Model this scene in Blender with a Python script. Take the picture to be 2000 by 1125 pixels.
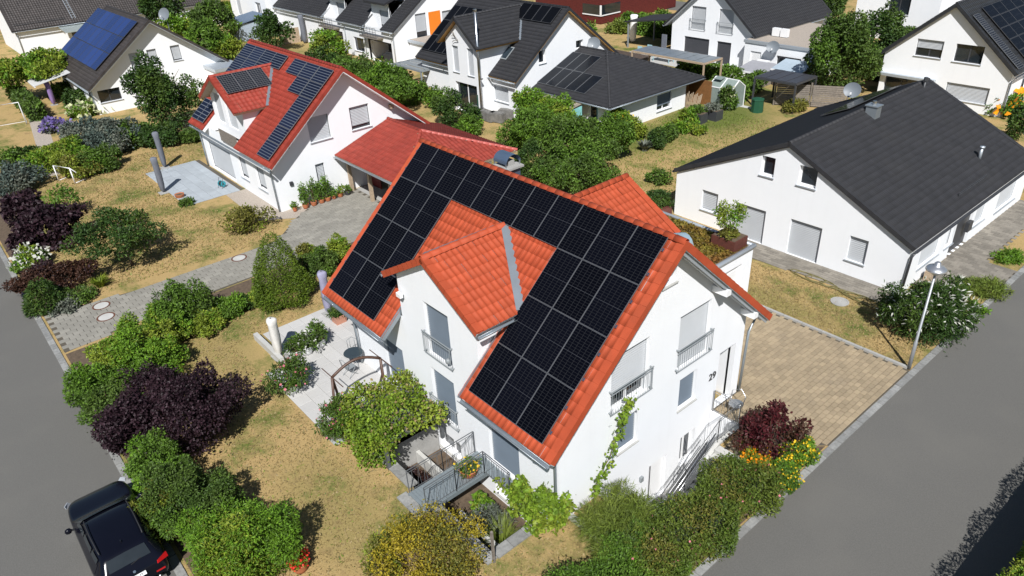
import bpy, bmesh, math, random
import numpy as np
from mathutils import Vector, Matrix
from mathutils.geometry import tessellate_polygon
random.seed(7); RNG = np.random.default_rng(11)
for o in list(bpy.data.objects): bpy.data.objects.remove(o)
S = bpy.context.scene
COL = S.collection
PI = math.pi
# ------------------------------------------------------------------ camera
FPX = 1416.36
CAMP = np.array([24.06490809, -15.48966416, 17.915])
RC = np.array([[0.6522818, 0.75648983, -0.04745098],
               [0.35455452, -0.35984693, -0.8630187],
               [-0.66993996, 0.54610744, -0.50293849]])     # right, down, forward
cd = bpy.data.cameras.new('camera'); cam = bpy.data.objects.new('camera', cd); COL.objects.link(cam)
cd.sensor_width = 36; cd.lens = FPX / 2000 * 36; cd.clip_start = 0.2; cd.clip_end = 2000
mw = Matrix.Identity(4)
for i in range(3):
    mw[i][0] = RC[0][i]; mw[i][1] = -RC[1][i]; mw[i][2] = -RC[2][i]; mw[i][3] = CAMP[i]
cam.matrix_world = mw
S.camera = cam
# ------------------------------------------------------------------ light
SUN_AZ, SUN_EL = math.radians(-42.0), math.radians(46.7)
sd = Vector((math.cos(SUN_EL) * math.cos(SUN_AZ), math.cos(SUN_EL) * math.sin(SUN_AZ), math.sin(SUN_EL)))
w = bpy.data.worlds.new('World'); S.world = w; w.use_nodes = True
nt = w.node_tree; sky = nt.nodes.new('ShaderNodeTexSky'); sky.sky_type = 'NISHITA'; sky.sun_disc = False; sky.ozone_density = 3.0; sky.air_density = 1.2; sky.dust_density = 0.4
sky.sun_elevation = SUN_EL; sky.sun_rotation = math.atan2(sd.x, sd.y)
nt.links.new(sky.outputs[0], nt.nodes['Background'].inputs[0]); nt.nodes['Background'].inputs[1].default_value = 0.05
sl = bpy.data.lights.new('sun', 'SUN'); sl.energy = 5.0; sl.angle = math.radians(0.53); sl.color = (1.0, 0.985, 0.965)
so = bpy.data.objects.new('sun', sl); COL.objects.link(so); so.location = (30, -30, 40)
so.rotation_euler = (-sd).to_track_quat('-Z', 'Y').to_euler()
S.view_settings.view_transform = 'Standard'; S.view_settings.look = 'None'; S.view_settings.gamma = 1.0
S.view_settings.exposure = 0.33; S.view_settings.use_curve_mapping = False
S.render.engine = 'CYCLES'
S.cycles.max_bounces = 6; S.cycles.diffuse_bounces = 3; S.cycles.glossy_bounces = 3; S.cycles.transmission_bounces = 4

# ------------------------------------------------------------------ pixel -> place (photo pixels, 2000 x 1125)
def ray(px, py): return np.array([(px - 1000) / FPX, (py - 562.5) / FPX, 1.0]) @ RC
def G(px, py, z=0.0):
    d = ray(px, py); return CAMP + d * ((z - CAMP[2]) / d[2])
def AX(px, py, ax, val):
    d = ray(px, py); return CAMP + d * ((val - CAMP[ax]) / d[ax])
def dist(p): return float(np.linalg.norm(np.asarray(p, float) - CAMP))
def pxm(p): return float(RC[2] @ (np.asarray(p, float) - CAMP)) / FPX     # metres per photo pixel there

# ------------------------------------------------------------------ objects
WL = {}
def tag(o, label=None, cat=None, group=None, kind=None):
    if label: o['label'] = label
    if cat: o['category'] = cat
    if group: o['group'] = group
    if kind: o['kind'] = kind
    return o
def thing(name, label, cat, loc=(0, 0, 0), group=None, rz=0.0):
    o = bpy.data.objects.new(name, None); COL.objects.link(o); o.empty_display_size = 0.3
    o.location = loc; o.rotation_euler = (0, 0, rz); WL[o.name] = Vector(loc)
    return tag(o, label, cat, group)
class MB:
    def __init__(s): s.v = []; s.f = []
    def add(s, vs, fs):
        n = len(s.v); s.v += [tuple(map(float, p)) for p in vs]; s.f += [tuple(i + n for i in f) for f in fs]; return s
    def quad(s, a, b, c, d): return s.add([a, b, c, d], [(0, 1, 2, 3)])
    def box(s, x0, x1, y0, y1, z0, z1):
        return s.add([(x0, y0, z0), (x1, y0, z0), (x1, y1, z0), (x0, y1, z0), (x0, y0, z1), (x1, y0, z1), (x1, y1, z1), (x0, y1, z1)],
                     [(0, 3, 2, 1), (4, 5, 6, 7), (0, 1, 5, 4), (1, 2, 6, 5), (2, 3, 7, 6), (3, 0, 4, 7)])
    def bar(s, a, b, w, h, up=(0, 0, 1)):
        a = Vector(a); b = Vector(b); d = (b - a).normalized(); u = Vector(up)
        if abs(d.dot(u)) > .98: u = Vector((1, 0, 0))
        sd_ = d.cross(u).normalized() * (w / 2); up_ = sd_.cross(d).normalized() * (h / 2)
        P = [a - sd_ - up_, a + sd_ - up_, a + sd_ + up_, a - sd_ + up_, b - sd_ - up_, b + sd_ - up_, b + sd_ + up_, b - sd_ + up_]
        return s.add(P, [(0, 1, 2, 3), (7, 6, 5, 4), (0, 4, 5, 1), (1, 5, 6, 2), (2, 6, 7, 3), (3, 7, 4, 0)])
    def tube(s, pts, r, n=6, cap=True):
        pts = [Vector(p) for p in pts]; rs = r if isinstance(r, (list, tuple)) else [r] * len(pts)
        vs = []; fs = []; ref = None
        for i, p in enumerate(pts):
            d = (pts[min(i + 1, len(pts) - 1)] - pts[max(i - 1, 0)]).normalized()
            if ref is None or abs(ref.dot(d)) > .95: ref = Vector((0, 0, 1)) if abs(d.z) < .9 else Vector((1, 0, 0))
            a = d.cross(ref).normalized(); b = d.cross(a).normalized(); ref = b.cross(d) if False else ref
            for k in range(n):
                t = 2 * PI * k / n; vs.append(p + (a * math.cos(t) + b * math.sin(t)) * rs[i])
        for i in range(len(pts) - 1):
            for k in range(n):
                fs.append((i * n + k, i * n + (k + 1) % n, (i + 1) * n + (k + 1) % n, (i + 1) * n + k))
        if cap: fs += [tuple(range(n))[::-1], tuple((len(pts) - 1) * n + k for k in range(n))]
        return s.add(vs, fs)
    def lathe(s, prof, c=(0, 0, 0), n=16, cap=True):
        vs = []; fs = []; m = len(prof)
        for (r, z) in prof:
            for k in range(n):
                t = 2 * PI * k / n; vs.append((c[0] + r * math.cos(t), c[1] + r * math.sin(t), c[2] + z))
        for i in range(m - 1):
            for k in range(n): fs.append((i * n + k, i * n + (k + 1) % n, (i + 1) * n + (k + 1) % n, (i + 1) * n + k))
        if cap: fs += [tuple(range(n))[::-1], tuple((m - 1) * n + k for k in range(n))]
        return s.add(vs, fs)
    def prism(s, poly, off):
        """flat polygon (3-D points) given thickness along off"""
        n = len(poly); o = Vector(off); A = [Vector(p) for p in poly]
        tri = tessellate_polygon([A])
        vs = A + [p + o for p in A]
        fs = [tuple(t) for t in tri] + [tuple(i + n for i in t[::-1]) for t in tri]
        fs += [(i, (i + 1) % n, (i + 1) % n + n, i + n) for i in range(n)]
        return s.add(vs, fs)
    def xf(s, M, start=0):
        for i in range(start, len(s.v)): s.v[i] = tuple(M @ Vector(s.v[i]))
        return s
def mesh_of(name, mb, smooth=False, mats=(), bev=0):
    me = bpy.data.meshes.new(name)
    me.from_pydata(mb.v, [], mb.f)
    bm = bmesh.new(); bm.from_mesh(me); bmesh.ops.recalc_face_normals(bm, faces=bm.faces)
    if bev: bmesh.ops.bevel(bm, geom=[e for e in bm.edges if e.is_manifold and e.calc_face_angle(0) > .5], offset=bev, segments=2, affect='EDGES', clamp_overlap=True)
    bm.to_mesh(me); bm.free()
    for m in mats: me.materials.append(m)
    me.polygons.foreach_set('use_smooth', [bool(smooth)] * len(me.polygons))
    me.update(); return me
def link(name, me, parent=None, M=None):
    o = bpy.data.objects.new(name, me); COL.objects.link(o)
    if parent is not None:
        o.parent = parent
        if parent.type == 'EMPTY' and M is None: o.matrix_basis = parent.matrix_basis.inverted()
    if M is not None: o.matrix_basis = M
    return o
def part(parent, name, mb, mat, smooth=False, local=False, bev=0):
    """mesh in world coordinates (or local to an Empty) as a child"""
    o = link(name, mesh_of(name, mb, smooth, (mat,), bev), parent, Matrix.Identity(4) if local else None)
    return o
def solo(name, mb, mat, label, cat, base=None, group=None, smooth=False, kind=None, bev=0):
    """a thing that is one mesh; origin put at its base"""
    vs = np.array(mb.v)
    if base is None: base = (vs[:, 0].mean(), vs[:, 1].mean(), vs[:, 2].min())
    b = Vector(base); mb.v = [tuple(Vector(p) - b) for p in mb.v]
    o = link(name, mesh_of(name, mb, smooth, (mat,), bev)); o.location = b
    return tag(o, label, cat, group, kind)
def struct(name, mb, mat, smooth=False):
    o = link(name, mesh_of(name, mb, smooth, (mat,))); o['kind'] = 'structure'; return o
def np_mesh(name, V, F, mats, smooth=False):
    me = bpy.data.meshes.new(name); V = np.asarray(V, np.float32); F = np.asarray(F, np.int32)
    k = F.shape[1]
    me.vertices.add(len(V)); me.vertices.foreach_set('co', V.ravel())
    me.loops.add(F.size); me.loops.foreach_set('vertex_index', F.ravel())
    me.polygons.add(len(F)); me.polygons.foreach_set('loop_start', np.arange(0, F.size, k, dtype=np.int32))
    me.update(calc_edges=True)
    for m in mats: me.materials.append(m)
    me.polygons.foreach_set('use_smooth', np.full(len(F), bool(smooth)))
    return me

# ------------------------------------------------------------------ materials
MATS = {}
def rgb(c): return (c[0], c[1], c[2], 1)
def mat(name, base, rough=.6, var=.08, scale=3.0, bump=0.0, bscale=60.0, metal=0.0, spec=.5, coat=0.0, island=0.0, objvar=0.0, base2=None, emit=None, detail=4.0, trans=0.0, stain=None, streak=0.0):
    if name in MATS: return MATS[name]
    m = bpy.data.materials.new(name); m.use_nodes = True; N = m.node_tree.nodes; L = m.node_tree.links
    b = N['Principled BSDF']; b.inputs['Roughness'].default_value = rough; b.inputs['Metallic'].default_value = metal
    b.inputs['Specular IOR Level'].default_value = spec; b.inputs['Coat Weight'].default_value = coat
    tc = N.new('ShaderNodeNewGeometry')
    no = N.new('ShaderNodeTexNoise'); no.inputs['Scale'].default_value = scale; no.inputs['Detail'].default_value = detail; no.inputs['Roughness'].default_value = .6
    L.new(tc.outputs['Position'], no.inputs['Vector'])
    mx = N.new('ShaderNodeMix'); mx.data_type = 'RGBA'
    c2 = base2 if base2 else tuple(min(1, x * (1 + var)) for x in base)
    c1 = base if base2 else tuple(x * (1 - var) for x in base)
    mx.inputs[6].default_value = rgb(c1); mx.inputs[7].default_value = rgb(c2)
    rp = N.new('ShaderNodeMapRange'); rp.inputs[1].default_value = .3; rp.inputs[2].default_value = .7
    L.new(no.outputs[0], rp.inputs[0]); L.new(rp.outputs[0], mx.inputs[0])
    out = mx.outputs[2]
    if island or objvar:
        ge = N.new('ShaderNodeNewGeometry'); oi = N.new('ShaderNodeObjectInfo')
        ad = N.new('ShaderNodeMath'); ad.operation = 'ADD'; L.new(ge.outputs['Random Per Island'], ad.inputs[0]); L.new(oi.outputs['Random'], ad.inputs[1])
        fr = N.new('ShaderNodeMath'); fr.operation = 'FRACT'; L.new(ad.outputs[0], fr.inputs[0])
        mr = N.new('ShaderNodeMapRange'); mr.inputs[3].default_value = 1 - max(island, objvar); mr.inputs[4].default_value = 1 + max(island, objvar)
        L.new(fr.outputs[0], mr.inputs[0])
        vm = N.new('ShaderNodeVectorMath'); vm.operation = 'SCALE'; L.new(out, vm.inputs[0]); L.new(mr.outputs[0], vm.inputs[3]); out = vm.outputs[0]
    if stain:
        n2 = N.new('ShaderNodeTexNoise'); n2.inputs['Scale'].default_value = stain[0]; n2.inputs['Detail'].default_value = 6; L.new(tc.outputs['Position'], n2.inputs['Vector'])
        r2 = N.new('ShaderNodeMapRange'); r2.inputs[1].default_value = .5; r2.inputs[2].default_value = .75; r2.inputs[4].default_value = stain[1]; L.new(n2.outputs[0], r2.inputs[0])
        m2 = N.new('ShaderNodeMix'); m2.data_type = 'RGBA'; L.new(r2.outputs[0], m2.inputs[0]); L.new(out, m2.inputs[6]); m2.inputs[7].default_value = rgb(stain[2]); out = m2.outputs[2]
    if streak:      # rain streaks: noise drawn out vertically
        mp = N.new('ShaderNodeVectorMath'); mp.operation = 'MULTIPLY'; mp.inputs[1].default_value = (2.6, 2.6, .16); L.new(tc.outputs['Position'], mp.inputs[0])
        n4 = N.new('ShaderNodeTexNoise'); n4.inputs['Scale'].default_value = 1.0; n4.inputs['Detail'].default_value = 5; L.new(mp.outputs[0], n4.inputs['Vector'])
        r4 = N.new('ShaderNodeMapRange'); r4.inputs[1].default_value = .52; r4.inputs[2].default_value = .8; r4.inputs[4].default_value = streak; L.new(n4.outputs[0], r4.inputs[0])
        m4 = N.new('ShaderNodeMix'); m4.data_type = 'RGBA'; L.new(r4.outputs[0], m4.inputs[0]); L.new(out, m4.inputs[6]); m4.inputs[7].default_value = rgb((.45, .45, .43)); out = m4.outputs[2]
    L.new(out, b.inputs['Base Color'])
    if bump:
        n3 = N.new('ShaderNodeTexNoise'); n3.inputs['Scale'].default_value = bscale; n3.inputs['Detail'].default_value = 3; L.new(tc.outputs['Position'], n3.inputs['Vector'])
        bp = N.new('ShaderNodeBump'); bp.inputs['Strength'].default_value = bump; bp.inputs['Distance'].default_value = .02
        L.new(n3.outputs[0], bp.inputs['Height']); L.new(bp.outputs[0], b.inputs['Normal'])
    if trans:
        tr = N.new('ShaderNodeBsdfTranslucent'); L.new(out, tr.inputs[0]); ms = N.new('ShaderNodeMixShader'); ms.inputs[0].default_value = trans
        L.new(b.outputs[0], ms.inputs[1]); L.new(tr.outputs[0], ms.inputs[2]); L.new(ms.outputs[0], N['Material Output'].inputs[0])
    MATS[name] = m; return m
def glass_mat(name, base=(.015, .02, .025), rough=.06):
    return mat(name, base, rough, .3, .6, spec=.7, coat=.3)
def leaf(name, c, c2=None, isl=.5):
    return mat('leaf_' + name, c, .55, .25, 1.1, island=isl, base2=c2, spec=.3, trans=.25)
PLASTER = mat('white_plaster', (.785, .795, .81), .9, .015, .8, .25, 90, stain=(.35, .12, (.68, .69, .69)), streak=.06)
PLASTER_OLD = mat('white_plaster_weathered', (.78, .78, .77), .9, .02, .8, .25, 80, stain=(.3, .2, (.62, .62, .60)))
TILE_O = mat('tile_orange_clay', (.385, .068, .027), .68, .10, 2.0, .15, 40, island=.07, objvar=.07, spec=.25, stain=(1.6, .35, (.31, .072, .034)))
TILE_R = mat('tile_red_glazed', (.275, .042, .027), .62, .12, 2.0, .1, 40, island=.10, objvar=.10, spec=.25, stain=(1.3, .35, (.19, .032, .023)))
TILE_RB = mat('tile_deep_red', (.25, .040, .027), .62, .12, 2.0, .1, 40, island=.10, objvar=.10, spec=.25, stain=(1.1, .4, (.14, .022, .018)))
TILE_D = mat('tile_anthracite', (.026, .026, .029), .7, .12, 2.0, .15, 50, island=.10, objvar=.10, spec=.35, stain=(.6, .25, (.038, .037, .036)))
TILE_D2 = mat('tile_dark_brown', (.040, .033, .031), .6, .15, 2.0, .15, 50, island=.2, objvar=.2)
TILE_B = mat('tile_black', (.022, .023, .026), .5, .15, 2.0, .15, 50, island=.15, objvar=.15)
ZINC = mat('zinc_sheet', (.36, .40, .43), .42, .08, 2.0, metal=.7)
ZINC_B = mat('zinc_blue', (.14, .20, .29), .38, .1, 2.0, metal=.6)
STEEL = mat('stainless_steel', (.62, .62, .62), .28, .05, 3, metal=1.0)
IRON = mat('grey_painted_iron', (.09, .095, .10), .45, .1, 3)
GREYMETAL = mat('grey_painted_metal', (.22, .24, .25), .45, .06, 3)
ANTH = mat('anthracite_metal', (.045, .047, .052), .45, .08, 3)
WHITEP = mat('white_pvc', (.78, .78, .78), .4, .02, 2)
SHUT = mat('shutter_light_grey', (.42, .435, .45), .5, .03, 2)
SHUT_B = mat('shutter_blue_grey', (.125, .155, .19), .5, .04, 2)
SHUT_D = mat('shutter_anthracite', (.055, .056, .062), .5, .06, 2)
SILL = mat('aluminium_sill', (.48, .52, .56), .4, .04, 3, metal=.5)
GLASS = glass_mat('window_glass')
WOOD_BROWN = mat('brown_timber', (.20, .09, .03), .6, .2, 6)
WOOD_HONEY = mat('honey_timber', (.42, .22, .05), .6, .15, 6)
WOOD_GREY = mat('weathered_timber', (.19, .165, .14), .8, .25, 7, .2, 30)
WOOD_PALE = mat('pale_timber', (.38, .29, .20), .8, .2, 7, .2, 30)
WOOD_DARK = mat('dark_stained_timber', (.085, .062, .048), .7, .2, 7)
CONC = mat('concrete', (.33, .325, .31), .85, .12, 2.0, .3, 40, stain=(.9, .35, (.20, .19, .175)))
CONC_L = mat('pale_concrete', (.46, .455, .43), .85, .1, 1.5, .3, 40, stain=(1.1, .35, (.27, .26, .23)))
GRANITE = mat('granite_kerb', (.235, .235, .225), .85, .2, 9, .3, 60, island=.15, objvar=.15)
TERRA = mat('terracotta', (.42, .14, .06), .75, .12, 6)
SOIL = mat('garden_soil', (.10, .07, .045), .95, .3, 6, .6, 30)
GRAVEL = mat('gravel_pale', (.36, .31, .26), .9, .35, 25, .8, 70)
SILVER = mat('anodised_silver', (.55, .56, .58), .35, .03, 3, metal=.8)
# ------------------------------------------------------------------ building kit
def pv_mat(name, cell, line, nx, ny, lw=.05, mid=True, rough=.12, hline_only=False, midw=.006):
    if name in MATS: return MATS[name]
    m = bpy.data.materials.new(name); m.use_nodes = True; N = m.node_tree.nodes; L = m.node_tree.links
    b = N['Principled BSDF']; b.inputs['Roughness'].default_value = rough; b.inputs['Specular IOR Level'].default_value = .06
    tc = N.new('ShaderNodeTexCoord'); sp = N.new('ShaderNodeSeparateXYZ'); L.new(tc.outputs['Generated'], sp.inputs[0])
    def lines(sock, n, lw):
        mu = N.new('ShaderNodeMath'); mu.operation = 'MULTIPLY'; mu.inputs[1].default_value = n; L.new(sock, mu.inputs[0])
        pp = N.new('ShaderNodeMath'); pp.operation = 'PINGPONG'; pp.inputs[1].default_value = .5; L.new(mu.outputs[0], pp.inputs[0])
        lt = N.new('ShaderNodeMath'); lt.operation = 'LESS_THAN'; lt.inputs[1].default_value = lw; L.new(pp.outputs[0], lt.inputs[0]); return lt.outputs[0]
    def mx(a, c):
        q = N.new('ShaderNodeMath'); q.operation = 'MAXIMUM'; L.new(a, q.inputs[0]); L.new(c, q.inputs[1]); return q.outputs[0]
    f = lines(sp.outputs[1], ny, lw)
    if not hline_only: f = mx(f, lines(sp.outputs[0], nx, lw * nx / ny * 1.6 if False else lw * .75))
    oi = N.new('ShaderNodeObjectInfo'); no = N.new('ShaderNodeTexNoise'); no.inputs['Scale'].default_value = 1.5; L.new(tc.outputs['Object'], no.inputs[0])
    c0 = N.new('ShaderNodeMix'); c0.data_type = 'RGBA'; c0.inputs[6].default_value = rgb(tuple(x * .7 for x in cell)); c0.inputs[7].default_value = rgb(tuple(x * 1.3 for x in cell)); L.new(oi.outputs['Random'], c0.inputs[0])
    c1 = N.new('ShaderNodeMix'); c1.data_type = 'RGBA'; L.new(c0.outputs[2], c1.inputs[6]); c1.inputs[7].default_value = rgb(line); L.new(f, c1.inputs[0]); out = c1.outputs[2]
    if mid:
        c2 = N.new('ShaderNodeMix'); c2.data_type = 'RGBA'; L.new(out, c2.inputs[6]); c2.inputs[7].default_value = rgb(tuple(min(1, x * 2.2) for x in line))
        s1 = N.new('ShaderNodeMath'); s1.operation = 'SUBTRACT'; s1.inputs[1].default_value = .5; L.new(sp.outputs[1], s1.inputs[0])
        ab = N.new('ShaderNodeMath'); ab.operation = 'ABSOLUTE'; L.new(s1.outputs[0], ab.inputs[0])
        lt = N.new('ShaderNodeMath'); lt.operation = 'LESS_THAN'; lt.inputs[1].default_value = midw; L.new(ab.outputs[0], lt.inputs[0]); L.new(lt.outputs[0], c2.inputs[0]); out = c2.outputs[2]
    L.new(out, b.inputs['Base Color']); MATS[name] = m; return m

def inside(poly, x, y):
    c = False; n = len(poly)
    for i in range(n):
        x1, y1 = poly[i]; x2, y2 = poly[(i + 1) % n]
        if (y1 > y) != (y2 > y) and x < (x2 - x1) * (y - y1) / (y2 - y1) + x1: c = not c
    return c
def tile_arrays(w, l, kind):
    """one roof tile: x across, y up the slope, z out of the roof"""
    if kind == 'pan': xs = [0, .12, .3, .5, .68, .82, 1.0]; zs = [.022, .009, .0, .003, .015, .031, .022]
    elif kind == 'double': xs = [0, .14, .28, .5, .64, .78, 1.0]; zs = [.02, .032, .012, .02, .032, .012, .02]
    else: xs = [0, .06, .5, .94, 1.0]; zs = [.0, .014, .016, .014, .0]
    V = []; n = len(xs); g = .994
    for (y, dz) in ((0.0, .0), (0.0, .009), (l * 1.06, .001)):
        for x, z in zip(xs, zs): V.append((x * w * g, y, z + dz))
    F = []
    for k in range(n - 1): F += [(k, k + 1, n + k + 1, n + k), (n + k, n + k + 1, 2 * n + k + 1, 2 * n + k)]
    return np.array(V), np.array(F)
class House:
    def __init__(s, name, label, cat, loc, group=None):
        s.root = thing(name, label, cat, loc, group); s.tiles = {}; s.mesh = {}; s.roof = None
    def slab(s, name, pts, off, mat_, parent=None): return part(parent or s.root, name, MB().prism(pts, off), mat_)
    def plane(s, P0, ea, eu, poly, mat_, tw=.30, tl=.34, kind='pan', skip=None, thick=.16, under=None, tiles=True, name='roof'):
        P0 = Vector(P0); ea = Vector(ea).normalized(); eu = Vector(eu).normalized(); n = ea.cross(eu)
        if n.z < 0: n = -n
        pts = [P0 + ea * a + eu * b - n * .012 for a, b in poly]
        r = part(s.root, name, MB().prism(pts, -n * thick), under or mat_)
        if s.roof is None: s.roof = r
        if tiles:
            A = [a for a, b in poly]; B = [b for a, b in poly]
            na = max(1, round((max(A) - min(A)) / tw)); nb = max(1, round((max(B) - min(B)) / tl)); w = (max(A) - min(A)) / na; l = (max(B) - min(B)) / nb
            key = (mat_.name, kind, round(w, 4), round(l, 4)); lst = s.tiles.setdefault(key, [])
            flip = ea.cross(eu).z < 0
            for i in range(na):
                for j in range(nb):
                    a = min(A) + (i + .5) * w; b = min(B) + (j + .5) * l
                    if not inside(poly, a, b) or (skip and skip(a, b)): continue
                    o = P0 + ea * (a - w / 2 if not flip else a + w / 2) + eu * (b - l / 2); e = ea if not flip else -ea
                    ja = random.gauss(0, .004); nn_ = (n + eu * random.gauss(0, .006) + e * random.gauss(0, .006)).normalized()
                    M = Matrix(((e.x, eu.x, nn_.x, o.x + e.x * ja), (e.y, eu.y, nn_.y, o.y + e.y * ja), (e.z, eu.z, nn_.z, o.z), (0, 0, 0, 1)))
                    lst.append((M, r))
        return r, n
    def finish(s, nind=0, name='roof_tile'):
        allt = []
        for key, lst in s.tiles.items():
            for M, r in lst:
                p = np.array(M.translation); vd = (CAMP - p); d = np.linalg.norm(vd); f = abs(np.dot(vd / d, np.array([M[0][2], M[1][2], M[2][2]])))
                facing = np.dot(vd, np.array([M[0][2], M[1][2], M[2][2]])) > 0
                allt.append(((key[2] * key[3] * f / d ** 2) if facing else 0, key, M, r))
        allt.sort(key=lambda t: -t[0])
        for sc, key, M, r in allt[:nind]:
            if key not in s.mesh:
                V, F = tile_arrays(key[2], key[3], key[1]); s.mesh[key] = np_mesh(name, V, F, (MATS[key[0]],), True)
            link(name, s.mesh[key], r, M)
        rest = {}
        for sc, key, M, r in allt[nind:]: rest.setdefault(key[0], []).append((key, M, r))
        for mn, lst in rest.items():
            VV = []; FF = []; off = 0; cache = {}
            for key, M, r in lst:
                if key not in cache: cache[key] = tile_arrays(key[2], key[3], key[1])
                V, F = cache[key]; A = np.array(M)
                VV.append(V @ A[:3, :3].T + A[:3, 3]); FF.append(F + off); off += len(V)
            o = link('roof_tiles', np_mesh('roof_tiles', np.concatenate(VV), np.concatenate(FF), (MATS[mn],), True), s.root); o['kind'] = 'stuff'
    def caps(s, a, b, mat_, r=.11, step=.36, name='ridge_tile', parent=None):
        """half-round cap tiles laid along a ridge, hip or verge, each its own piece"""
        a = Vector(a); b = Vector(b); d = b - a; L = d.length; d.normalize(); n = max(1, round(L / step)); st = L / n
        sdv = d.cross(Vector((0, 0, 1))).normalized(); up = sdv.cross(d).normalized()
        V = []; F = []; k = 7
        for (y, rr) in ((0, r * 1.06), (0, r * .9), (st * 1.05, r * .94)):
            for i in range(k):
                t = PI * i / (k - 1); V.append((math.cos(t) * rr, y, math.sin(t) * rr))
        for i in range(k - 1): F += [(i, i + 1, 2 * k + i + 1, 2 * k + i), (i, k + i, k + i + 1, i + 1)]
        me = np_mesh(name, V, F, (mat_,), True)
        for i in range(n):
            o = a + d * (i * st)
            M = Matrix(((sdv.x, d.x, up.x, o.x), (sdv.y, d.y, up.y, o.y), (sdv.z, d.z, up.z, o.z), (0, 0, 0, 1)))
            link(name, me, parent or s.roof, M)
    def verge(s, a, b, out, mat_, step=.34, drop=.17, name='verge_tile', parent=None):
        """cloaked verge tiles down a gable edge: a at the eave, b at the ridge, out = outward horizontal"""
        a = Vector(a); b = Vector(b); d = b - a; L = d.length; d.normalize(); n = max(1, round(L / step)); st = L / n; o_ = Vector(out)
        up = (o_.cross(d)).normalized()
        if up.z < 0: up = -up
        mb = MB(); mb.add([(-.24, 0, .02), (.02, 0, .05), (.02, 0, -drop), (.0, 0, -drop), (-.24, st * 1.04, .008), (.02, st * 1.04, .035), (.02, st * 1.04, -drop + .01), (.0, st * 1.04, -drop + .01)],
                          [(0, 1, 5, 4), (1, 2, 6, 5), (2, 3, 7, 6), (0, 3, 2, 1)])
        me = mesh_of(name, mb, False, (mat_,))
        for i in range(n):
            o = a + d * (i * st)
            link(name, me, parent or s.roof, Matrix(((o_.x, d.x, up.x, o.x), (o_.y, d.y, up.y, o.y), (o_.z, d.z, up.z, o.z), (0, 0, 0, 1))))
    def panels(s, P0, ea, eu, cells, w, h, gm, fm, lift=.09, gap=.012, name='solar_panel', fw=.028):
        P0 = Vector(P0); ea = Vector(ea).normalized(); eu = Vector(eu).normalized(); n = ea.cross(eu)
        if n.z < 0: n = -n
        key = ('pv', gm.name, w, h)
        if key not in s.mesh:
            W = w - gap * 2; Hh = h - gap * 2
            g = mesh_of(name, MB().box(fw * .6, W - fw * .6, fw * .6, Hh - fw * .6, 0, .034), False, (gm,))
            f = MB()
            for q in ((0, W, 0, fw), (0, W, Hh - fw, Hh), (0, fw, fw, Hh - fw), (W - fw, W, fw, Hh - fw)): f.box(*q, -.002, .038)
            s.mesh[key] = (g, mesh_of('panel_frame', f, False, (fm,)))
        g, f = s.mesh[key]; out = []
        flip = ea.cross(eu).z < 0
        for (a, b) in cells:
            o = P0 + ea * (a + gap + (w - 2 * gap if flip else 0)) + eu * (b + gap) + n * lift; e = -ea if flip else ea
            M = Matrix(((e.x, eu.x, n.x, o.x), (e.y, eu.y, n.y, o.y), (e.z, eu.z, n.z, o.z), (0, 0, 0, 1)))
            p = bpy.data.objects.new(name, g); COL.objects.link(p); p.parent = s.root; p.matrix_basis = s.root.matrix_basis.inverted() @ M
            fo = link('panel_frame', f, p, Matrix.Identity(4)); out.append(p)
        return out
    # ---- walls: plane x=val (ax 0, u=y) or y=val (ax 1, u=x)
    def wall(s, ax, val, out, outline, holes=(), mat_=None, depth=.28, name='wall'):
        mb = MB()
        def P(u, z, d=0): return (val + out * d, u, z) if ax == 0 else (u, val + out * d, z)
        us = sorted({round(u, 5) for u, z in outline} | {round(h[k], 5) for h in holes for k in (0, 1)}); n = len(outline)
        for ua, ub in zip(us, us[1:]):
            if ub - ua < 1e-4: continue
            um = (ua + ub) / 2; cr = []
            for i in range(n):
                (u1, z1), (u2, z2) = outline[i], outline[(i + 1) % n]
                if (u1 - um) * (u2 - um) < 0:
                    f = lambda u: z1 + (z2 - z1) * (u - u1) / (u2 - u1)
                    cr.append((f(um), f(ua), f(ub)))
            cr.sort()
            for lo, hi in zip(cr[::2], cr[1::2]):
                segs = [(lo[1], lo[2])]
                for h in sorted([h for h in holes if h[0] < um < h[1] and lo[0] < h[2] < hi[0]], key=lambda h: h[2]): segs += [(h[2], h[2]), (h[3], h[3])]
                segs.append((hi[1], hi[2]))
                for k in range(0, len(segs), 2):
                    p, q = segs[k], segs[k + 1]
                    if q[0] - p[0] < 1e-4 and q[1] - p[1] < 1e-4: continue
                    mb.quad(P(ua, p[0]), P(ub, p[1]), P(ub, q[1]), P(ua, q[0]))
        for (a, b, c, d) in holes:
            for (p, q) in (((a, c), (a, d)), ((a, d), (b, d)), ((b, d), (b, c)), ((b, c), (a, c))):
                mb.add([P(*p), P(*q), P(*q, -depth), P(*p, -depth)], [(0, 1, 2, 3)])
        return part(s.root, name, mb, mat_ or PLASTER)
    def window(s, ax, val, out, u0, u1, z0, z1, shut=1.0, sm=None, fm=None, sill=True, mull=1, depth=.19, name='window', pane=True, sillmat=None, frame_w=.07):
        def B(mb, a, b, c, d, d0, d1):
            lo, hi = sorted((val + out * d0, val + out * d1))
            return mb.box(lo, hi, a, b, c, d) if ax == 0 else mb.box(a, b, lo, hi, c, d)
        fm = fm or WHITEP; sm = sm or SHUT; t = frame_w
        f = MB(); d0, d1 = -depth - .06, -depth
        B(f, u0, u1, z0, z0 + t, d0, d1); B(f, u0, u1, z1 - t, z1, d0, d1); B(f, u0, u0 + t, z0 + t, z1 - t, d0, d1); B(f, u1 - t, u1, z0 + t, z1 - t, d0, d1)
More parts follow.
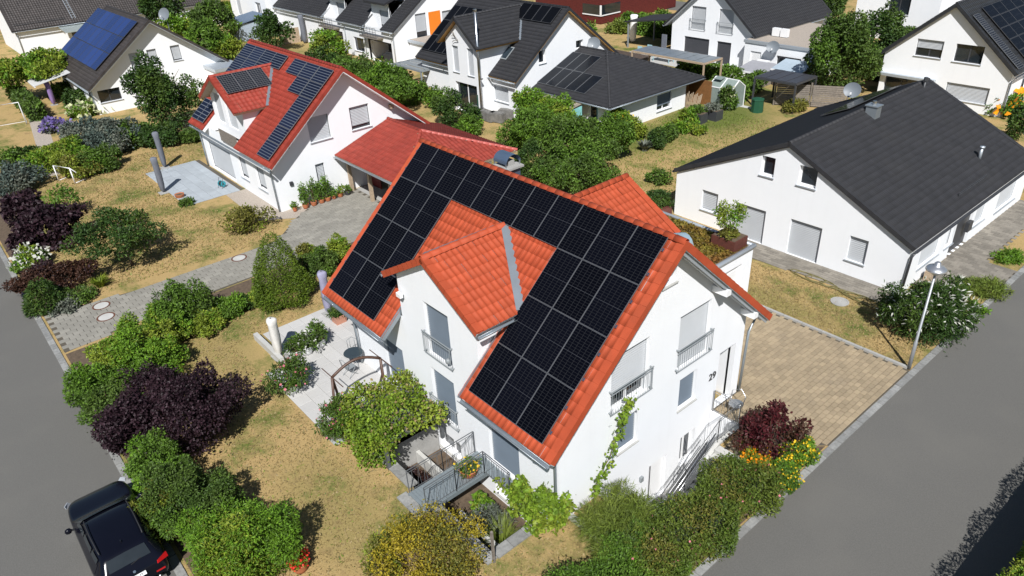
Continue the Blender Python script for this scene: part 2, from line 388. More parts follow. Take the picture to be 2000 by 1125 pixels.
        for k in range(1, mull): uu = u0 + (u1 - u0) * k / mull; B(f, uu - t * .7, uu + t * .7, z0 + t, z1 - t, d0, d1)
        wn = part(s.root, name, f, fm)
        if pane:
            for k in range(mull):
                a = u0 + (u1 - u0) * k / mull; b = u0 + (u1 - u0) * (k + 1) / mull
                part(wn, 'pane', B(MB(), a + t * .7, b - t * .7, z0 + t, z1 - t, d0 + .015, d0 + .035), GLASS)
        if shut > 0:
            zb = z1 - (z1 - z0) * shut; n = max(4, int((z1 - zb) / .09)); V = []; F = []
            for i in range(n):
                za = z1 - (z1 - zb) * i / n; zc = z1 - (z1 - zb) * (i + 1) / n
                for (z, dd) in ((za, -depth + .028), (zc + .02, -depth + .056), (zc, -depth + .028)):
                    for u in (u0 + .012, u1 - .012): V.append((val + out * dd, u, z) if ax == 0 else (u, val + out * dd, z))
                k = 6 * i; F += [(k, k + 1, k + 3, k + 2), (k + 2, k + 3, k + 5, k + 4)]
            mb = MB().add(V, F); B(mb, u0 + .012, u1 - .012, zb - .03, zb, -depth + .025, -depth + .055); part(wn, 'shutter', mb, sm)
            
            for ua in (u0, u1 - .03): part(wn, 'shutter_rail', B(MB(), ua, ua + .03, z0, z1, -depth + .005, -depth + .065), fm if fm is not WHITEP else SHUT)
        if sill: part(wn, 'sill', B(MB(), u0 - .05, u1 + .05, z0 - .05, z0 - .005, -depth, .07), sillmat or SILL)
        return wn
    def balcony_rail(s, wn, ax, val, out, u0, u1, z0, h=.95, mat_=None):
        m = mat_ or GREYMETAL; mb = MB()
        def P(u, z, d): return (val + out * d, u, z) if ax == 0 else (u, val + out * d, z)
        for z, r in ((z0 + h, .022), (z0 + h - .1, .014), (z0 + .08, .016)):
            mb.tube([P(u0 - .12, z, .12), P(u1 + .12, z, .12)], r, 6)
        n = int((u1 - u0) / .115)
        for i in range(n + 1):
            u = u0 + (u1 - u0) * i / n; mb.tube([P(u, z0 + .08, .12), P(u, z0 + h - .1, .12)], .008, 4)
        for u in (u0 - .08, u1 + .08):
            for z in (z0 + .1, z0 + h - .04): mb.tube([P(u, z, 0.0), P(u, z, .13)], .03, 8)
            mb.tube([P(u, z0 + .08, .12), P(u, z0 + h, .12)], .014, 5)
        return part(wn, 'balcony_railing', mb, m)
    def gutter(s, a, b, mat_=None, r=.075):
        a = Vector(a); b = Vector(b); d = (b - a).normalized(); sdv = d.cross(Vector((0, 0, 1))).normalized(); mb = MB(); V = []; F = []; k = 6
        for p in (a, b):
            for i in range(k + 1):
                t = PI + PI * i / k; V.append(p + sdv * math.cos(t) * r + Vector((0, 0, 1)) * math.sin(t) * r)
        for i in range(k): F.append((i, i + 1, k + 2 + i, k + 1 + i))
        mb.add(V, F); mb.tube([a + sdv * r, b + sdv * r], .012, 5); mb.tube([a - sdv * r, b - sdv * r], .01, 5)
        return part(s.root, 'gutter', mb, mat_ or ZINC, True)
    def pipe(s, pts, mat_=None, r=.05, name='downpipe'): return part(s.root, name, MB().tube(pts, r, 8), mat_ or ZINC, True)
def text_mesh(body, size, ext=.01):
    cu = bpy.data.curves.new('lettering', 'FONT'); cu.body = body; cu.size = size; cu.extrude = ext; cu.align_x = 'CENTER'; cu.align_y = 'CENTER'
    o = bpy.data.objects.new('lettering', cu); COL.objects.link(o)
    dg = bpy.context.evaluated_depsgraph_get(); me = bpy.data.meshes.new_from_object(o.evaluated_get(dg)); bpy.data.objects.remove(o); bpy.data.curves.remove(cu)
    return me

def gable(H, ax, a0, a1, b0, b1, br, zr, ze0, ze1, oa0, oa1, ob0, ob1, rm, holes=None, zb=-.3, wm=None, kind='double', tw=.30, tl=.34, verge=True, skip0=None, skip1=None, poly0=None, under=None, tiles=True, thick=.18, gut=None):
    """gable-roofed block. ax: 0 = ridge along x, 1 = ridge along y. a along the ridge, b across. ze = height of the roof plane over the wall lines b0, b1."""
    holes = holes or {}
    def W(a, b, z): return (a, b, z) if ax == 0 else (b, a, z)
    s0 = (zr - ze0) / (br - b0); s1 = (zr - ze1) / (b1 - br)
    t = .22
    gab = [(b0, zb), (b1, zb), (b1, ze1 - t), (br, zr - t), (b0, ze0 - t)]
    gax = 0 if ax == 0 else 1
    H.wall(gax, a1, 1, gab, holes.get('a1', ()), wm); H.wall(gax, a0, -1, gab, holes.get('a0', ()), wm)
    H.wall(1 - gax, b0, -1, [(a0, zb), (a1, zb), (a1, ze0 - t), (a0, ze0 - t)], holes.get('b0', ()), wm)
    H.wall(1 - gax, b1, 1, [(a0, zb), (a1, zb), (a1, ze1 - t), (a0, ze1 - t)], holes.get('b1', ()), wm)
    ea = Vector(W(1, 0, 0)); A0, A1 = a0 - oa0, a1 + oa1; LA = A1 - A0; out = {}
    for k, (bb, sgn, sl, ob) in enumerate(((b0, 1, s0, ob0), (b1, -1, s1, ob1))):
        be = bb - sgn * ob; zee = zr - abs(br - be) * sl; LS = math.hypot(br - be, zr - zee)
        P0 = Vector(W(A0, be, zee)); eu = (Vector(W(A0, br, zr)) - P0).normalized()
        poly = [(0, 0), (LA, 0), (LA, LS), (0, LS)]
        if k == 0 and poly0: poly = poly0(LA, LS)
        r, n = H.plane(P0, ea, eu, poly, rm, tw, tl, kind, (skip0, skip1)[k], thick, under, tiles)
        out[k] = (P0, ea, eu, LA, LS, n, r, zee, be)
        if verge:
            oo = Vector(W(1, 0, 0)); lift = Vector((0, 0, .03))
            H.verge(P0 + ea * LA + lift, P0 + ea * LA + eu * LS + lift, oo, rm, parent=r); H.verge(P0 + lift, P0 + eu * LS + lift, -oo, rm, parent=r)
        if gut: H.gutter(P0 + ea * .02 + Vector((0, 0, -.08)) - eu * .07, P0 + ea * (LA - .02) + Vector((0, 0, -.08)) - eu * .07, gut)
    H.caps(W(A0, br, zr - .0), W(A1, br, zr - .0), rm, parent=out[0][6])
    return out
# ------------------------------------------------------------------ ground
def lawn_mat(name, dry=(.335, .235, .105), green=(.075, .105, .022), bias=.5, earth=(.20, .135, .07)):
    m = bpy.data.materials.new(name); m.use_nodes = True; N = m.node_tree.nodes; L = m.node_tree.links; b = N['Principled BSDF']
    b.inputs['Roughness'].default_value = .95; b.inputs['Specular IOR Level'].default_value = .1
    tc = N.new('ShaderNodeTexCoord')
    def noise(sc, det=5, rg=.62):
        n = N.new('ShaderNodeTexNoise'); n.inputs['Scale'].default_value = sc; n.inputs['Detail'].default_value = det; n.inputs['Roughness'].default_value = rg; L.new(tc.outputs['Object'], n.inputs[0]); return n.outputs[0]
    def mr(s, a, c, lo=0, hi=1):
        q = N.new('ShaderNodeMapRange'); q.inputs[1].default_value = a; q.inputs[2].default_value = c; q.inputs[3].default_value = lo; q.inputs[4].default_value = hi; L.new(s, q.inputs[0]); return q.outputs[0]
    def mixc(f, a, c):
        q = N.new('ShaderNodeMix'); q.data_type = 'RGBA'; L.new(f, q.inputs[0])
        for k, x in ((6, a), (7, c)):
            if isinstance(x, tuple): q.inputs[k].default_value = rgb(x)
            else: L.new(x, q.inputs[k])
        return q.outputs[2]
    big = noise(.42, 5, .62); midn = noise(3.2, 6, .78); fine = noise(17, 4, .75)
    ad = N.new('ShaderNodeMath'); ad.operation = 'MULTIPLY_ADD'; L.new(midn, ad.inputs[0]); ad.inputs[1].default_value = .42; L.new(big, ad.inputs[2])
    g = mr(ad.outputs[0], bias + .15, bias + .36)
    geo = N.new('ShaderNodeNewGeometry')
    for (gx, gy, grx, gry, st) in ((-10, 25, 3.5, 5, .8), (-9, 33, 4.5, 6, .9), (-17, 42, 9, 4, .5), (-60, 16, 25, 9, .5), (9.5, 11.6, 4, .9, .5), (14, 17, 3, 3, .4), (-6, -9, 4, 2.5, .3), (7, -9.5, 3, 1.5, .35)):   # watered patches of lawn
        sb = N.new('ShaderNodeVectorMath'); sb.operation = 'SUBTRACT'; L.new(geo.outputs['Position'], sb.inputs[0]); sb.inputs[1].default_value = (gx, gy, 0)
        sc = N.new('ShaderNodeVectorMath'); sc.operation = 'MULTIPLY'; L.new(sb.outputs[0], sc.inputs[0]); sc.inputs[1].default_value = (1 / grx, 1 / gry, 0)
        ln = N.new('ShaderNodeVectorMath'); ln.operation = 'LENGTH'; L.new(sc.outputs[0], ln.inputs[0])
        nz = N.new('ShaderNodeMath'); nz.operation = 'MULTIPLY_ADD'; L.new(midn, nz.inputs[0]); nz.inputs[1].default_value = .9; L.new(ln.outputs['Value'], nz.inputs[2])
        ag = N.new('ShaderNodeMath'); ag.operation = 'MAXIMUM'; L.new(g, ag.inputs[0]); L.new(mr(nz.outputs[0], .95, 1.75, st, 0), ag.inputs[1]); g = ag.outputs[0]
    c = mixc(g, dry, green)
    c = mixc(mr(fine, .35, .65), c, mixc(g, tuple(x * 1.35 for x in dry), tuple(x * 1.5 for x in green)))
    c = mixc(mr(noise(1.3, 4), .58, .72, 0, .55), c, earth)
    c = mixc(mr(noise(38, 2), .58, .70, 0, .35), c, (.07, .065, .02))
    L.new(c, b.inputs['Base Color'])
    bp = N.new('ShaderNodeBump'); bp.inputs['Strength'].default_value = .6; bp.inputs['Distance'].default_value = .05; L.new(noise(22, 4, .8), bp.inputs['Height']); L.new(bp.outputs[0], b.inputs['Normal'])
    MATS[name] = m; return m
LAWN = lawn_mat('dry_lawn', bias=.535)
ASPH = mat('asphalt', (.120, .116, .106), .9, .16, 26, .5, 160, stain=(.3, .55, (.150, .143, .126)), detail=8)
PAVE_T = mat('sand_paver', (.30, .235, .15), .85, .12, 1.2, .3, 60, island=.14, objvar=.14, stain=(.8, .35, (.23, .185, .13)))
PAVE_G = mat('grey_paver', (.245, .232, .20), .88, .10, .9, .3, 60, island=.12, objvar=.12, stain=(.5, .45, (.19, .18, .155)))
PAVE_D = mat('weathered_paver', (.20, .18, .15), .9, .15, 1.5, .4, 50, island=.2, objvar=.2, stain=(.7, .4, (.12, .105, .085)))
SLAB_W = mat('white_terrace_slab', (.46, .45, .435), .7, .04, 2, .1, 40, island=.05, objvar=.05, stain=(1.0, .3, (.40, .385, .36)))
SLAB_B = mat('blue_grey_slab', (.33, .36, .385), .75, .06, 2, .15, 40, island=.07, objvar=.07)
SANDBED = mat('joint_sand', (.085, .073, .055), .95, .2, 10)

def sheet(name, polys, z, m, holes=()):
    mb = MB()
    for poly in polys:
        ol = [Vector((x, y, z)) for x, y in poly]; hs = [[Vector((x, y, z)) for x, y in h] for h in holes]
        flat = ol + [p for h in hs for p in h]; mb.add(flat, [tuple(t) for t in tessellate_polygon([ol] + hs)])
    return struct(name, mb, m)
def rect(x0, x1, y0, y1): return [(x0, y0), (x1, y0), (x1, y1), (x0, y1)]
PIT = rect(5.78, 11.75, -6.9, -4.4)
WELL = [(12.2, -2.7), (14.68, -2.7), (14.68, 1.95), (13.72, 1.95), (13.72, 3.28), (12.2, 3.28)]
ground = sheet('ground', [rect(-420, 330, -320, 560)], 0, LAWN, [PIT, WELL])
sheet('pit_floor', [rect(5.5, 12, -7.1, -4.3)], -1.3, SOIL)
sheet('basement_yard', [rect(12.2, 15, -2.9, 3.5)], -2.4, CONC)
sheet('road', [[(-140, -30), (24, -30), (24, 110), (16.56, 110), (16.56, -14.31), (-140, -14.31)]], .006, ASPH)

def pavers(name, poly, z, w, l, m, nind, bond=True, along_x=True, bed=SANDBED, gap=.008, pname='paver', th=.03, jit=.004, tilt=.004):
    base = sheet(name, [poly], z, bed)
    xs = [p[0] for p in poly]; ys = [p[1] for p in poly]; P = []
    dx, dy = (l, w) if along_x else (w, l)
    ny = int((max(ys) - min(ys)) / dy + .01); nx = int((max(xs) - min(xs)) / dx + .01) + 1
    for j in range(ny):
        for i in range(-1, nx):
            off = (dx / 2 if (j % 2 and bond and along_x) else 0); offy = (dy / 2 if (i % 2 and bond and not along_x) else 0)
            cx = min(xs) + (i + .5) * dx + off; cy = min(ys) + (j + .5) * dy + offy
            if inside(poly, cx, cy): P.append((cx, cy))
    P.sort(key=lambda p: (p[0] - CAMP[0]) ** 2 + (p[1] - CAMP[1]) ** 2)
    hx, hy = dx / 2 - gap / 2, dy / 2 - gap / 2; e = .012
    V = np.array([(-hx, -hy, 0), (hx, -hy, 0), (hx, hy, 0), (-hx, hy, 0), (-hx, -hy, th - e * .6), (hx, -hy, th - e * .6), (hx, hy, th - e * .6), (-hx, hy, th - e * .6),
                  (-hx + e, -hy + e, th), (hx - e, -hy + e, th), (hx - e, hy - e, th), (-hx + e, hy - e, th)])
    F = np.array([(0, 1, 5, 4), (1, 2, 6, 5), (2, 3, 7, 6), (3, 0, 4, 7), (4, 5, 9, 8), (5, 6, 10, 9), (6, 7, 11, 10), (7, 4, 8, 11), (8, 9, 10, 11)])
    me = np_mesh(pname, V, F, (m,))
    for (x, y) in P[:nind]:
        M = Matrix.Translation((x, y, z + .002 + random.uniform(-jit, jit))) @ Matrix.Rotation(random.gauss(0, tilt), 4, 'X') @ Matrix.Rotation(random.gauss(0, tilt), 4, 'Y')
        link(pname, me, base, M)
    if P[nind:]:
        VV = np.concatenate([V + np.array([x, y, z + .002 + random.uniform(-jit, jit)]) for x, y in P[nind:]]); FF = np.concatenate([F + 12 * k for k in range(len(P[nind:]))])
        o = link(pname + 's', np_mesh(pname + 's', VV, FF, (m,)), base); o['kind'] = 'stuff'
    return base
pavers('driveway_sand', [(12.4, 3.3), (13.9, 3.3), (13.9, 1.95), (14.75, 1.95), (14.75, 3.0), (16.3, 4.6), (16.3, 10.78), (8.86, 10.78), (8.86, 4.9), (12.4, 4.9)], .004, .20, .29, PAVE_T, 300, True, False, gap=.014)
pavers('driveway_grey', [(-14.1, -13.95), (-9.75, -13.95), (-10.2, -9.7), (-10.3, -5.0), (-10.2, 1.8), (-8.9, 5.2), (-17.0, 5.2), (-16.9, 2.2), (-15.6, .2), (-13.5, -2.0), (-13.3, -9)], .004, .30, .45, PAVE_G, 300, True, False, jit=.003, gap=.022)
sheet('garage_floor', [rect(-17.0, -7.5, 5.2, 12)], .012, CONC)
pavers('terrace', [(-4.7, -8.0 + 4.8), (-4.7, -6.8), (-1.7, -6.8), (-1.7, -8.0), (4.3, -8.0), (4.3, -4.4), (.1, -4.4), (.1, -3.2)], .03, .6, .6, SLAB_W, 300, False, pname='terrace_slab', gap=.01, jit=.001)
pavers('patio', [(-30.9, -4.0), (-22.7, -3.7), (-22.7, -.1), (-31, -.1)], .012, .6, .6, SLAB_B, 300, False, pname='patio_slab', gap=.014, jit=.001)
pavers('paved_strip', [(5.2, 16.25), (5.2, 14.4), (9.0, 14.75), (13.35, 14.9), (13.35, 16.25)], .004, .2, .4, PAVE_D, 300)
pavers('garden_path', [(13.45, 17.5), (13.45, 31), (14.9, 31), (14.9, 22), (16.3, 22), (16.3, 19.7), (14.9, 19.7), (14.9, 17.5)], .004, .25, .4, PAVE_D, 300)
# kerbs
def kerb(name, a, b, width, n, m=GRANITE, z=.0, h=.045, skip=None):
    a = Vector((*a, 0)); b = Vector((*b, 0)); d = (b - a) / n
    root = bpy.data.objects.new(name, None); COL.objects.link(root); root.location = a; root['kind'] = 'structure'
    me = None
    for i in range(n):
        L = d.length - .012
        if me is None: me = mesh_of('kerb_stone', MB().box(.006, L, -width / 2, width / 2, -.1, h), False, (m,), .008)
        link('kerb_stone', me, root, Matrix.Translation(d * i + Vector((0, 0, z + random.uniform(-.004, .004)))) @ Matrix.Rotation(math.atan2(d.y, d.x), 4, 'Z'))
kerb('kerb', (16.45, -13), (16.45, 60), .25, 146); kerb('kerb', (-60, -14.2), (16.2, -14.2), .26, 152)
kerb('kerb', (8.95, 10.85), (16.2, 10.85), .12, 8, CONC, 0, .10); kerb('kerb', (14.72, -2.7), (14.72, 1.9), .1, 5, CONC, 0, .05)
sheet('flower_bed', [[(14.76, 1.9), (14.76, 2.95), (16.25, 4.5), (16.25, -13.9), (14.76, -13.9)]], .012, SOIL)
sheet('hedge_bed', [rect(-9.6, 15, -13.95, -12.9)], .010, SOIL)
sheet('neighbour_hedge_bed', [rect(-60, -14.2, -13.95, -12.2)], .010, SOIL)
sheet('shrub_bed', [[(-10.1, -9.6), (-8.8, -9.6), (-9.0, -4), (-7.2, 1.5), (-8.9, 5), (-10.1, 1.8), (-10.2, -5)]], .010, SOIL)
sheet('gravel_strip', [[(-22.6, -1.4), (-17.0, -1.6), (-15.6, .2), (-16.9, 2.2), (-17.1, 0), (-22.6, 0)]], .010, GRAVEL)
sheet('footpath', [[(-64, -6), (-36, -9.5), (-36, -8.3), (-64, -4.6)]], .007, GRAVEL)
sheet('back_terrace', [rect(-29, -15.3, 43.6, 47)], .009, mat('pale_paving', (.40, .39, .37), .8, .1, 3))
sheet('back_road', [rect(-200, 200, 68, 74)], .007, ASPH)
sheet('rear_path', [[(-13, 36), (-7, 36.4), (-7, 36.9), (-13, 36.6)]], .012, CONC_L)

# ------------------------------------------------------------------ the house with the orange roof
K = .9036; CS = math.cos(math.radians(42.0983)); SN = math.sin(math.radians(42.0983))
mh = House('main_house', 'white two storey house with orange tiled roof almost covered by black solar panels', 'house', (6.4, 0, 0))
ZR = 8.40; X0, X1, Y0, Y1 = .35, 12.4, -4.55, 4.85
def op(ax, val, tl, br, z0=None, z1=None):
    a = AX(*tl, ax, val); b = AX(*br, ax, val); k = 1 - ax
    return [float(min(a[k], b[k])), float(max(a[k], b[k])), float(b[2]) if z0 is None else z0, float(a[2]) if z1 is None else z1]
fr = dict(dw=op(1, Y0, (825, 587), (885, 722)), gw=op(1, Y0, (840, 715), (896, 841)), dl=op(1, Y0, (747, 656), (793, 735), .28), dr=op(1, Y0, (952, 822), (1012, 866), .28, 2.12),
          b1=op(1, Y0, (858, 835), (902, 892), -1.05, -.2), b2=op(1, Y0, (966, 926), (1002, 950), -1.05, -.2))
gb = dict(at=[-.15, .5, 6.72, 7.35], b1=[-2.33, -.6, 3.1, 5.2], b2=[.9, 2.57, 3.05, 5.2], w1=[1.15, 2.12, 1.22, 2.55], w2=[-1.95, -1.0, 1.22, 2.55], porch=[3.42, 4.4, .02, 2.52],
          c1=[1.5, 2.35, -1.7, -.25], cd=[-.25, .72, -2.38, -.5], c2=[-2.1, -1.4, -1.1, -.2])
mh.wall(1, Y0, -1, [(X0, -2.6), (X1, -2.6), (X1, 4.06), (8.75, 4.06), (8.75, 5.70), (6.42, 7.05), (4.3, 5.82), (4.3, 4.06), (X0, 4.06)], list(fr.values()))
mh.wall(0, X1, 1, [(Y0, -2.6), (Y1, -2.6), (Y1, 3.80), (0, 8.18), (Y0, 4.06)], list(gb.values()))
mh.wall(0, X0, -1, [(Y0, -.3), (Y1, -.3), (Y1, 3.80), (0, 8.18), (Y0, 4.06)]); mh.wall(1, Y1, 1, [(X0, -.3), (X1, -.3), (X1, 3.80), (X0, 3.80)])
mh.wall(0, 8.75, 1, [(Y0, 4.06), (-2.9, 5.5), (-2.9, 5.72), (Y0, 5.72)]); mh.wall(0, 4.3, -1, [(Y0, 4.06), (-2.9, 5.5), (-2.9, 5.8), (Y0, 5.8)])
# porch recess
q = MB(); q.box(10.9, 12.2, 3.36, 3.42, 0, 2.55); q.box(10.9, 12.2, 4.4, 4.46, 0, 2.55); q.box(10.9, 12.2, 3.42, 4.4, 2.52, 2.56); q.box(10.84, 10.9, 3.36, 4.46, 0, 2.55); part(mh.root, 'porch_recess', q, PLASTER)
dq = part(mh.root, 'front_door', MB().box(11.2, 12.1, 3.43, 3.47, .02, 2.1), ANTH); part(dq, 'handle', MB().box(11.3, 11.34, 3.48, 3.53, .9, 1.4), STEEL)
SOFF = mat('grey_soffit_board', (.34, .36, .37), .6, .05, 4)
LA, LS = 13.27, 5.45 / CS
PVSET = {(i, j) for i in range(11) for j in range(4) if j == 0 or i < 3 or i > 7}
def under_pv(a, s):
    x, y = a - .25, s * CS - 5.45
    for dx in (-.16, .16):
        for dy in (-.2, .2):
            if (math.floor((x + dx) / 1.134), math.floor(-(y + dy) / (1.768 * CS))) not in PVSET: return False
    return True
P0 = Vector((-.25, -5.45, ZR - 5.45 * K)); EX = Vector((1, 0, 0)); EU = Vector((0, CS, SN))
s1, s2 = (5.45 - 3.02) / CS, (5.45 - 1.27) / CS
rf, nF = mh.plane(P0, EX, EU, [(0, 0), (4.47, 0), (4.47, s1), (6.67, s2), (9.07, s1), (9.07, 0), (LA, 0), (LA, LS), (0, LS)], TILE_O, .225, .36, 'pan', under_pv, .17, SOFF)
P1 = Vector((-.25, 5.5, ZR - 5.5 * K)); EU1 = Vector((0, -CS, SN)); rb, _ = mh.plane(P1, EX, EU1, [(0, 0), (LA, 0), (LA, 5.5 / CS), (0, 5.5 / CS)], TILE_O, .225, .36, 'pan', None, .17, SOFF)
up = Vector((0, 0, .045))
for r_, p_, e_, l_ in ((rf, P0, EU, LS), (rb, P1, EU1, 5.5 / CS)):
    mh.verge(p_ + EX * LA + up, p_ + EX * LA + e_ * l_ + up, EX, TILE_O, .362, .2, parent=r_); mh.verge(p_ + up, p_ + e_ * l_ + up, -EX, TILE_O, .362, .2, parent=r_)
mh.caps((-.25, 0, ZR + .005), (13.02, 0, ZR + .005), TILE_O, .13, .38, parent=rf)
for xx, sg in ((4.22, 1), (8.82, -1)):      # zinc verges beside the cross gable
    a = Vector((xx, -5.45, ZR - 5.45 * K + .04)); b = Vector((xx, -3.1, ZR - 3.1 * K + .04)); part(mh.root, 'zinc_verge', MB().bar(a - Vector((0, 0, .1)), b - Vector((0, 0, .1)), .03, .24), ZINC)
# cross gable roof (front) and rear cross gable
C30, S30 = math.cos(PI / 6), math.sin(PI / 6)
def cross(yf, ym, ye, zr, sgn, xc=6.42, hw=2.72):
    ln = hw / C30; ze = zr - hw * math.tan(PI / 6); o = []
    for sx in (1, -1):
        p = Vector((xc + sx * hw, yf, ze)); e = Vector((-sx * C30, 0, S30)); ea = Vector((0, sgn, 0))
        L1, L2 = abs(ye - yf), abs(ym - yf)
        r_, _ = mh.plane(p, ea, e, [(0, 0), (L1, 0), (L2, ln), (0, ln)], TILE_O, .225, .36, 'pan', None, .15, SOFF, name='cross_gable_roof'); o.append(r_)
        mh.verge(p + up, p + e * ln + up, -ea, TILE_O, .362, .2, parent=r_)
        if sgn > 0: mh.gutter(p - e * .08 - Vector((0, 0, .06)), p + ea * L1 - e * .08 - Vector((0, 0, .06)), ZINC, .06)
        # valley flashing
        a = Vector((xc + sx * hw, ye, ze)) + Vector((0, 0, .10)); b = Vector((xc, ym, zr)) + Vector((0, 0, .10))
        part(mh.root, 'valley_flashing', MB().bar(a, b, .30, .03), ZINC)
    mh.caps((xc, yf, zr), (xc, ym, zr), TILE_O, .13, .38, parent=o[0]); return o
cross(-4.78, -1.27, -3.01, 7.25, 1)
cross(5.0, 1.33, 3.07, 7.2, -1)
mh.wall(1, 4.86, 1, [(4.3, 3.5), (8.6, 3.5), (8.6, 5.7), (6.42, 6.95), (4.3, 5.75)])
PV_MAIN = pv_mat('pv_black_mono', (.0022, .0025, .005), (.018, .019, .022), 6, 20, .055, True, .16, midw=.004)
PVF_M = mat('pv_frame_mid', (.17, .175, .185), .4, .05, 3, metal=.5); PVF = mat('pv_frame_dark', (.10, .10, .105), .4, .05, 3, metal=.5); PVF_S = mat('pv_frame_silver', (.26, .27, .28), .4, .05, 3, metal=.6)
PP = Vector((0, 0, 8.5)) - EU * (4 * 1.768)
mh.panels(PP, EX, EU, [(i * 1.134, (3 - j) * 1.768) for i, j in sorted(PVSET)], 1.134, 1.768, PV_MAIN, PVF_M, 0, .006, fw=.013)
cl = mesh_of('panel_clamp', MB().box(-.03, .03, -.05, .05, 0, .05), False, (STEEL,))
for t_ in range(4):
    for f_ in (.28, .75):
        for xx in (12.52, -.04): link('panel_clamp', cl, mh.root).matrix_basis = mh.root.matrix_basis.inverted() @ (Matrix.Translation(Vector((xx, 0, 8.45)) - EU * ((t_ + f_) * 1.768)) @ Matrix.Rotation(math.radians(42), 4, 'X'))
mh.gutter((-.2, -5.5, P0.z - .08), (4.15, -5.5, P0.z - .08)); mh.gutter((8.85, -5.5, P0.z - .08), (12.95, -5.5, P0.z - .08)); mh.gutter((-.2, 5.56, P1.z - .08), (12.95, 5.56, P1.z - .08))
mh.pipe([(12.3, -5.5, 3.3), (12.3, -5.35, 3.1), (12.33, -4.66, 2.75), (12.33, -4.64, -1.2)]); mh.pipe([(.55, -5.5, 3.3), (.55, -4.75, 2.8), (.5, -4.66, .05)])
mh.pipe([(12.45, 5.52, 3.3), (12.5, 4.98, 2.8), (12.46, 4.93, .05)])
# grey barge boards and purlin ends on the gable
for y in (2.6, 4.5):
    z = ZR - y * K - .42; part(mh.root, 'purlin_end', MB().box(12.38, 12.98, y - .12, y + .12, z - .12, z + .12), WHITEP)
part(mh.root, 'barge_board', MB().bar((12.9, .1, ZR - .1 * K - .24), (12.9, 5.4, ZR - 5.4 * K - .24), .06, .22, (0, 0, 1)), SILL)
part(mh.root, 'barge_board', MB().bar((12.72, .3, ZR - .3 * K - .3), (12.72, 5.3, ZR - 5.3 * K - .3), .05, .16, (0, 0, 1)), WHITEP)
# windows
w_ = mh.window(1, Y0, -1, *fr['dw'], 1, SHUT_B, None, False, 2); mh.balcony_rail(w_, 1, Y0, -1, fr['dw'][0], fr['dw'][1], fr['dw'][2], .95)
w_ = mh.window(1, Y0, -1, *fr['gw'], 1, SHUT_B, None, False, 2); mh.balcony_rail(w_, 1, Y0, -1, fr['gw'][0], fr['gw'][1], fr['gw'][2], .95)
mh.window(1, Y0, -1, *fr['dl'], 1, SHUT_B, None, False, name='terrace_door'); mh.window(1, Y0, -1, *fr['dr'], 1, SHUT_B, None, False, name='terrace_door')
for k in ('b1', 'b2'): mh.window(1, Y0, -1, *fr[k], 0, None, None, True, 2, sillmat=CONC_L)
w_ = mh.window(0, X1, 1, *gb['b1'], .74, SHUT, None, False, 2); mh.balcony_rail(w_, 0, X1, 1, -2.33, -.6, 3.1)
w_ = mh.window(0, X1, 1, *gb['b2'], 1, SHUT, None, False, 2); mh.balcony_rail(w_, 0, X1, 1, .9, 2.57, 3.05)
mh.window(0, X1, 1, *gb['w1'], 1, SHUT_B, sillmat=CONC_L); mh.window(0, X1, 1, *gb['w2'], 1, SHUT_B, sillmat=CONC_L)
mh.window(0, X1, 1, *gb['at'], 0, sillmat=CONC_L); mh.window(0, X1, 1, *gb['c1'], 0, fm=WHITEP, mull=2, sill=False); mh.window(0, X1, 1, *gb['c2'], 0, sill=False)
bd = part(mh.root, 'basement_door', MB().box(12.22, 12.28, -.2, .68, -2.38, -.52), WHITEP); part(bd, 'handle_bar', MB().tube([(12.34, -.1, -2.2), (12.34, -.1, -.6)], .02, 6), STEEL)
# house number, wall lamps, floodlight
tm = text_mesh('29', .42, .012); tm.materials.append(ANTH); no_ = link('house_number', tm, mh.root)
no_.matrix_basis = mh.root.matrix_basis.inverted() @ (Matrix.Translation((12.425, 3.06, 1.72)) @ Matrix.Rotation(PI / 2, 4, 'Z') @ Matrix.Rotation(PI / 2, 4, 'X'))
part(mh.root, 'wall_lamp', MB().box(12.4, 12.5, -.76, -.62, -.84, -.64), GREYMETAL)
a = AX(880, 703, 1, Y0); part(mh.root, 'wall_lamp', MB().lathe([(.02, -.12), (.08, -.08), (.09, .06), (.04, .1)], (a[0], Y0 - .1, a[2]), 10), GREYMETAL, True)
a = AX(788, 576, 1, Y0); fl = part(mh.root, 'floodlight', MB().box(a[0] - .13, a[0] + .13, Y0 - .22, Y0 - .1, a[2] - .02, a[2] + .14), WHITEP); part(fl, 'bracket', MB().box(a[0] - .03, a[0] + .03, Y0 - .12, Y0, a[2] - .16, a[2] + .02), GREYMETAL)
# chimney with arched cap
ch = part(mh.root, 'chimney', MB().box(3.35, 4.0, 1.0, 1.6, 6.3, 7.95), ZINC_B); part(ch, 'chimney_plate', MB().box(3.2, 4.12, .9, 1.7, 7.953, 8.03), CONC)
cb = MB(); V = []; F = []
for i in range(13):
    t = PI * i / 12
    for x in (3.2, 3.98): V.append((x, 1.3 - math.cos(t) * .36, 8.16 + math.sin(t) * .33))
    if i: F.append((2 * i - 2, 2 * i - 1, 2 * i + 1, 2 * i))
part(ch, 'arched_cap', cb.add(V, F), ZINC_B, True)
for x in (3.25, 3.93):
    for y in (.96, 1.64): part(ch, 'cap_post', MB().box(x - .02, x + .02, y - .02, y + .02, 8.03, 8.18), ZINC)
part(ch, 'flue', MB().box(3.45, 3.85, 1.15, 1.45, 8.03, 8.22), CONC)
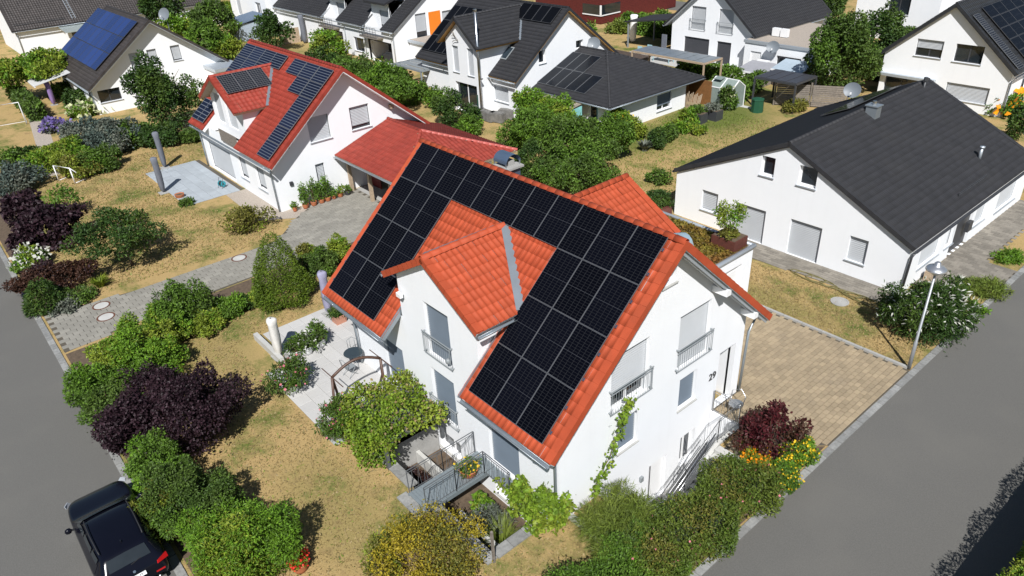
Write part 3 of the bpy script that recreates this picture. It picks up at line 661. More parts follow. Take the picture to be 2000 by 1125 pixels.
# zinc vent hood on the far slope
V = []; F = []
for i in range(9):
    t = PI * i / 8
    for y in (.55, 1.7): V.append((11.75 - math.cos(t) * .36, y, 7.55 + math.sin(t) * .5 - (y - .55) * .3))
    if i: F.append((2 * i - 2, 2 * i - 1, 2 * i + 1, 2 * i))
part(mh.root, 'vent_hood', MB().add(V, F), mat('pale_blue_zinc', (.34, .45, .52), .4, .05, 3, metal=.3), True)
mh.finish(300)

# garage annex with planted roof
ga = House('garage_annex', 'white flat roofed garage with planted sedum roof behind the main house', 'garage', (6, 8, 0))
ga.wall(0, 8.85, 1, [(4.86, -.2), (10.85, -.2), (10.85, 2.75), (4.86, 2.75)], [[6.6, 10.1, .02, 2.25]]); ga.wall(1, 10.85, 1, [(1.5, -.2), (8.85, -.2), (8.85, 2.75), (1.5, 2.75)]); ga.wall(0, 1.5, -1, [(4.86, -.2), (10.85, -.2), (10.85, 2.75), (4.86, 2.75)])
part(ga.root, 'roof', MB().box(1.5, 8.84, 4.86, 10.84, 2.6, 2.80), mat('sedum_substrate', (.13, .085, .035), .95, .3, 4, .5, 30))
ed = MB(); ed.tube([(8.86, 4.9, 2.86), (8.86, 10.9, 2.86)], .11, 8); ed.tube([(1.4, 10.86, 2.86), (8.9, 10.86, 2.86)], .09, 8); part(ga.root, 'roof_edging', ed, SILL, True)
gd = MB()
for k in range(9): gd.box(8.68, 8.72 + .01 * (k % 2), 6.6, 10.1, .02 + .247 * k, .02 + .247 * k + .243)
part(ga.root, 'garage_door', gd, WHITEP)
# ------------------------------------------------------------------ neighbouring houses
def pick(px, py, P0, ea, eu):
    P0 = np.array(P0, float); a_ = np.array(ea, float); u_ = np.array(eu, float); n = np.cross(a_, u_); d = ray(px, py)
    X = CAMP + d * (((P0 - CAMP) @ n) / (d @ n)) - P0; return float(X @ a_), float(X @ u_)
def xgable(H, m, xc, hw, zr, rise, yf, mainy, sgn=1, kind='double', under=None, tw=.3, tl=.34, wood=None):
    """cross gable whose ridge runs along y; mainy(z) = where the main roof reaches height z"""
    ln = math.hypot(hw, rise); c, s_ = hw / ln, rise / ln; ze = zr - rise; ye, ym = mainy(ze), mainy(zr); o = []
    for sx in (1, -1):
        p = Vector((xc + sx * hw, yf, ze)); e = Vector((-sx * c, 0, s_)); ea = Vector((0, sgn, 0)); L1, L2 = abs(ye - yf), abs(ym - yf)
        r_, _ = H.plane(p, ea, e, [(0, 0), (L1, 0), (L2, ln), (0, ln)], m, tw, tl, kind, None, .15, under, name='cross_gable_roof'); o.append((r_, p, ea, e, L1, L2, ln))
        H.verge(p + up, p + e * ln + up, -ea, m, tl, .2, parent=r_)
        part(H.root, 'valley_flashing', MB().bar(Vector((xc + sx * hw, ye, ze + .06)), Vector((xc, ym, zr + .07)), .2, .02), ZINC)
    H.caps((xc, yf, zr), (xc, ym, zr), m, .12, .36, parent=o[0][0]); return o
def solid(H, name, x0, x1, y0, y1, z0, z1, m, parent=None): return part(parent or H.root, name, MB().box(x0, x1, y0, y1, z0, z1), m)

# --- red roofed house
rh = House('red_roof_house', 'white house with dark red tiled roof and blue-black solar panel rows', 'house', (-23, 5, 0))
rw = dict(w1=op(0, -17.1, (598, 232), (648, 268)), w2=op(0, -17.1, (681, 211), (725, 245)), w3=op(0, -17.1, (615, 322), (640, 360)))
rfw = dict(d=[-28.3, -24.1, .1, 2.15], a=[-22.75, -21.5, .85, 2.35], b=[-20.0, -18.7, .85, 2.35])
RS = .823; RC_ = math.cos(math.atan(RS))
def rpoly(LA_, LS_):
    x = lambda v: v + 29.8; y = lambda v: (v + .45) / RC_
    return [(0, 0), (x(-27.1), 0), (x(-27.1), y(2.2)), (x(-24.4), y(4.35)), (x(-21.7), y(2.2)), (x(-21.7), 0), (LA_, 0), (LA_, LS_), (0, LS_)]
ro = gable(rh, 0, -29.2, -17.1, 0.0, 10.6, 5.3, 7.9, 3.54, 3.54, .6, .75, .45, .5, TILE_R, dict(a1=list(rw.values()), b0=list(rfw.values())), poly0=rpoly, kind='pan', under=WHITEP, gut=ZINC)
for k in rw: rh.window(0, -17.1, 1, *rw[k], .82 if k == 'w2' else 1, SHUT, ANTH, True)
rh.window(1, 0, -1, *rfw['d'], .93, SHUT, ANTH, False, 3, name='terrace_door')
for k in 'ab': rh.window(1, 0, -1, *rfw[k], .85, SHUT, ANTH)
dh = dict(a=[-26.6, -25.2, 3.75, 5.75], b=[-24.6, -23.0, 3.75, 5.75])
rh.wall(1, .62, -1, [(-27.0, 3.1), (-21.75, 3.1), (-21.75, 5.55), (-24.4, 6.98), (-27.0, 5.6)], list(dh.values()))
for k in 'ab': rh.window(1, .62, -1, *dh[k], 1, SHUT, WHITEP, False)
rh.wall(0, -21.75, 1, [(-.0, 3.0), (-.0, 3.45), (.62, 3.95), (.62, 5.5), (2.3, 5.5), (2.3, 3.0)]); rh.wall(0, -27.0, -1, [(0, 3.0), (0, 3.45), (.62, 3.95), (.62, 5.5), (2.3, 5.5), (2.3, 3.0)]); solid(rh, 'balcony_floor', -26.95, -21.8, .02, .61, 2.8, 2.95, CONC_L)
xo = xgable(rh, TILE_R, -24.4, 3.05, 7.15, 1.8, .0, lambda z: (z - 3.54) / RS, 1, 'pan', WOOD_PALE)
bp_ = MB()
for k in range(5): bp_.box(-24.7, -21.8, -.13, -.10, 2.95 + .17 * k, 2.95 + .17 * k + .155)
part(rh.root, 'balcony_boards', bp_, WOOD_GREY)
PV_STRIPE = pv_mat('pv_blue_striped', (.010, .014, .032), (.12, .135, .16), 10, 6, .09, False, .18, True)
PV_SQ = pv_mat('pv_square_cells', (.008, .010, .016), (.15, .15, .15), 6, 10, .06, False, .18)
PVF_R = PVF
Pq = Vector((-29.8, -.45, 7.9 - 5.75 * RS)); er = ro[0][2]; top = 5.75 / RC_ - .35
def rrow(r): return top - (r + 1) * 1.12
cells = [(-16.75 + 29.8 - (c + 1) * 1.72, rrow(r)) for c in range(3) for r in range(6) if r == 0 or (r == 1 and c < 2) or c == 0]
for c in range(4):
    for r in range(6):
        xa, sa = .15 + c * 1.68, rrow(r); xm_ = xa + .84 - 29.8; ym_ = (sa + .9) * RC_ - .45; zm_ = 7.9 - (5.3 - ym_) * RS; dz_ = 7.15 - 1.8 / 3.05 * abs(xm_ + 24.4)
        if (xm_ < -27.6 and r < 4) or dz_ < zm_ - .2 or r == 0: cells.append((xa, sa))
rh.panels(Pq, EX, er, cells, 1.68, 1.12, PV_STRIPE, PVF_S, .12, fw=.02); rh.panels(Pq, EX, er, [(.12 + i * 1.08, .45) for i in range(2)], 1.08, 1.72, PV_STRIPE, PVF_S, .12, fw=.02)
r_, p, ea, e, L1, L2, ln = xo[0]
rh.panels(p, ea, e, [(.35 + i * 1.02, ln - 1.9) for i in range(3)], 1.02, 1.7, PV_SQ, PVF_S, .12, fw=.02)
for y in (1.1, 5.3, 8.6): part(rh.root, 'purlin_end', MB().box(-17.1, -16.75, y - .1, y + .1, 7.9 - abs(y - 5.3) * RS - .55, 7.9 - abs(y - 5.3) * RS - .33), WOOD_PALE)
rh.pipe([(-17.3, -.5, 3.0), (-17.3, -.1, 2.7), (-17.2, -.1, .05)]); rh.pipe([(-29.2, -.5, 3.0), (-29.1, -.1, 2.7), (-29.1, -.1, .05)])
part(rh.root, 'wall_box', MB().box(-17.1, -17.0, .85, 1.05, 1.5, 1.75), ANTH)
rh.finish(300)
# --- its carport / garage
gr = House('red_carport', 'open carport with red hipped tile roof beside the red roofed house', 'carport', (-12, 8, 0))
yE, zE, yR, zR_ = 4.1, 2.62, 8.3, 4.0; gl = math.hypot(yR - yE, zR_ - zE)
p = Vector((-17.0, yE, zE)); e = Vector((0, (yR - yE) / gl, (zR_ - zE) / gl)); Lx = 8.0
ra, _ = gr.plane(p, EX, e, [(0, 0), (Lx, 0), (Lx - 4.2, gl), (0, gl)], TILE_RB, .26, .36, 'pan', None, .14, WOOD_PALE)
p2 = Vector((-17.0, 2 * yR - yE, zE)); e2 = Vector((0, -e.y, e.z)); gr.plane(p2, EX, e2, [(0, 0), (Lx, 0), (Lx - 4.2, gl), (0, gl)], TILE_RB, .26, .36, 'pan', None, .14, WOOD_PALE)
hl = math.hypot(4.2, zR_ - zE); p3_ = Vector((-9.0, yE, zE)); gr.plane(p3_, Vector((0, 1, 0)), Vector((-4.2 / hl, 0, (zR_ - zE) / hl)), [(0, 0), (2 * (yR - yE), 0), (yR - yE, hl)], TILE_RB, .26, .36, 'pan', None, .14, WOOD_PALE)
PINK = mat('ridge_pale_red', (.46, .11, .09), .5, .1, 3)
gr.caps((-17, yR, zR_), (-13.2, yR, zR_), TILE_RB, .11); gr.caps((-9.0, 2 * yR - yE, zE), (-13.2, yR, zR_), PINK, .11); gr.caps((-9.0, yE, zE), (-13.2, yR, zR_), TILE_RB, .11)
for x in (-16.85, -14.3, -11.8, -9.4): solid(gr, 'post', x - .1, x + .1, 4.75, 4.95, 0, 2.66, WOOD_PALE)
solid(gr, 'beam', -17.0, -9.3, 4.74, 4.96, 2.5, 2.68, WOOD_PALE); gr.gutter((-17, yE - .06, zE - .07), (-9, yE - .06, zE - .07), ZINC)
solid(gr, 'wall', -17.0, -9.5, 10.6, 10.8, 0, 2.7, PLASTER); solid(gr, 'wall', -9.7, -9.5, 5.2, 10.6, 0, 2.6, PLASTER)
DOORR = mat('dark_red_door', (.16, .014, .012), .5, .05, 3); solid(gr, 'red_panel_wall', -17.0, -15.6, 6.3, 6.36, 0, 2.6, DOORR); solid(gr, 'shed_wall', -15.6, -12.5, 8.2, 8.3, 0, 2.6, WOOD_DARK)
gr.finish(0)

# --- white bungalow with the long dark roof
bg = House('bungalow', 'long white bungalow with a big anthracite roof beside the right street', 'house', (7, 23, 0))
bw = [op(1, 16.2, *q) for q in (((1489, 303), (1510, 348)), ((1563, 322), (1592, 370)), ((1372, 370), (1399, 418)), ((1440, 395), (1487, 480)), ((1545, 427), (1592, 522)), ((1661, 460), (1687, 518)))]
bw[3][:2] = [4.45, 6.2]; bw[4][:2] = [7.6, 9.28]
for q in bw[3:5]: q[2] = .03
bs = [op(0, 13.42, *q) for q in (((1805.5, 468.5), (1831, 495)), ((1857, 438), (1863, 462)), ((1914, 392), (1923, 419)), ((1961, 353), (1978, 392)))]
for q in bs: q[3] = 2.0; q[2] = .75 if q is not bs[3] else .55
bdoor = op(0, 13.42, (1870, 425), (1886, 470), .03, 2.05)
bo = gable(bg, 1, 16.2, 31.0, .45, 13.42, 6.98, 5.78, 2.78, 2.55, .15, .15, .12, .22, TILE_D, dict(a0=bw, b1=bs + [bdoor]), kind='double', tw=.3, tl=.34, thick=.15, under=ANTH, gut=ANTH)
for i, q in enumerate(bw):
    if i < 2: bg.window(1, 16.2, -1, *q, 0, None, WHITEP)
    else: bg.window(1, 16.2, -1, *q, 1 if i != 2 else .92, SHUT, WHITEP, i in (2, 5), 2 if i in (3, 4) else 1, name='window' if i in (2, 5) else 'terrace_door')
for q in bs: bg.window(0, 13.42, 1, *q, 1, SHUT, WHITEP)
dd_ = part(bg.root, 'front_door', MB().box(13.24, 13.3, bdoor[0], bdoor[1], .03, 2.05), ANTH); part(dd_, 'handle', MB().tube([(13.36, bdoor[0] + .15, .6), (13.36, bdoor[0] + .15, 1.6)], .02, 6), STEEL)
bg.pipe([(13.62, 16.15, 2.2), (13.55, 16.12, 2.0), (13.48, 16.12, .02)], ANTH, .055); part(bg.root, 'letterbox', MB().box(13.43, 13.62, 22.6, 23.1, .95, 1.45), ANTH)
a = G(1701, 222, 5.6); cb_ = part(bg.root, 'chimney', MB().box(a[0] - .2, a[0] + .38, a[1] - .27, a[1] + .27, 4.9, 6.05), ZINC); part(cb_, 'chimney_plate', MB().box(a[0] - .26, a[0] + .44, a[1] - .33, a[1] + .33, 6.052, 6.1), ZINC); part(cb_, 'flue', MB().tube([(a[0] + .09, a[1], 6.1), (a[0] + .09, a[1], 6.3)], .1, 10), STEEL)
a = G(1803, 178, 5.4); vp_ = part(bg.root, 'vent_pipe', MB().tube([(a[0], a[1], 4.9), (a[0], a[1], 6.0)], .07, 8), ANTH, True); part(vp_, 'cowl', MB().tube([(a[0], a[1], 5.98), (a[0], a[1], 6.2)], .12, 8), ANTH)
a = G(1916, 298, 3.6); part(bg.root, 'vent_pipe', MB().tube([(a[0], a[1], 3.2), (a[0], a[1], 3.85)], [.08, .08], 8).tube([(a[0], a[1], 3.85), (a[0], a[1], 3.95)], .13, 8), SILL, True)
P_, ea_, eu_ = bo[1][0], bo[1][1], bo[1][2]
sg = MB(); A_ = pick(1872, 385, P_, ea_, eu_); B_ = pick(1926, 350, P_, ea_, eu_)
for k in range(5):
    f_ = k / 4; o_ = P_ + ea_ * (A_[0] + (B_[0] - A_[0]) * f_) + eu_ * A_[1]; sg.bar(o_, o_ + Vector((0, 0, .22)), .02, .02)
for z in (.1, .2): sg.tube([P_ + ea_ * A_[0] + eu_ * A_[1] + Vector((0, 0, z)), P_ + ea_ * B_[0] + eu_ * A_[1] + Vector((0, 0, z))], .015, 5)
part(bg.root, 'snow_guard', sg, ANTH)
bg.panels(bo[0][0], bo[0][1], bo[0][2], [(8.2 + i * 1.05, 4.3) for i in range(6)], 1.05, 1.75, PV_MAIN, PVF, .12)
bg.finish(300)

# --- dark tiled house with cross gable, and its hipped wing
hd = House('dark_tiled_house', 'white house with grey-black tiled roof, front cross gable and steel flue', 'house', (-26, 27, 0))
hs = dict(w1=op(0, -20, (1052, 100), (1066, 122)), w2=op(0, -20, (1125, 80), (1139, 93)))
hf = [op(1, 21.9, (964, 166), (994, 203))]
HDS = .77; HC = math.cos(math.atan(HDS))
def hpoly(LA_, LS_):
    x = lambda v: v + 33.4; y = lambda v: (v - 21.5) / HC
    return [(0, 0), (x(-27.0), 0), (x(-27.0), y(24.4)), (x(-25), y(27.0)), (x(-22.9), y(24.4)), (x(-22.9), 0), (LA_, 0), (LA_, LS_), (0, LS_)]
ho = gable(hd, 0, -33, -20, 21.9, 33.2, 27.55, 7.9, 3.55, 3.55, .4, .4, .4, .4, TILE_D, dict(a1=list(hs.values()), b0=hf), poly0=hpoly, kind='double', under=WOOD_HONEY, gut=ZINC)
for k in hs: hd.window(0, -20, 1, *hs[k], 0)
hd.window(1, 21.9, -1, *hf[0], .9, SHUT, WHITEP)
hb = [op(1, 20.5, *q) for q in (((882, 88), (898, 142)), ((911, 94), (927, 150)))] + [[-26.1, -23.2, .05, 2.5]]
hd.wall(1, 20.5, -1, [(-27, -.2), (-22.9, -.2), (-22.9, 5.85), (-25, 7.45), (-27, 5.9)], hb); hd.wall(0, -22.9, 1, [(20.5, -.2), (24.4, -.2), (24.4, 5.85), (20.5, 5.85)]); hd.wall(0, -27, -1, [(20.5, -.2), (24.4, -.2), (24.4, 5.85), (20.5, 5.85)])
for q in hb[:2]: hd.window(1, 20.5, -1, *q, 1, SHUT, WHITEP)
hd.window(1, 20.5, -1, *hb[2], 0, None, WHITEP, False, 2, name='terrace_door')
xo2 = xgable(hd, TILE_D, -25, 2.75, 7.72, 2.15, 20.05, lambda z: 21.9 + (z - 3.55) / HDS, 1, 'double', WOOD_HONEY)
fp = G(948, 95, 6.0); fx, fy = -22.55, 20.35
fl_ = part(hd.root, 'steel_flue', MB().tube([(fx, fy, .8), (fx, fy, 8.4)], .11, 10), STEEL, True); part(fl_, 'flue_bracket', MB().box(fx - .18, fx + .18, fy, fy + .2, 3.2, 3.3), STEEL); part(fl_, 'rain_collar', MB().tube([(fx, fy, 8.4), (fx, fy, 8.55)], .15, 10), STEEL)
P_, ea_, eu_ = ho[0][0], ho[0][1], ho[0][2]
PV_BLK = pv_mat('pv_plain_black', (.004, .0045, .006), (.008, .008, .009), 6, 10, .03, False, .22)
A_ = pick(1003, 37, P_, ea_, eu_); B_ = pick(1085, 12, P_, ea_, eu_); a0_, a1_ = A_[0], pick(1076, 50, P_, ea_, eu_)[0]; s0_, s1_ = A_[1], min(ho[0][4] - .2, B_[1])
nc = max(2, round((a1_ - a0_) / 1.1)); hd.panels(P_, ea_, eu_, [(a0_ + i * (a1_ - a0_) / nc, s0_ + j * (s1_ - s0_) / 1) for i in range(nc) for j in range(1)], (a1_ - a0_) / nc, s1_ - s0_, PV_BLK, PVF, .14)
hd.panels(P_, ea_, eu_, [(.2 + i * 1.05, .9 + j * 1.75) for i in range(5) for j in range(3)], 1.05, 1.75, PV_BLK, PVF, .14)
A_ = pick(975, 115, P_, ea_, eu_); sk = House.panels; rw_ = hd.panels(P_, ea_, eu_, [(A_[0], A_[1])], .9, 1.3, glass_mat('skylight_glass', (.02, .03, .04)), GREYMETAL, .06, name='roof_window', fw=.09)
# antler on the bay wall
an = MB(); ax_, az_ = (AX(897, 78, 1, 20.5)[0], AX(897, 78, 1, 20.5)[2])
for sx, pts in ((1, ((0, 0), (-.5, .35), (-1.1, .3))), (1, ((-.5, .35), (-.7, .7))), (1, ((0, 0), (-.7, -.1), (-1.0, -.3))), (1, ((-.3, .2), (-.9, .75)))): an.tube([(ax_ + q[0] * .8, 20.36, az_ + q[1] * .8) for q in pts], .025, 5)
solid_an = part(hd.root, 'antler_trophy', an, WOOD_GREY)
hd.finish(0)
# hipped wing
hx = House('hipped_wing', 'white single storey wing with charcoal hipped roof and flush black collectors', 'house', (-16, 29, 0))
ex0, ex1, ey0, ey1, ez = -20.0, -11.4, 23.55, 34.9, 2.25
pk = AX(1186, 101, 1, (ey0 + ey1) / 2); xp, zp = float(pk[0]), float(pk[2]); ym_ = (ey0 + ey1) / 2
print('hip peak', xp, zp)
al = math.hypot(ym_ - ey0, zp - ez); e = Vector((0, (ym_ - ey0) / al, (zp - ez) / al)); W_ = ex1 - ex0
hf_, _ = hx.plane((ex0, ey0, ez), EX, e, [(0, 0), (W_, 0), (xp - ex0, al), (0, al)], TILE_D, .3, .34, 'double', None, .12, ANTH); hx.plane((ex0, ey1, ez), EX, Vector((0, -e.y, e.z)), [(0, 0), (W_, 0), (xp - ex0, al), (0, al)], TILE_D, .3, .34, 'double', None, .12, ANTH)
bl = math.hypot(ex1 - xp, zp - ez); hx.plane((ex1, ey0, ez), (0, 1, 0), Vector((-(ex1 - xp) / bl, 0, (zp - ez) / bl)), [(0, 0), (ey1 - ey0, 0), (ym_ - ey0, bl)], TILE_D, .3, .34, 'double', None, .12, ANTH)
hx.caps((ex0, ym_, zp), (xp, ym_, zp), TILE_D, .11); hx.caps((ex1, ey0, ez), (xp, ym_, zp), TILE_D, .11); hx.caps((ex1, ey1, ez), (xp, ym_, zp), TILE_D, .11)
hwn = op(0, -12, (1284, 187), (1311, 209))
hx.wall(0, -12, 1, [(24.2, -.2), (33.3, -.2), (33.3, 2.2), (24.2, 2.2)], [hwn]); hx.window(0, -12, 1, *hwn, .7, SHUT_B, WHITEP, True, 2)
hx.wall(1, 24.2, -1, [(-20, -.2), (-12, -.2), (-12, 2.2), (-20, 2.2)], [[-18.6, -16.6, .05, 1.95], [-14.2, -13.2, .05, 1.95]]); hx.window(1, 24.2, -1, -18.6, -16.6, .05, 1.95, 0, None, WHITEP, False, 2, name='terrace_door'); hx.window(1, 24.2, -1, -14.2, -13.2, .05, 1.95, 0, None, WHITEP, False, name='terrace_door')
hx.gutter((ex0, ey0 - .06, ez - .06), (ex1, ey0 - .06, ez - .06)); hx.gutter((ex1 + .06, ey0, ez - .06), (ex1 + .06, ey1, ez - .06))
P_ = Vector((ex0, ey0, ez)); bl_ = pick(1031, 158, P_, EX, e); br_ = pick(1141, 186, P_, EX, e); tl_ = pick(1101, 99, P_, EX, e); tr_ = pick(1175, 114, P_, EX, e); ml_ = pick(1067, 128, P_, EX, e)
print('collectors', bl_, br_, tl_, tr_, ml_)
cw = (br_[0] - bl_[0]) / 6; c1h = (ml_[1] - bl_[1]); c2h = tl_[1] - ml_[1]
PV_COLL = mat('collector_glass', (.008, .010, .014), .25, .2, 1, spec=.12)
hx.panels(P_, EX, e, [(bl_[0] + i * cw, bl_[1]) for i in range(6)], cw, c1h, PV_COLL, PVF_M, .06, .008, 'solar_collector'); hx.panels(P_, EX, e, [(bl_[0] + i * cw, ml_[1]) for i in range(4)], cw, c2h, PV_COLL, PVF_M, .06, .008, 'solar_collector')
hx.finish(0)

# --- house with blue panels, top left
hbq = House('blue_panel_house', 'white house with grey tiled roof carrying one big block of bright blue panels', 'house', (-56, 4, 0))
q1 = [op(0, -50.5, *q) for q in (((250, 105), (277, 136)), ((285, 98), (312, 125)), ((331, 90), (357, 116)), ((200, 183), (233, 205)))]; q1[3][0] = -2.0; q1[3][1] = 0.2
bo2 = gable(hbq, 0, -63, -50.5, -2.1, 10.2, 4.15, 7.4, 2.78, 2.8, .5, .75, .45, .5, TILE_D2, dict(a1=q1[:3] + [[-1.7, .2, 1.0, 2.1]], b0=[[-53, -51.2, 1.0, 2.1]]), kind='flat', under=SOFF, gut=SILL)
for q in q1[:3]: hbq.window(0, -50.5, 1, *q, .9, SHUT, ANTH)
hbq.window(0, -50.5, 1, -1.7, .2, 1.0, 2.1, 0, None, ANTH, True, 2); hbq.window(1, -2.1, -1, -53, -51.2, 1.0, 2.1, .35, SHUT, ANTH)
PV_BLUE = pv_mat('pv_poly_blue', (.013, .030, .12), (.035, .055, .14), 6, 10, .04, False, .15)
P_, ea_, eu_ = bo2[0][0], bo2[0][1], bo2[0][2]
bl_ = pick(121, 101, P_, ea_, eu_); br_ = pick(189, 140, P_, ea_, eu_); tl_ = pick(191, 16, P_, ea_, eu_); print('blue', bl_, br_, tl_)
bw_ = (br_[0] - bl_[0]) / 8; bh_ = (tl_[1] - bl_[1]) / 3
hbq.panels(P_, ea_, eu_, [(bl_[0] + i * bw_, bl_[1] + j * bh_) for i in range(8) for j in range(3)], bw_, bh_, PV_BLUE, ANTH, .15)
hbq.pipe([(-50.7, -2.5, 2.3), (-50.7, -2.2, 2.1), (-50.6, -2.2, .05)])
an_ = part(hbq.root, 'awning', MB().prism([(-63.0, -2.1, 2.75), (-57.5, -2.1, 2.75), (-57.5, -5.4, 2.1), (-63.0, -5.4, 2.1)], (0, 0, .05)), mat('pale_awning_cloth', (.48, .48, .48), .8, .03, 3)); part(an_, 'front_bar', MB().bar((-63, -5.4, 2.08), (-57.5, -5.4, 2.08), .12, .14), WHITEP)
solid(hbq, 'side_annex', -50.5, -47.5, 8.2, 10.6, 0, 2.3, PLASTER); solid(hbq, 'annex_fascia', -50.4, -47.3, 8.05, 10.8, 2.303, 2.6, SILL)
hbq.finish(0)

# --- brown roofed house in the corner
ht = House('brown_roof_house', 'white house with dark brown tiled roof in the upper left corner', 'house', (-93, 9, 0))
to = gable(ht, 1, -1.6, 24, -100, -87.6, -93.8, 9.2, 3.6, 3.6, .4, .4, .4, .5, TILE_D2, dict(b1=[[4.5, 7.5, 0.2, 2.2]]), kind='pan', under=ANTH, gut=SILL)
ht.window(0, -87.6, 1, 4.5, 7.5, .2, 2.2, 0, None, ANTH, False, 3, name='terrace_door')
P_, ea_, eu_ = to[1][0], to[1][1], to[1][2]
for aa, bb in (((30, 57), (130, 42)),):
    A_ = pick(*aa, P_, ea_, eu_); B_ = pick(*bb, P_, ea_, eu_); sg = MB()
    for z in (.08, .2): sg.tube([P_ + ea_ * A_[0] + eu_ * .7 + Vector((0, 0, z)), P_ + ea_ * B_[0] + eu_ * .7 + Vector((0, 0, z))], .02, 5)
    part(ht.root, 'snow_guard', sg, ANTH)
ld = MB(); c_ = pick(142, 38, P_, ea_, eu_)[0]
for da in (0, .4): ld.bar(P_ + ea_ * (c_ + da) + eu_ * .5 + Vector((0, 0, .12)), P_ + ea_ * (c_ + da) + eu_ * 7.5 + Vector((0, 0, .12)), .05, .05)
for k in range(18): ld.bar(P_ + ea_ * c_ + eu_ * (.7 + k * .38) + Vector((0, 0, .13)), P_ + ea_ * (c_ + .4) + eu_ * (.7 + k * .38) + Vector((0, 0, .13)), .04, .04)
part(ht.root, 'roof_ladder', ld, SILL); ht.pipe([(-87.0, -1.5, 3.0), (-87.5, -1.5, 2.8), (-87.5, -1.5, .05)])
part(ht.root, 'glass_canopy', MB().prism([(-87.6, 3.2, 2.8), (-87.6, 9.0, 2.8), (-84.0, 9.0, 2.5), (-84.0, 3.2, 2.5)], (0, 0, .12)), mat('canopy_glass', (.30, .34, .33), .2, .1, 2)); solid(ht, 'canopy_post', -84.2, -84.0, 3.2, 3.4, 0, 2.5, WHITEP)
ht.finish(0)

# --- terrace of row houses
rw2 = House('row_houses', 'white terraced row with dark roofs, balconies and orange wall panel', 'row house', (-56, 31, 0))
ORANGE = mat('orange_panel', (.75, .20, .015), .5, .03, 3)
og = [op(0, -43.8, (810, 28), (836, 72)), op(0, -43.8, (863, 22), (890, 60))]
log_ = [[-49.4, -44.6, .05, 2.2], [-59.6, -55.0, .05, 2.2]]; wn_ = [[-52.6, -50.4, .6, 2.1]]
RWS = (8.4 - 3.9) / 6.6; RWC = math.cos(math.atan(RWS))
def rwpoly(LA_, LS_):
    x = lambda v: v + 72.3; y = lambda v: (v - 25.5) / RWC; P = [(0, 0)]
    for c in (-57.0, -47.6): P += [(x(c - 2.0), 0), (x(c - 2.0), y(29.0)), (x(c + 1.6), y(29.0)), (x(c + 1.6), 0)]
    return P + [(LA_, 0), (LA_, LS_), (0, LS_)]
wo = gable(rw2, 0, -72, -43.8, 25.9, 39.1, 32.5, 8.4, 3.9, 3.9, .3, .3, .4, .4, TILE_D, dict(a1=og, b0=log_ + wn_), poly0=rwpoly, kind='double', under=SILL, gut=SILL)
for q in og: rw2.window(0, -43.8, 1, *q, .72, SHUT, ANTH, False)
oa = op(0, -43.8, (836, 24), (863, 66)); part(rw2.root, 'orange_panel', MB().box(-43.8, -43.76, oa[0], oa[1], oa[2] + .1, oa[3]), ORANGE)
w_ = rw2.window(1, 25.9, -1, *wn_[0], 0, None, ANTH, True, 2)
for (a_, b_, c_, d_) in log_:
    q = MB(); q.box(a_, b_, 28.4, 28.45, 0, 2.3); part(rw2.root, 'loggia_glazing', q, GLASS); part(rw2.root, 'orange_door_panel', MB().box(a_ + .9, a_ + 1.9, 28.3, 28.38, .05, 2.2), ORANGE); solid(rw2, 'loggia_ceiling', a_, b_, 25.9, 28.4, 2.2, 2.3, PLASTER); solid(rw2, 'loggia_side', a_ - .05, a_, 25.95, 28.4, 0, 2.25, PLASTER)
for c in (-57.0, -47.6):
    x0_, x1_ = c - 2.0, c + 1.6; zt = 6.0
    rw2.wall(1, 27.0, -1, [(x0_, 2.6), (x1_, 2.6), (x1_, zt), (x0_, zt)], [[x0_ + 1.5, x1_ - .2, 2.75, 5.2]]); rw2.window(1, 27.0, -1, x0_ + 1.5, x1_ - .2, 2.75, 5.2, .6, SHUT, ANTH, False, 2, name='balcony_door')
    rw2.wall(0, x0_, 1, [(25.9, 3.6), (25.9, 3.7), (27.0, 5.0), (27.0, 3.6)], mat_=PLASTER); rw2.wall(0, x1_, -1, [(25.9, 2.7), (25.9, 3.7), (28.5, 5.7), (28.5, 2.7)]); rw2.wall(0, x0_ - .01, 1, [(25.9, 2.7), (25.9, 3.7), (28.5, 5.7), (28.5, 2.7)])
    solid(rw2, 'balcony_floor', x0_ + .05, x1_ - .05, 25.0, 27.0, 2.62, 2.75, WOOD_GREY)
    br_ = MB()
    for z in (2.8, 3.35, 3.75):
        br_.tube([(x0_ + .1, 25.05, z), (x1_ - .1, 25.05, z)], .025, 5); br_.tube([(x0_ + .1, 25.05, z), (x0_ + .1, 25.9, z)], .025, 5)
    for k in range(7): xx = x0_ + .1 + (x1_ - x0_ - .2) * k / 6; br_.tube([(xx, 25.05, 2.7), (xx, 25.05, 3.75)], .02, 5)
    part(rw2.root, 'balcony_railing', br_, ANTH)
    part(rw2.root, 'dormer_roof', MB().prism([(x0_ - .3, 26.3, zt - .1), (x1_ + .3, 26.3, zt - .1), (x1_ + .3, 30.6, 7.2), (x0_ - .3, 30.6, 7.2)], (0, 0, .22)), TILE_D)
for x in (-43.95, -54.2, -49.9): rw2.pipe([(x, 25.4, 3.3), (x, 25.8, 3.1), (x, 25.8, .05)], SILL)
rw2.finish(0)
ra2 = House('gravel_roof_garage', 'low white garage with gravel flat roof against the orange panelled gable', 'garage', (-41, 30, 0)); solid(ra2, 'wall', -43.7, -38.2, 27.6, 34, 0, 2.3, PLASTER); solid(ra2, 'roof_edging', -43.75, -38.0, 27.4, 34.2, 2.303, 2.55, SILL); solid(ra2, 'gravel_roof', -43.6, -38.2, 27.6, 34, 2.553, 2.58, GRAVEL); solid(ra2, 'door', -38.2, -38.15, 29, 30, .02, 2.0, WHITEP)

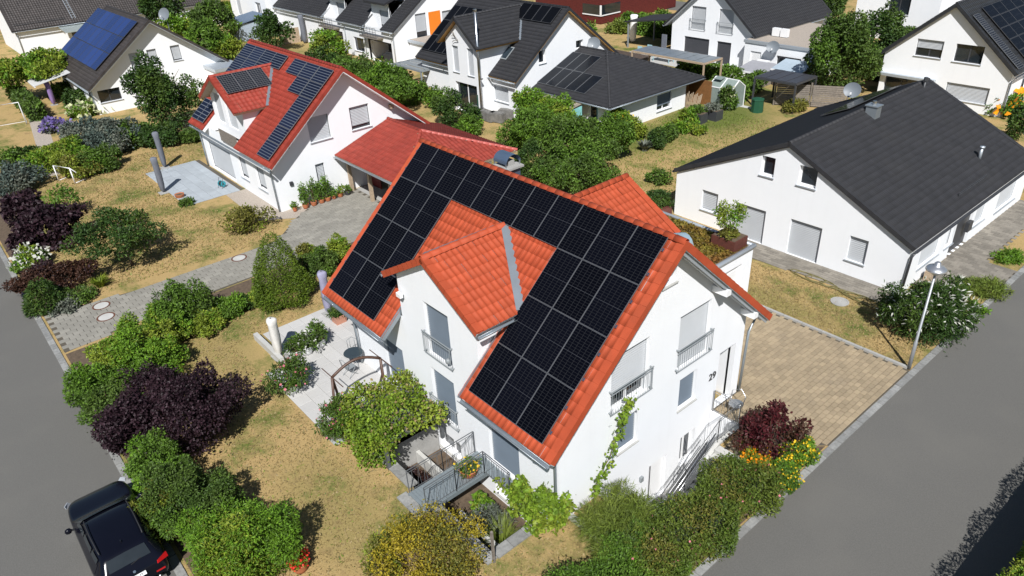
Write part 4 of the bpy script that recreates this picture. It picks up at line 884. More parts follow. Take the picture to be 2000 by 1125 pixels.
# --- white gabled house at the top centre right with flat annex
hw = House('balcony_gable_house', 'white gabled house with two french balconies, dark roof and dark ground floor blinds', 'house', (-20, 53, 0))
hq = [op(1, 47, *q) for q in (((1352, 11), (1376, 60)), ((1406, 17), (1430, 68)), ((1337, 70), (1382, 118)), ((1401, 80), (1424, 128)))]
gable(hw, 1, 47, 60, -24.4, -15.1, -19.8, 7.7, 3.75, 3.75, .5, .4, .7, .8, TILE_D, dict(a0=hq), kind='flat', under=SOFF, gut=SILL)
for i, q in enumerate(hq):
    w_ = hw.window(1, 47, -1, *q, 1, SHUT if i < 2 else SHUT_D, ANTH, False, 1, name='window' if i < 2 else 'terrace_door')
    if i < 2: hw.balcony_rail(w_, 1, 47, -1, q[0], q[1], q[2], 1.0)
hw.finish(0)
hn = House('flat_annex', 'white flat roofed annex with gravel roof, satellite dish and narrow window', 'annex', (-12, 50, 0))
hnd = [[-14.4, -13.3, .05, 2.0], [-11.7, -9.3, 1.15, 1.95]]
hn.wall(1, 46, -1, [(-15.1, -.2), (-8.3, -.2), (-8.3, 2.7), (-15.1, 2.7)], hnd); hn.wall(0, -8.3, 1, [(46, -.2), (56, -.2), (56, 2.7), (46, 2.7)]); hn.wall(0, -15.1, -1, [(46, -.2), (47.2, -.2), (47.2, 2.7), (46, 2.7)])
solid(hn, 'roof_edging', -15.2, -8.2, 45.9, 56, 2.703, 2.95, SILL); solid(hn, 'gravel_roof', -15.0, -8.4, 46.1, 56, 2.953, 2.97, GRAVEL); part(hn.root, 'door', MB().box(-14.4, -13.3, 46.1, 46.15, .05, 2.0), WHITEP); hn.window(1, 46, -1, *hnd[1], 0, None, ANTH, True, 2)

# --- gabled house on the right with black panels
hp = House('black_panel_gable_house', 'white gabled house with black panel roof and two dark upper windows, far right', 'house', (2.3, 53, 0))
hpq = [op(1, 46, *q) for q in (((1793, 75), (1837, 115)), ((1869, 85), (1915, 127)), ((1850, 160), (1925, 205)))]
po = gable(hp, 1, 46, 60, -2.2, 7.1, 2.35, 7.65, 3.75, 3.6, .35, .3, .35, .4, TILE_B, dict(a0=hpq + [[-1.8, 2.0, .05, 1.75]]), kind='flat', under=ANTH, gut=ANTH)
for i, q in enumerate(hpq): hp.window(1, 46, -1, *q, (.5, 0, 1)[i], SHUT, ANTH, True, (2, 2, 1)[i])
hp.window(1, 46, -1, -1.8, 2.0, .05, 1.75, 0, None, ANTH, False, 3, name='terrace_door'); solid(hp, 'awning_box', -2.3, 2.1, 45.6, 46.0, 1.8, 2.0, SILL)
hp.panels(po[1][0], po[1][1], po[1][2], [(2.6 + i * 1.7, .5 + j * 1.05) for i in range(6) for j in range(5)], 1.7, 1.05, PV_MAIN, PVF, .12); hp.panels(po[1][0], po[1][1], po[1][2], [(.4, .3 + j * 1.7) for j in range(3)], 1.02, 1.7, PV_SQ, PVF_S, .14, fw=.02)
hp.pipe([(7.45, 45.9, 3.0), (7.2, 45.9, 2.7), (7.2, 45.9, .05)], GREYMETAL); solid(hp, 'side_wing', 7.3, 14, 48.5, 56, 0, 2.6, PLASTER)
hp.finish(0)
# --- far houses along the top edge
hxr = House('red_timber_house', 'dark red timber clad house with a wrap-around corner window', 'house', (-47, 61, 0))
REDW = mat('red_boards', (.105, .016, .014), .6, .2, 4)
pl = MB()
for k in range(34): pl.box(-54, -41.9, 55.06, 55.1 + .0, .1 + k * .2, .1 + k * .2 + .18); pl.box(-41.9, -41.86, 55.1, 70, .1 + k * .2, .1 + k * .2 + .18)
solid(hxr, 'wall', -54, -41.9, 55.1, 70, 0, 7.2, mat('red_board_backing', (.06, .01, .009), .7)); cl_ = part(hxr.root, 'cladding_boards', pl, REDW); cl_['kind'] = 'stuff'
cq = MB(); cq.box(-45.0, -41.8, 54.95, 55.05, 1.0, 1.12); cq.box(-41.85, -41.75, 55.05, 58.6, 1.0, 1.12); cq.box(-41.95, -41.74, 54.94, 55.08, 1.12, 2.3); wv = part(hxr.root, 'corner_window', cq, WHITEP)
part(wv, 'pane', MB().box(-45.0, -41.95, 55.0, 55.04, 1.12, 2.3), GLASS); part(wv, 'pane', MB().box(-41.84, -41.8, 55.1, 58.6, 1.12, 2.3), GLASS)
wv = part(hxr.root, 'window', MB().box(-41.86, -41.76, 64, 65.3, 2.9, 3.0).box(-41.86, -41.78, 64, 64.1, 3.0, 4.6).box(-41.86, -41.78, 65.2, 65.3, 3.0, 4.6), WHITEP); part(wv, 'pane', MB().box(-41.85, -41.8, 64.1, 65.2, 3.0, 4.6), GLASS)
solid(hxr, 'roof', -54.5, -41.4, 54.5, 70.5, 7.2, 7.5, TILE_D)

# --- white cube house behind the huge tree, and a parked car there
fh = House('white_cube_house', 'white flat roofed house at the top edge behind the huge tree', 'house', (-12, 70, 0))
fh.wall(1, 66.5, -1, [(-15, -.2), (-6.5, -.2), (-6.5, 5.6), (-15, 5.6)], [[-11.6, -9.4, 2.6, 4.6]]); fh.window(1, 66.5, -1, -11.6, -9.4, 2.6, 4.6, 0, None, ANTH, True, 2); fh.wall(0, -6.5, 1, [(66.5, -.2), (76, -.2), (76, 5.6), (66.5, 5.6)]); solid(fh, 'roof', -15.2, -6.3, 66.3, 76, 5.603, 5.85, CONC)
solid(fh, 'carport_roof', -6.45, 6, 67, 76, 2.6, 2.9, GRAVEL); solid(fh, 'carport_wall', 5.6, 6, 67.2, 76, 0, 2.6, PLASTER); solid(fh, 'garage_door', -2.5, 1.5, 74, 74.2, 0, 2.5, ANTH)
lw = House('pv_flat_house', 'white house with low tilted panels at the top edge left of the row houses', 'house', (-78, 30, 0))
lw.wall(1, 24.6, -1, [(-84, -.2), (-72.1, -.2), (-72.1, 6.2), (-84, 6.2)], [[-82, -80.5, 1.8, 4.2], [-75.5, -73.8, 2.4, 4.0]]); lw.window(1, 24.6, -1, -82, -80.5, 1.8, 4.2, 1, SHUT, WHITEP); lw.window(1, 24.6, -1, -75.5, -73.8, 2.4, 4.0, 0, None, WHITEP, True, 2); lw.wall(0, -72.1, 1, [(24.6, -.2), (36, -.2), (36, 6.2), (24.6, 6.2)]); solid(lw, 'roof', -84.2, -71.9, 24.4, 36, 6.203, 6.45, SILL)
lw.panels((-80, 26, 6.6), (1, 0, 0), (0, .94, .34), [(i * 1.75, 0) for i in range(4)] + [(i * 1.75, 1.1) for i in range(4)], 1.75, 1.1, PV_MAIN, PVF, .05)
# ------------------------------------------------------------------ garden hardware of the main plot
def quick(name, label, cat, mb, m, **k): return solo(name, mb, m, label, cat, **k)
rt = thing('retaining_wall', 'grey stone edged retaining wall around the sunken bed in front of the house', 'wall', (8.8, -7, 0))
part(rt, 'wall', MB().box(5.58, 11.98, -7.08, -6.9, -1.4, .0), CONC); part(rt, 'wall', MB().box(11.75, 11.95, -6.9, -4.6, -1.4, .0), CONC); part(rt, 'wall', MB().box(5.55, 5.78, -6.9, -4.6, -1.4, .0), CONC)
part(rt, 'inner_wall', MB().box(5.8, 8.1, -5.65, -5.5, -1.3, -.75), CONC_L); part(rt, 'inner_wall', MB().box(9.4, 11.7, -6.35, -6.22, -1.3, -.55), CONC_L)
cm = mesh_of('coping_stone', MB().box(.006, .594, -.19, .19, 0, .07), False, (GRANITE,), .008)
for k in range(11):
    if 4 <= k < 6: continue
    link('coping_stone', cm, rt, Matrix.Translation(Vector((5.5 + k * .6, -7.05, .0)) - Vector((8.8, -7, 0))))
for k in range(2): link('coping_stone', cm, rt, Matrix.Translation(Vector((7.95 + k * .6, -7.58, .0)) - Vector((8.8, -7, 0))))
for k in range(4): link('coping_stone', cm, rt, Matrix.Translation(Vector((11.95, -6.85 + k * .6, .0)) - Vector((8.8, -7, 0))) @ Matrix.Rotation(PI / 2, 4, 'Z'))
DECK = mat('galvanised_grating', (.25, .29, .31), .5, .08, 5, metal=.4)
fb = thing('footbridge', 'grey metal footbridge with railings from the lawn to the house', 'footbridge', (8.7, -6, .2))
for k in range(25): 
    y = -7.45 + k * .118; part(fb, 'deck_slat', MB().box(8.2, 9.2, y, y + .112, .16, .20), DECK)
for x in (8.2, 9.2): part(fb, 'beam', MB().bar((x, -7.45, .07), (x, -4.56, .07), .05, .17), DECK)
part(fb, 'landing', MB().box(9.23, 10.45, -5.0, -4.57, .16, .2), DECK)
def railing(par, pts, h, m, nb, r=.018, slant=.0, name='railing', mid=True, low=.1, br=.007):
    mb = MB()
    for (a, b) in zip(pts, pts[1:]):
        a = Vector(a); b = Vector(b); L = (b - a).length; n = max(1, round(L / nb)); U = Vector((0, 0, 1))
        mb.tube([a + U * h, b + U * h], r, 6); mb.tube([a + U * (h - .1), b + U * (h - .1)], r * .7, 5); mb.tube([a + U * low, b + U * low], r * .7, 5)
        for i in range(n + 1): p = a + (b - a) * (i / n); q = a + (b - a) * (min(1, max(0, i / n + slant * (1 if i % 2 else -1) / n))); mb.tube([p + U * low, q + U * (h - .1)], br, 4)
        for p in (a, b): mb.tube([p, p + U * h], r * 1.1, 6)
    return part(par, name, mb, m)
railing(fb, [(8.2, -7.4, .15), (8.2, -6.0, .15), (8.2, -4.65, .15)], 1.0, IRON, .13, slant=.5); railing(fb, [(9.2, -7.4, .15), (9.2, -6.2, .15), (9.2, -5.02, .15), (10.5, -5.02, .15)], 1.0, IRON, .13, slant=.5)
# stairwell beside the gable
stw = thing('stairwell_walls', 'pale concrete stairwell walls along the gable side of the house', 'wall', (13.6, 0, 0))
pf = [(3.28, -2.4), (3.28, .06), (1.95, .06), (-1.75, -2.15), (-1.75, -2.4)]
part(stw, 'stair_wall', MB().prism([(13.5, y, z) for y, z in pf], (.2, 0, 0)), CONC_L)
part(stw, 'end_wall', MB().box(12.42, 13.72, 3.18, 3.28, -2.4, .04), PLASTER); part(stw, 'outer_wall', MB().box(14.66, 14.8, -2.8, 1.95, -2.4, .03), CONC_L); part(stw, 'outer_wall', MB().box(12.42, 14.8, -2.85, -2.7, -2.4, .05), CONC_L)
part(stw, 'coping', MB().box(12.3, 13.9, -4.25, -4.05, 0, .12), CONC_L)
stp = thing('concrete_stairs', 'weathered concrete stairs going down between hedge and house', 'stairs', (14.2, 1.9, 0))
for k in range(14):
    y1 = 1.95 - k * .265; z1 = -.01 - k * .165; part(stp, 'step', MB().box(13.72, 14.66, y1 - .30, y1, z1 - .3, z1), CONC_L)
srl = thing('stair_railing', 'stainless steel stair railing with twin handrails beside the gable', 'railing', (13.6, 2, 0))
railing(srl, [(13.6, 3.2, .06), (13.6, 1.95, .06)], 1.05, STEEL, .12); railing(srl, [(13.6, 1.95, .06), (13.6, .2, -1.0), (13.6, -1.6, -2.05)], 1.0, STEEL, .12); railing(srl, [(12.5, 3.22, .04), (13.6, 3.22, .04)], 1.0, STEEL, .12)
part(srl, 'handrail', MB().tube([(13.72, 1.6, .75), (13.72, -1.7, -1.25)], .024, 8), STEEL, True); part(srl, 'handrail', MB().tube([(13.72, 1.6, .45), (13.72, -1.7, -1.55)], .02, 8), STEEL, True)
# street lamp
lp = thing('street_lamp', 'grey street lamp with domed silver head at the driveway kerb', 'street lamp', (16.22, 10.86, 0))
LG = mat('galvanised_pole', (.34, .355, .37), .5, .06, 4, metal=.5); part(lp, 'pole', MB().tube([(0, 0, 0), (0, 0, 1.3), (0, 0, 1.32), (0, 0, 4.3)], [.075, .07, .052, .042], 12), LG, True, True)
part(lp, 'lens', MB().lathe([(.1, 4.28), (.14, 4.33), (.15, 4.45), (.12, 4.5)], n=14), mat('lamp_lens', (.55, .55, .5), .2), True, True)
hd_ = part(lp, 'lamp_head', MB().lathe([(.36, 4.46), (.37, 4.49), (.33, 4.56), (.2, 4.63), (.13, 4.66), (.12, 4.73), (.07, 4.79), (.01, 4.81)], n=24), SILVER, True, True)
# covers and manholes
def manhole(x, y, r, label, m=None, ring=None):
    o = thing('manhole_cover', label, 'manhole cover', (x, y, .03)); part(o, 'ring', MB().lathe([(r, -.02), (r, .014), (r * .82, .014), (r * .82, .0)], n=28), ring or mat('rusty_iron_ring', (.12, .05, .03), .8, .2, 8), False, True)
    part(o, 'lid', MB().lathe([(r * .81, -.02), (r * .8, .012), (.001, .012)], n=28), m or CONC_L, False, True)
for p_, l_ in (((467, 504), 'concrete manhole cover with rust ring, uphill one on the grey drive'), ((198, 597), 'concrete manhole cover with rust ring, upper of the pair near the left street'), ((207, 619), 'concrete manhole cover with rust ring, lower of the pair near the left street')):
    a = G(*p_, .03); manhole(a[0], a[1], .42, l_)
a = G(1640, 590); manhole(a[0], a[1], .4, 'plain concrete manhole cover in the lawn of the bungalow', CONC, CONC)
a = G(28, 552); quick('drain_grate', 'rusty square drain grate at the left kerb', 'drain grate', MB().box(a[0] - .3, a[0] + .3, a[1] - .2, a[1] + .2, 0, .03), mat('rust', (.13, .055, .035), .8))
# closed parasols
def parasol(p, h, r, m, label, name='closed_parasol', tilt=.0, foot=True):
    o = thing(name, label, 'parasol', p); 
    prof = [(r * .35, .12), (r * .75, .25), (r * .95, .6), (r, h * .55), (r * .95, h * .85), (r * 1.1, h * .97), (r * .8, h), (.02, h + .01)]
    mb = MB(); V = []; n = 14
    for (rr, z) in prof:
        for k in range(n): t = 2 * PI * k / n; q = rr * (1 + .14 * math.cos(3 * t + z * 1.5)); V.append((q * math.cos(t) + tilt * z, q * math.sin(t), z))
    mb.add(V, [(i * n + k, i * n + (k + 1) % n, (i + 1) * n + (k + 1) % n, (i + 1) * n + k) for i in range(len(prof) - 1) for k in range(n)]); part(o, 'cover', mb, m, True, True)
    part(o, 'pole', MB().tube([(0, 0, 0), (tilt * h, 0, h + .04)], .03, 8), ANTH, True, True)
    if foot: part(o, 'foot', MB().box(-.3, .3, -.3, .3, 0, .05), CONC, local=True)
    return o
CLOTHW = mat('white_canvas', (.62, .60, .56), .85, .06, 3, .4, 9); CLOTHL = mat('lilac_canvas', (.27, .26, .36), .85, .08, 3, .4, 9); CLOTHG = mat('grey_canvas', (.13, .14, .165), .8, .08, 3, .4, 9)
a = G(547, 697, .03); parasol((a[0], a[1], .04), 1.95, .2, CLOTHW, 'closed parasol in off-white cover at the terrace edge'); parasol((-4.05, -3.75, .03), 2.3, .2, CLOTHL, 'closed parasol in lilac cover behind the terracotta tub')
for p_, h_, l_ in (((320, 377), 2.5, 'closed grey parasol nearer the lawn edge of the blue-grey patio'), ((323, 328), 2.7, 'closed grey parasol at the far corner of the blue-grey patio')): a = G(*p_); parasol((a[0], a[1], .01), h_, .2, CLOTHG, l_)
a = G(106, 205); parasol((a[0], a[1], 0), 2.2, .22, mat('violet_cloth', (.25, .16, .36), .8), 'closed violet parasol on the terrace below the awning')
# bistro set
bt = thing('bistro_table', 'round dark glass topped bistro table on the white terrace', 'table', (.55, -5.0, .06)); part(bt, 'table_top', MB().lathe([(.0, .70), (.4, .70), (.41, .715), (.4, .73), (.0, .73)], n=24, cap=False), glass_mat('dark_glass_top', (.03, .04, .045), .1), False, True)
for k in range(3): t = k * 2.094; part(bt, 'leg', MB().tube([(.3 * math.cos(t), .3 * math.sin(t), 0), (-.22 * math.cos(t), -.22 * math.sin(t), .7)], .012, 5), GREYMETAL, local=True)
def bistro(p, rz, label):
    o = thing('bistro_chair', label, 'chair', p, 'bistro chairs on the white terrace', rz); part(o, 'seat', MB().box(-.2, .2, -.2, .2, .43, .45), GREYMETAL, local=True)
    part(o, 'backrest', MB().tube([(-.2, -.2, .45), (-.21, -.26, .8), (0, -.3, .92), (.21, -.26, .8), (.2, -.2, .45)], .013, 5).tube([(-.1, -.23, .45), (-.1, -.28, .88)], .01, 4).tube([(.1, -.23, .45), (.1, -.28, .88)], .01, 4), GREYMETAL, True, True)
    for sx in (-1, 1):
        for sy in (-1, 1): part(o, 'leg', MB().tube([(sx * .19, sy * .19, .44), (sx * .21, -sy * .24, 0)], .012, 5), GREYMETAL, local=True)
bistro((.0, -4.75, .06), math.radians(-120), 'wire bistro chair left of the round table by the downpipe'); bistro((.9, -5.45, .06), math.radians(10), 'wire bistro chair on the lawn side of the round table')
# hammock / swing frame
sw = thing('swing_frame', 'brown curved wooden swing frame on the white terrace', 'swing frame', (2.6, -6.2, .06)); BRW = mat('dark_brown_wood', (.085, .045, .03), .5, .2, 8)
pts = []
for k in range(13): t = k / 12; pts.append((2.75 + .35 * t, -7.0 + 1.9 * t, 1.75 + .38 * math.sin(PI * t) + .1 * t))
part(sw, 'arch_beam', MB().tube(pts, .055, 6), BRW, True)
for (tp, bs_) in ((pts[0], ((2.15, -6.75, .06), (3.3, -7.3, .06))), (pts[-1], ((2.4, -5.0, .06), (3.6, -5.2, .06)))):
    for b_ in bs_: m_ = (Vector(tp) + Vector(b_)) / 2; m_.x += (Vector(tp).x - b_[0]) * .28; part(sw, 'leg', MB().tube([tp, m_, b_], .055, 6), BRW, True)
for p_ in (pts[0], pts[-1]): part(sw, 'canopy_rod', MB().tube([(p_[0] - .75, p_[1] - .02, p_[2] + .03), (p_[0] + .85, p_[1], p_[2] + .03)], .02, 5), BRW)
# pots
POTW = mat('white_glazed_pot', (.66, .67, .67), .35, .03, 3); POTB = mat('pale_blue_tub', (.55, .62, .68), .5, .03, 3); POTD = mat('dark_pot', (.04, .042, .045), .6)
def pot(p, r, h, m, label, name='plant_pot', square=False, group=None, n=16):
    o = thing(name, label, 'pot', p, group)
    if square: part(o, 'tub', MB().add([(-r * .8, -r * .8, 0), (r * .8, -r * .8, 0), (r * .8, r * .8, 0), (-r * .8, r * .8, 0), (-r, -r, h), (r, -r, h), (r, r, h), (-r, r, h)], [(0, 1, 2, 3), (0, 1, 5, 4), (1, 2, 6, 5), (2, 3, 7, 6), (3, 0, 4, 7)]), m, local=True)
    else: part(o, 'bowl', MB().lathe([(r * .7, 0), (r * .9, h * .35), (r, h * .9), (r * 1.06, h), (r * .9, h), (r * .85, h * .85)], n=n), m, True, True)
    part(o, 'soil', MB().lathe([(r * .86, h * .86), (.001, h * .87)], n=12, cap=False), SOIL, local=True); return o
POTS = {}
def potpx(px, py, r, h, m, label, **k):
    a = G(px, py, .06); pot((a[0], a[1], .06), r, h, m, label, **k); return a[0], a[1], .06 + h * .85
POTS['a'] = potpx(626, 676, .27, .42, POTW, 'white round pot with a tall oleander, nearest the bistro table'); POTS['b'] = potpx(601, 690, .27, .4, POTW, 'white round pot with an oleander, middle of the terrace row'); POTS['c'] = potpx(580, 697, .22, .36, POTW, 'smaller white pot half hidden behind oleander leaves')
POTS['d'] = potpx(570, 765, .33, .4, POTW, 'wide white pot with a big oleander at the lawn edge'); POTS['e'] = potpx(660, 853, .4, .5, POTB, 'pale blue square tub with a pink flowering oleander', square=True)
POTS['f'] = (-3.1, -3.75, .5); pot((-3.1, -3.75, .06), .3, .45, mat('salmon_tub', (.50, .24, .16), .7), 'square salmon tub with a small round bush under the eave', square=True)
POTS['g'] = (8.9, -5.45, .48); pot((8.9, -5.45, .2), .33, .3, TERRA, 'terracotta bowl of yellow-green flowers standing on the footbridge')
a = G(588, 1112); POTS['h'] = (a[0], a[1], .35); pot((a[0], a[1], 0), .26, .35, TERRA, 'flower pot brimming with red blossoms at the bottom lawn edge')
low = quick('terrace_wall', 'low dark topped stone wall behind the terrace pots', 'wall', MB().box(-4.6, -1.9, -7.25, -7.05, 0, .32), CONC_L)
# red house: pots along wall, hose reels, goals
spots = [(577, 413), (598, 407), (614, 402), (629, 397), (641, 393), (653, 389), (665, 385), (680, 381)]
tags = ['small terracotta pot nearest the downpipe corner', 'terracotta pot with the first tall climbing stakes by the red roofed house', 'terracotta pot with the second tall climbing stakes, left of the blind door', 'terracotta pot with leafy tomato stakes before the blind door', 'terracotta pot with tall tomato plant right of the blind door', 'small terracotta pot with herbs, third from the carport', 'terracotta pot with large rhubarb-like leaves, second from the carport', 'dark pot with a bushy plant right beside the carport post']
for k, (s_, t_) in enumerate(zip(spots, tags)):
    a = G(*s_); rr = .2 if k not in (0, 5) else .15; POTS['r%d' % k] = (a[0], a[1], .28); pot((a[0], a[1], .01), rr, .3, TERRA if k != 7 else POTD, t_, group='pots along the wall of the red roofed house', n=12)
a = G(352, 386); POTS['p1'] = (a[0], a[1], .2); pot((a[0], a[1], .01), .3, .25, TERRA, 'terracotta bowl with a wooden toy at the patio corner')
HOSE = mat('cyan_plastic', (.03, .30, .36), .4); HOSEB = mat('dark_hose', (.02, .02, .022), .5)
def hosereel(p, rz, label):
    o = thing('hose_reel', label, 'hose reel', p, None, rz); V = MB()
    for x in (-.16, .16): V.lathe([(.18, 0), (.2, .01), (.2, .03), (.05, .035)], n=14, cap=False).xf(Matrix.Translation((x, 0, .3)) @ Matrix.Rotation(PI / 2, 4, 'Y'), len(V.v) - 56)
    part(o, 'reel', V, HOSE, local=True)
    t = MB()
    for k in range(5): t.tube([(-.12 + .06 * k, .13 * math.cos(q * PI / 6), .3 + .13 * math.sin(q * PI / 6)) for q in range(13)], .02, 5, False)
    part(o, 'hose', t, HOSEB, True, True); part(o, 'frame', MB().tube([(-.2, -.2, 0), (-.2, .05, .7), (.2, .05, .7), (.2, -.2, 0)], .015, 5).tube([(-.2, .2, 0), (-.2, 0, .3)], .015, 5).tube([(.2, .2, 0), (.2, 0, .3)], .015, 5), ANTH, local=True)
hosereel((14.05, 2.95, .03), .5, 'cyan and black hose reel trolley at the top of the stairs'); a = G(435, 367); hosereel((a[0], a[1], .02), .3, 'cyan hose reel trolley on the blue-grey patio')
def goal(p, w_, h_, d_, rz, label):
    o = thing('football_goal', label, 'goal', p, None, rz)
    part(o, 'frame', MB().tube([(-w_ / 2, 0, 0), (-w_ / 2, 0, h_), (w_ / 2, 0, h_), (w_ / 2, 0, 0)], .045, 6).tube([(-w_ / 2, 0, h_), (-w_ / 2, d_, 0), (w_ / 2, d_, 0), (w_ / 2, 0, h_)], .03, 6).tube([(-w_ / 2, 0, .03), (-w_ / 2, d_, .03)], .03, 5).tube([(w_ / 2, 0, .03), (w_ / 2, d_, .03)], .03, 5), WHITEP, True, True)
a = G(131, 356); goal((a[0], a[1], 0), 1.7, 1.15, .9, math.radians(205) + PI, 'small white goal frame on the dry lawn left'); a = G(12, 250); goal((a[0], a[1], 0), 3.2, 2.0, 1.2, math.radians(80), 'large white goal frame cut by the left picture edge')
# garage roof planters
RUST = mat('corten_steel', (.10, .028, .018), .8, .2, 6)
cp = thing('roof_planter', 'rusty square steel planter with a small tree on the sedum roof', 'planter', (8.0, 10.2, 2.82)); part(cp, 'tub', MB().box(-.6, .6, -.5, .5, 0, .5), RUST, local=True); part(cp, 'soil', MB().box(-.56, .56, -.46, .46, .5, .52), SOIL, local=True)
cp = thing('roof_planter', 'rusty round planter half hidden behind the rear orange gable', 'planter', (2.9, 11.4, 0)); part(cp, 'tub', MB().lathe([(.75, 0), (.8, 2.9), (.72, 2.9)], n=18), RUST, True, True); part(cp, 'soil', MB().lathe([(.72, 2.86), (.01, 2.87)], n=12, cap=False), SOIL, local=True)
# garden hose lying by the bungalow
rng = random.Random(3); pts = []
A_ = np.array(G(1563, 535)[:2]); B_ = np.array(G(1715, 600)[:2])
for k in range(120):
    t = k / 119; lp_ = 2 * PI * 9 * t; r_ = .45 + .25 * math.sin(t * 9); c_ = A_ + (B_ - A_) * t; pts.append((c_[0] + r_ * 1.3 * math.cos(lp_), c_[1] + r_ * .45 * math.sin(lp_), .06 + .01 * math.sin(k)))
solo('garden_hose', MB().tube(pts, .02, 5), mat('olive_hose', (.16, .14, .05), .5), 'olive garden hose lying in loose coils along the bungalow wall', 'hose', smooth=True)
lan = thing('lantern', 'small wooden lantern box beside the bungalow front door', 'lantern', (13.75, 18.3, 0)); part(lan, 'box', MB().box(-.16, .16, -.16, .16, .02, .5), WOOD_PALE, local=True); part(lan, 'handle', MB().tube([(-.1, 0, .5), (0, 0, .66), (.1, 0, .5)], .012, 5), ANTH, local=True)
# bench and chairs on the porch
pb = thing('porch_chair', 'curved wire garden chair beside the house entrance', 'chair', (13.1, 3.75, .02)); part(pb, 'seat', MB().lathe([(.26, .42), (.27, .45), (.02, .44)], n=14), STEEL, local=True); part(pb, 'back', MB().tube([(-.25, 0, .44), (-.28, .12, .85), (0, .24, .98), (.28, .12, .85), (.25, 0, .44)], .018, 6), STEEL, True, True)
for k in range(4): t = PI / 4 + k * PI / 2; part(pb, 'leg', MB().tube([(.2 * math.cos(t), .2 * math.sin(t), .43), (.27 * math.cos(t), .27 * math.sin(t), 0)], .014, 5), STEEL, local=True)
# wire posts by the sunken bed
for p_, l_, h_ in (((965, 1098), 'grey wire post at the corner of the sunken bed', 1.3),): a = G(*p_); quick('wire_post', l_, 'post', MB().bar((a[0], a[1], 0), (a[0], a[1], h_), .07, .07), WOOD_GREY)
# ------------------------------------------------------------------ back gardens
def dish(p, r, az, label, mast=.0, base=None):
    o = thing('satellite_dish', label, 'satellite dish', p, None, az); GD = mat('dish_grey', (.15, .17, .19), .5, .04, 3)
    V = MB().lathe([(r * q / 6, .12 * r * (q / 6) ** 2 * 2) for q in range(7)], n=22, cap=False); V.xf(Matrix.Rotation(math.radians(68), 4, 'Y') @ Matrix.Scale(1.1, 4, (0, 1, 0))); V.v = [(x, y, z + mast) for x, y, z in V.v]; part(o, 'reflector', V, GD, True, True)
    part(o, 'feed_arm', MB().tube([(.05, 0, mast - r * .85), (r * .95, 0, mast - .1)], .02, 5), GD, local=True); part(o, 'feed_horn', MB().box(r * .9, r * 1.05, -.05, .05, mast - .14, mast - .02), WHITEP, local=True)
    part(o, 'mast', MB().tube([(-.05, 0, 0 if mast else -.3), (-.05, 0, mast)], .03, 6), GREYMETAL, local=True)
a = AX(1160, 85, 0, -19.6); dish((a[0], a[1], a[2] - .9), .52, math.radians(-60), 'grey satellite dish on the gable of the dark tiled house', .9)
a = AX(1510, 92, 1, 45.5); dish((a[0], a[1], a[2] - .1), .52, math.radians(-70), 'grey satellite dish on the white flat annex wall', .1)
a = G(1665, 178, 4.5); dish((a[0], a[1], 3.6), .48, math.radians(-75), 'grey satellite dish rising behind the bungalow ridge', .95)
a = AX(524, 15, 1, 25.6); dish((a[0], a[1], a[2] - .1), .7, math.radians(-60), 'white satellite dish on the left end of the row houses', .1)
a = G(322, 28, 5.0); dish((a[0], a[1], 0), .7, math.radians(-60), 'satellite dish on a mast behind the blue panel house', 5.0)
# greenhouse
gh = thing('greenhouse', 'small glass greenhouse with white frame and open roof vent', 'greenhouse', (-9.6, 35.8, 0)); fgl = mat('greenhouse_glass', (.30, .36, .33), .15, .1, 2, trans=.3); FR = MB()
x0_, x1_, y0_, y1_, e_, r_ = -11.0, -8.8, 35.0, 36.8, 1.6, 2.2; ym_ = (y0_ + y1_) / 2
for (a_, b_) in (((x0_, y0_, 0), (x0_, y0_, e_)), ((x1_, y0_, 0), (x1_, y0_, e_)), ((x0_, y1_, 0), (x0_, y1_, e_)), ((x1_, y1_, 0), (x1_, y1_, e_)), ((x0_, y0_, e_), (x1_, y0_, e_)), ((x0_, y1_, e_), (x1_, y1_, e_)), ((x0_, ym_, r_), (x1_, ym_, r_)), ((x0_, y0_, e_), (x0_, ym_, r_)), ((x1_, y0_, e_), (x1_, ym_, r_)), ((x0_, y1_, e_), (x0_, ym_, r_)), ((x1_, y1_, e_), (x1_, ym_, r_)), ((-9.9, y0_, e_), (-9.9, ym_, r_)), ((-9.9, y0_, 0), (-9.9, y0_, e_))): FR.bar(a_, b_, .07, .07)
part(gh, 'frame', FR, WHITEP)
for (a_, b_) in ((x0_, -9.9), (-9.9, x1_)):
    part(gh, 'roof_pane', MB().prism([(a_ + .04, y0_, e_), (b_ - .04, y0_, e_), (b_ - .04, ym_, r_), (a_ + .04, ym_, r_)], (0, 0, .01)), fgl); part(gh, 'wall_pane', MB().box(a_ + .04, b_ - .04, y0_ - .005, y0_ + .005, .02, e_ - .04), fgl); part(gh, 'roof_pane', MB().prism([(a_ + .04, y1_, e_), (b_ - .04, y1_, e_), (b_ - .04, ym_, r_), (a_ + .04, ym_, r_)], (0, 0, .01)), fgl)
part(gh, 'wall_pane', MB().prism([(x1_, y0_, 0), (x1_, y1_, 0), (x1_, y1_, e_), (x1_, ym_, r_), (x1_, y0_, e_)], (.01, 0, 0)), fgl); part(gh, 'roof_vent', MB().prism([(-10.8, y0_ + .3, e_ + .55), (-10.1, y0_ + .3, e_ + .55), (-10.1, ym_, r_ + .05), (-10.8, ym_, r_ + .05)], (0, 0, .03)), fgl)
a = G(1478, 218); cbn = thing('compost_bin', 'dark green plastic compost bin beside the wooden fence', 'compost bin', (a[0], a[1], 0)); GRN = mat('dark_green_plastic', (.012, .07, .035), .5); part(cbn, 'body', MB().lathe([(.5, 0), (.46, .95)], n=8), GRN, local=True); part(cbn, 'lid', MB().lathe([(.5, .953), (.48, 1.05), (.1, 1.12), (.01, 1.12)], n=8), GRN, local=True)
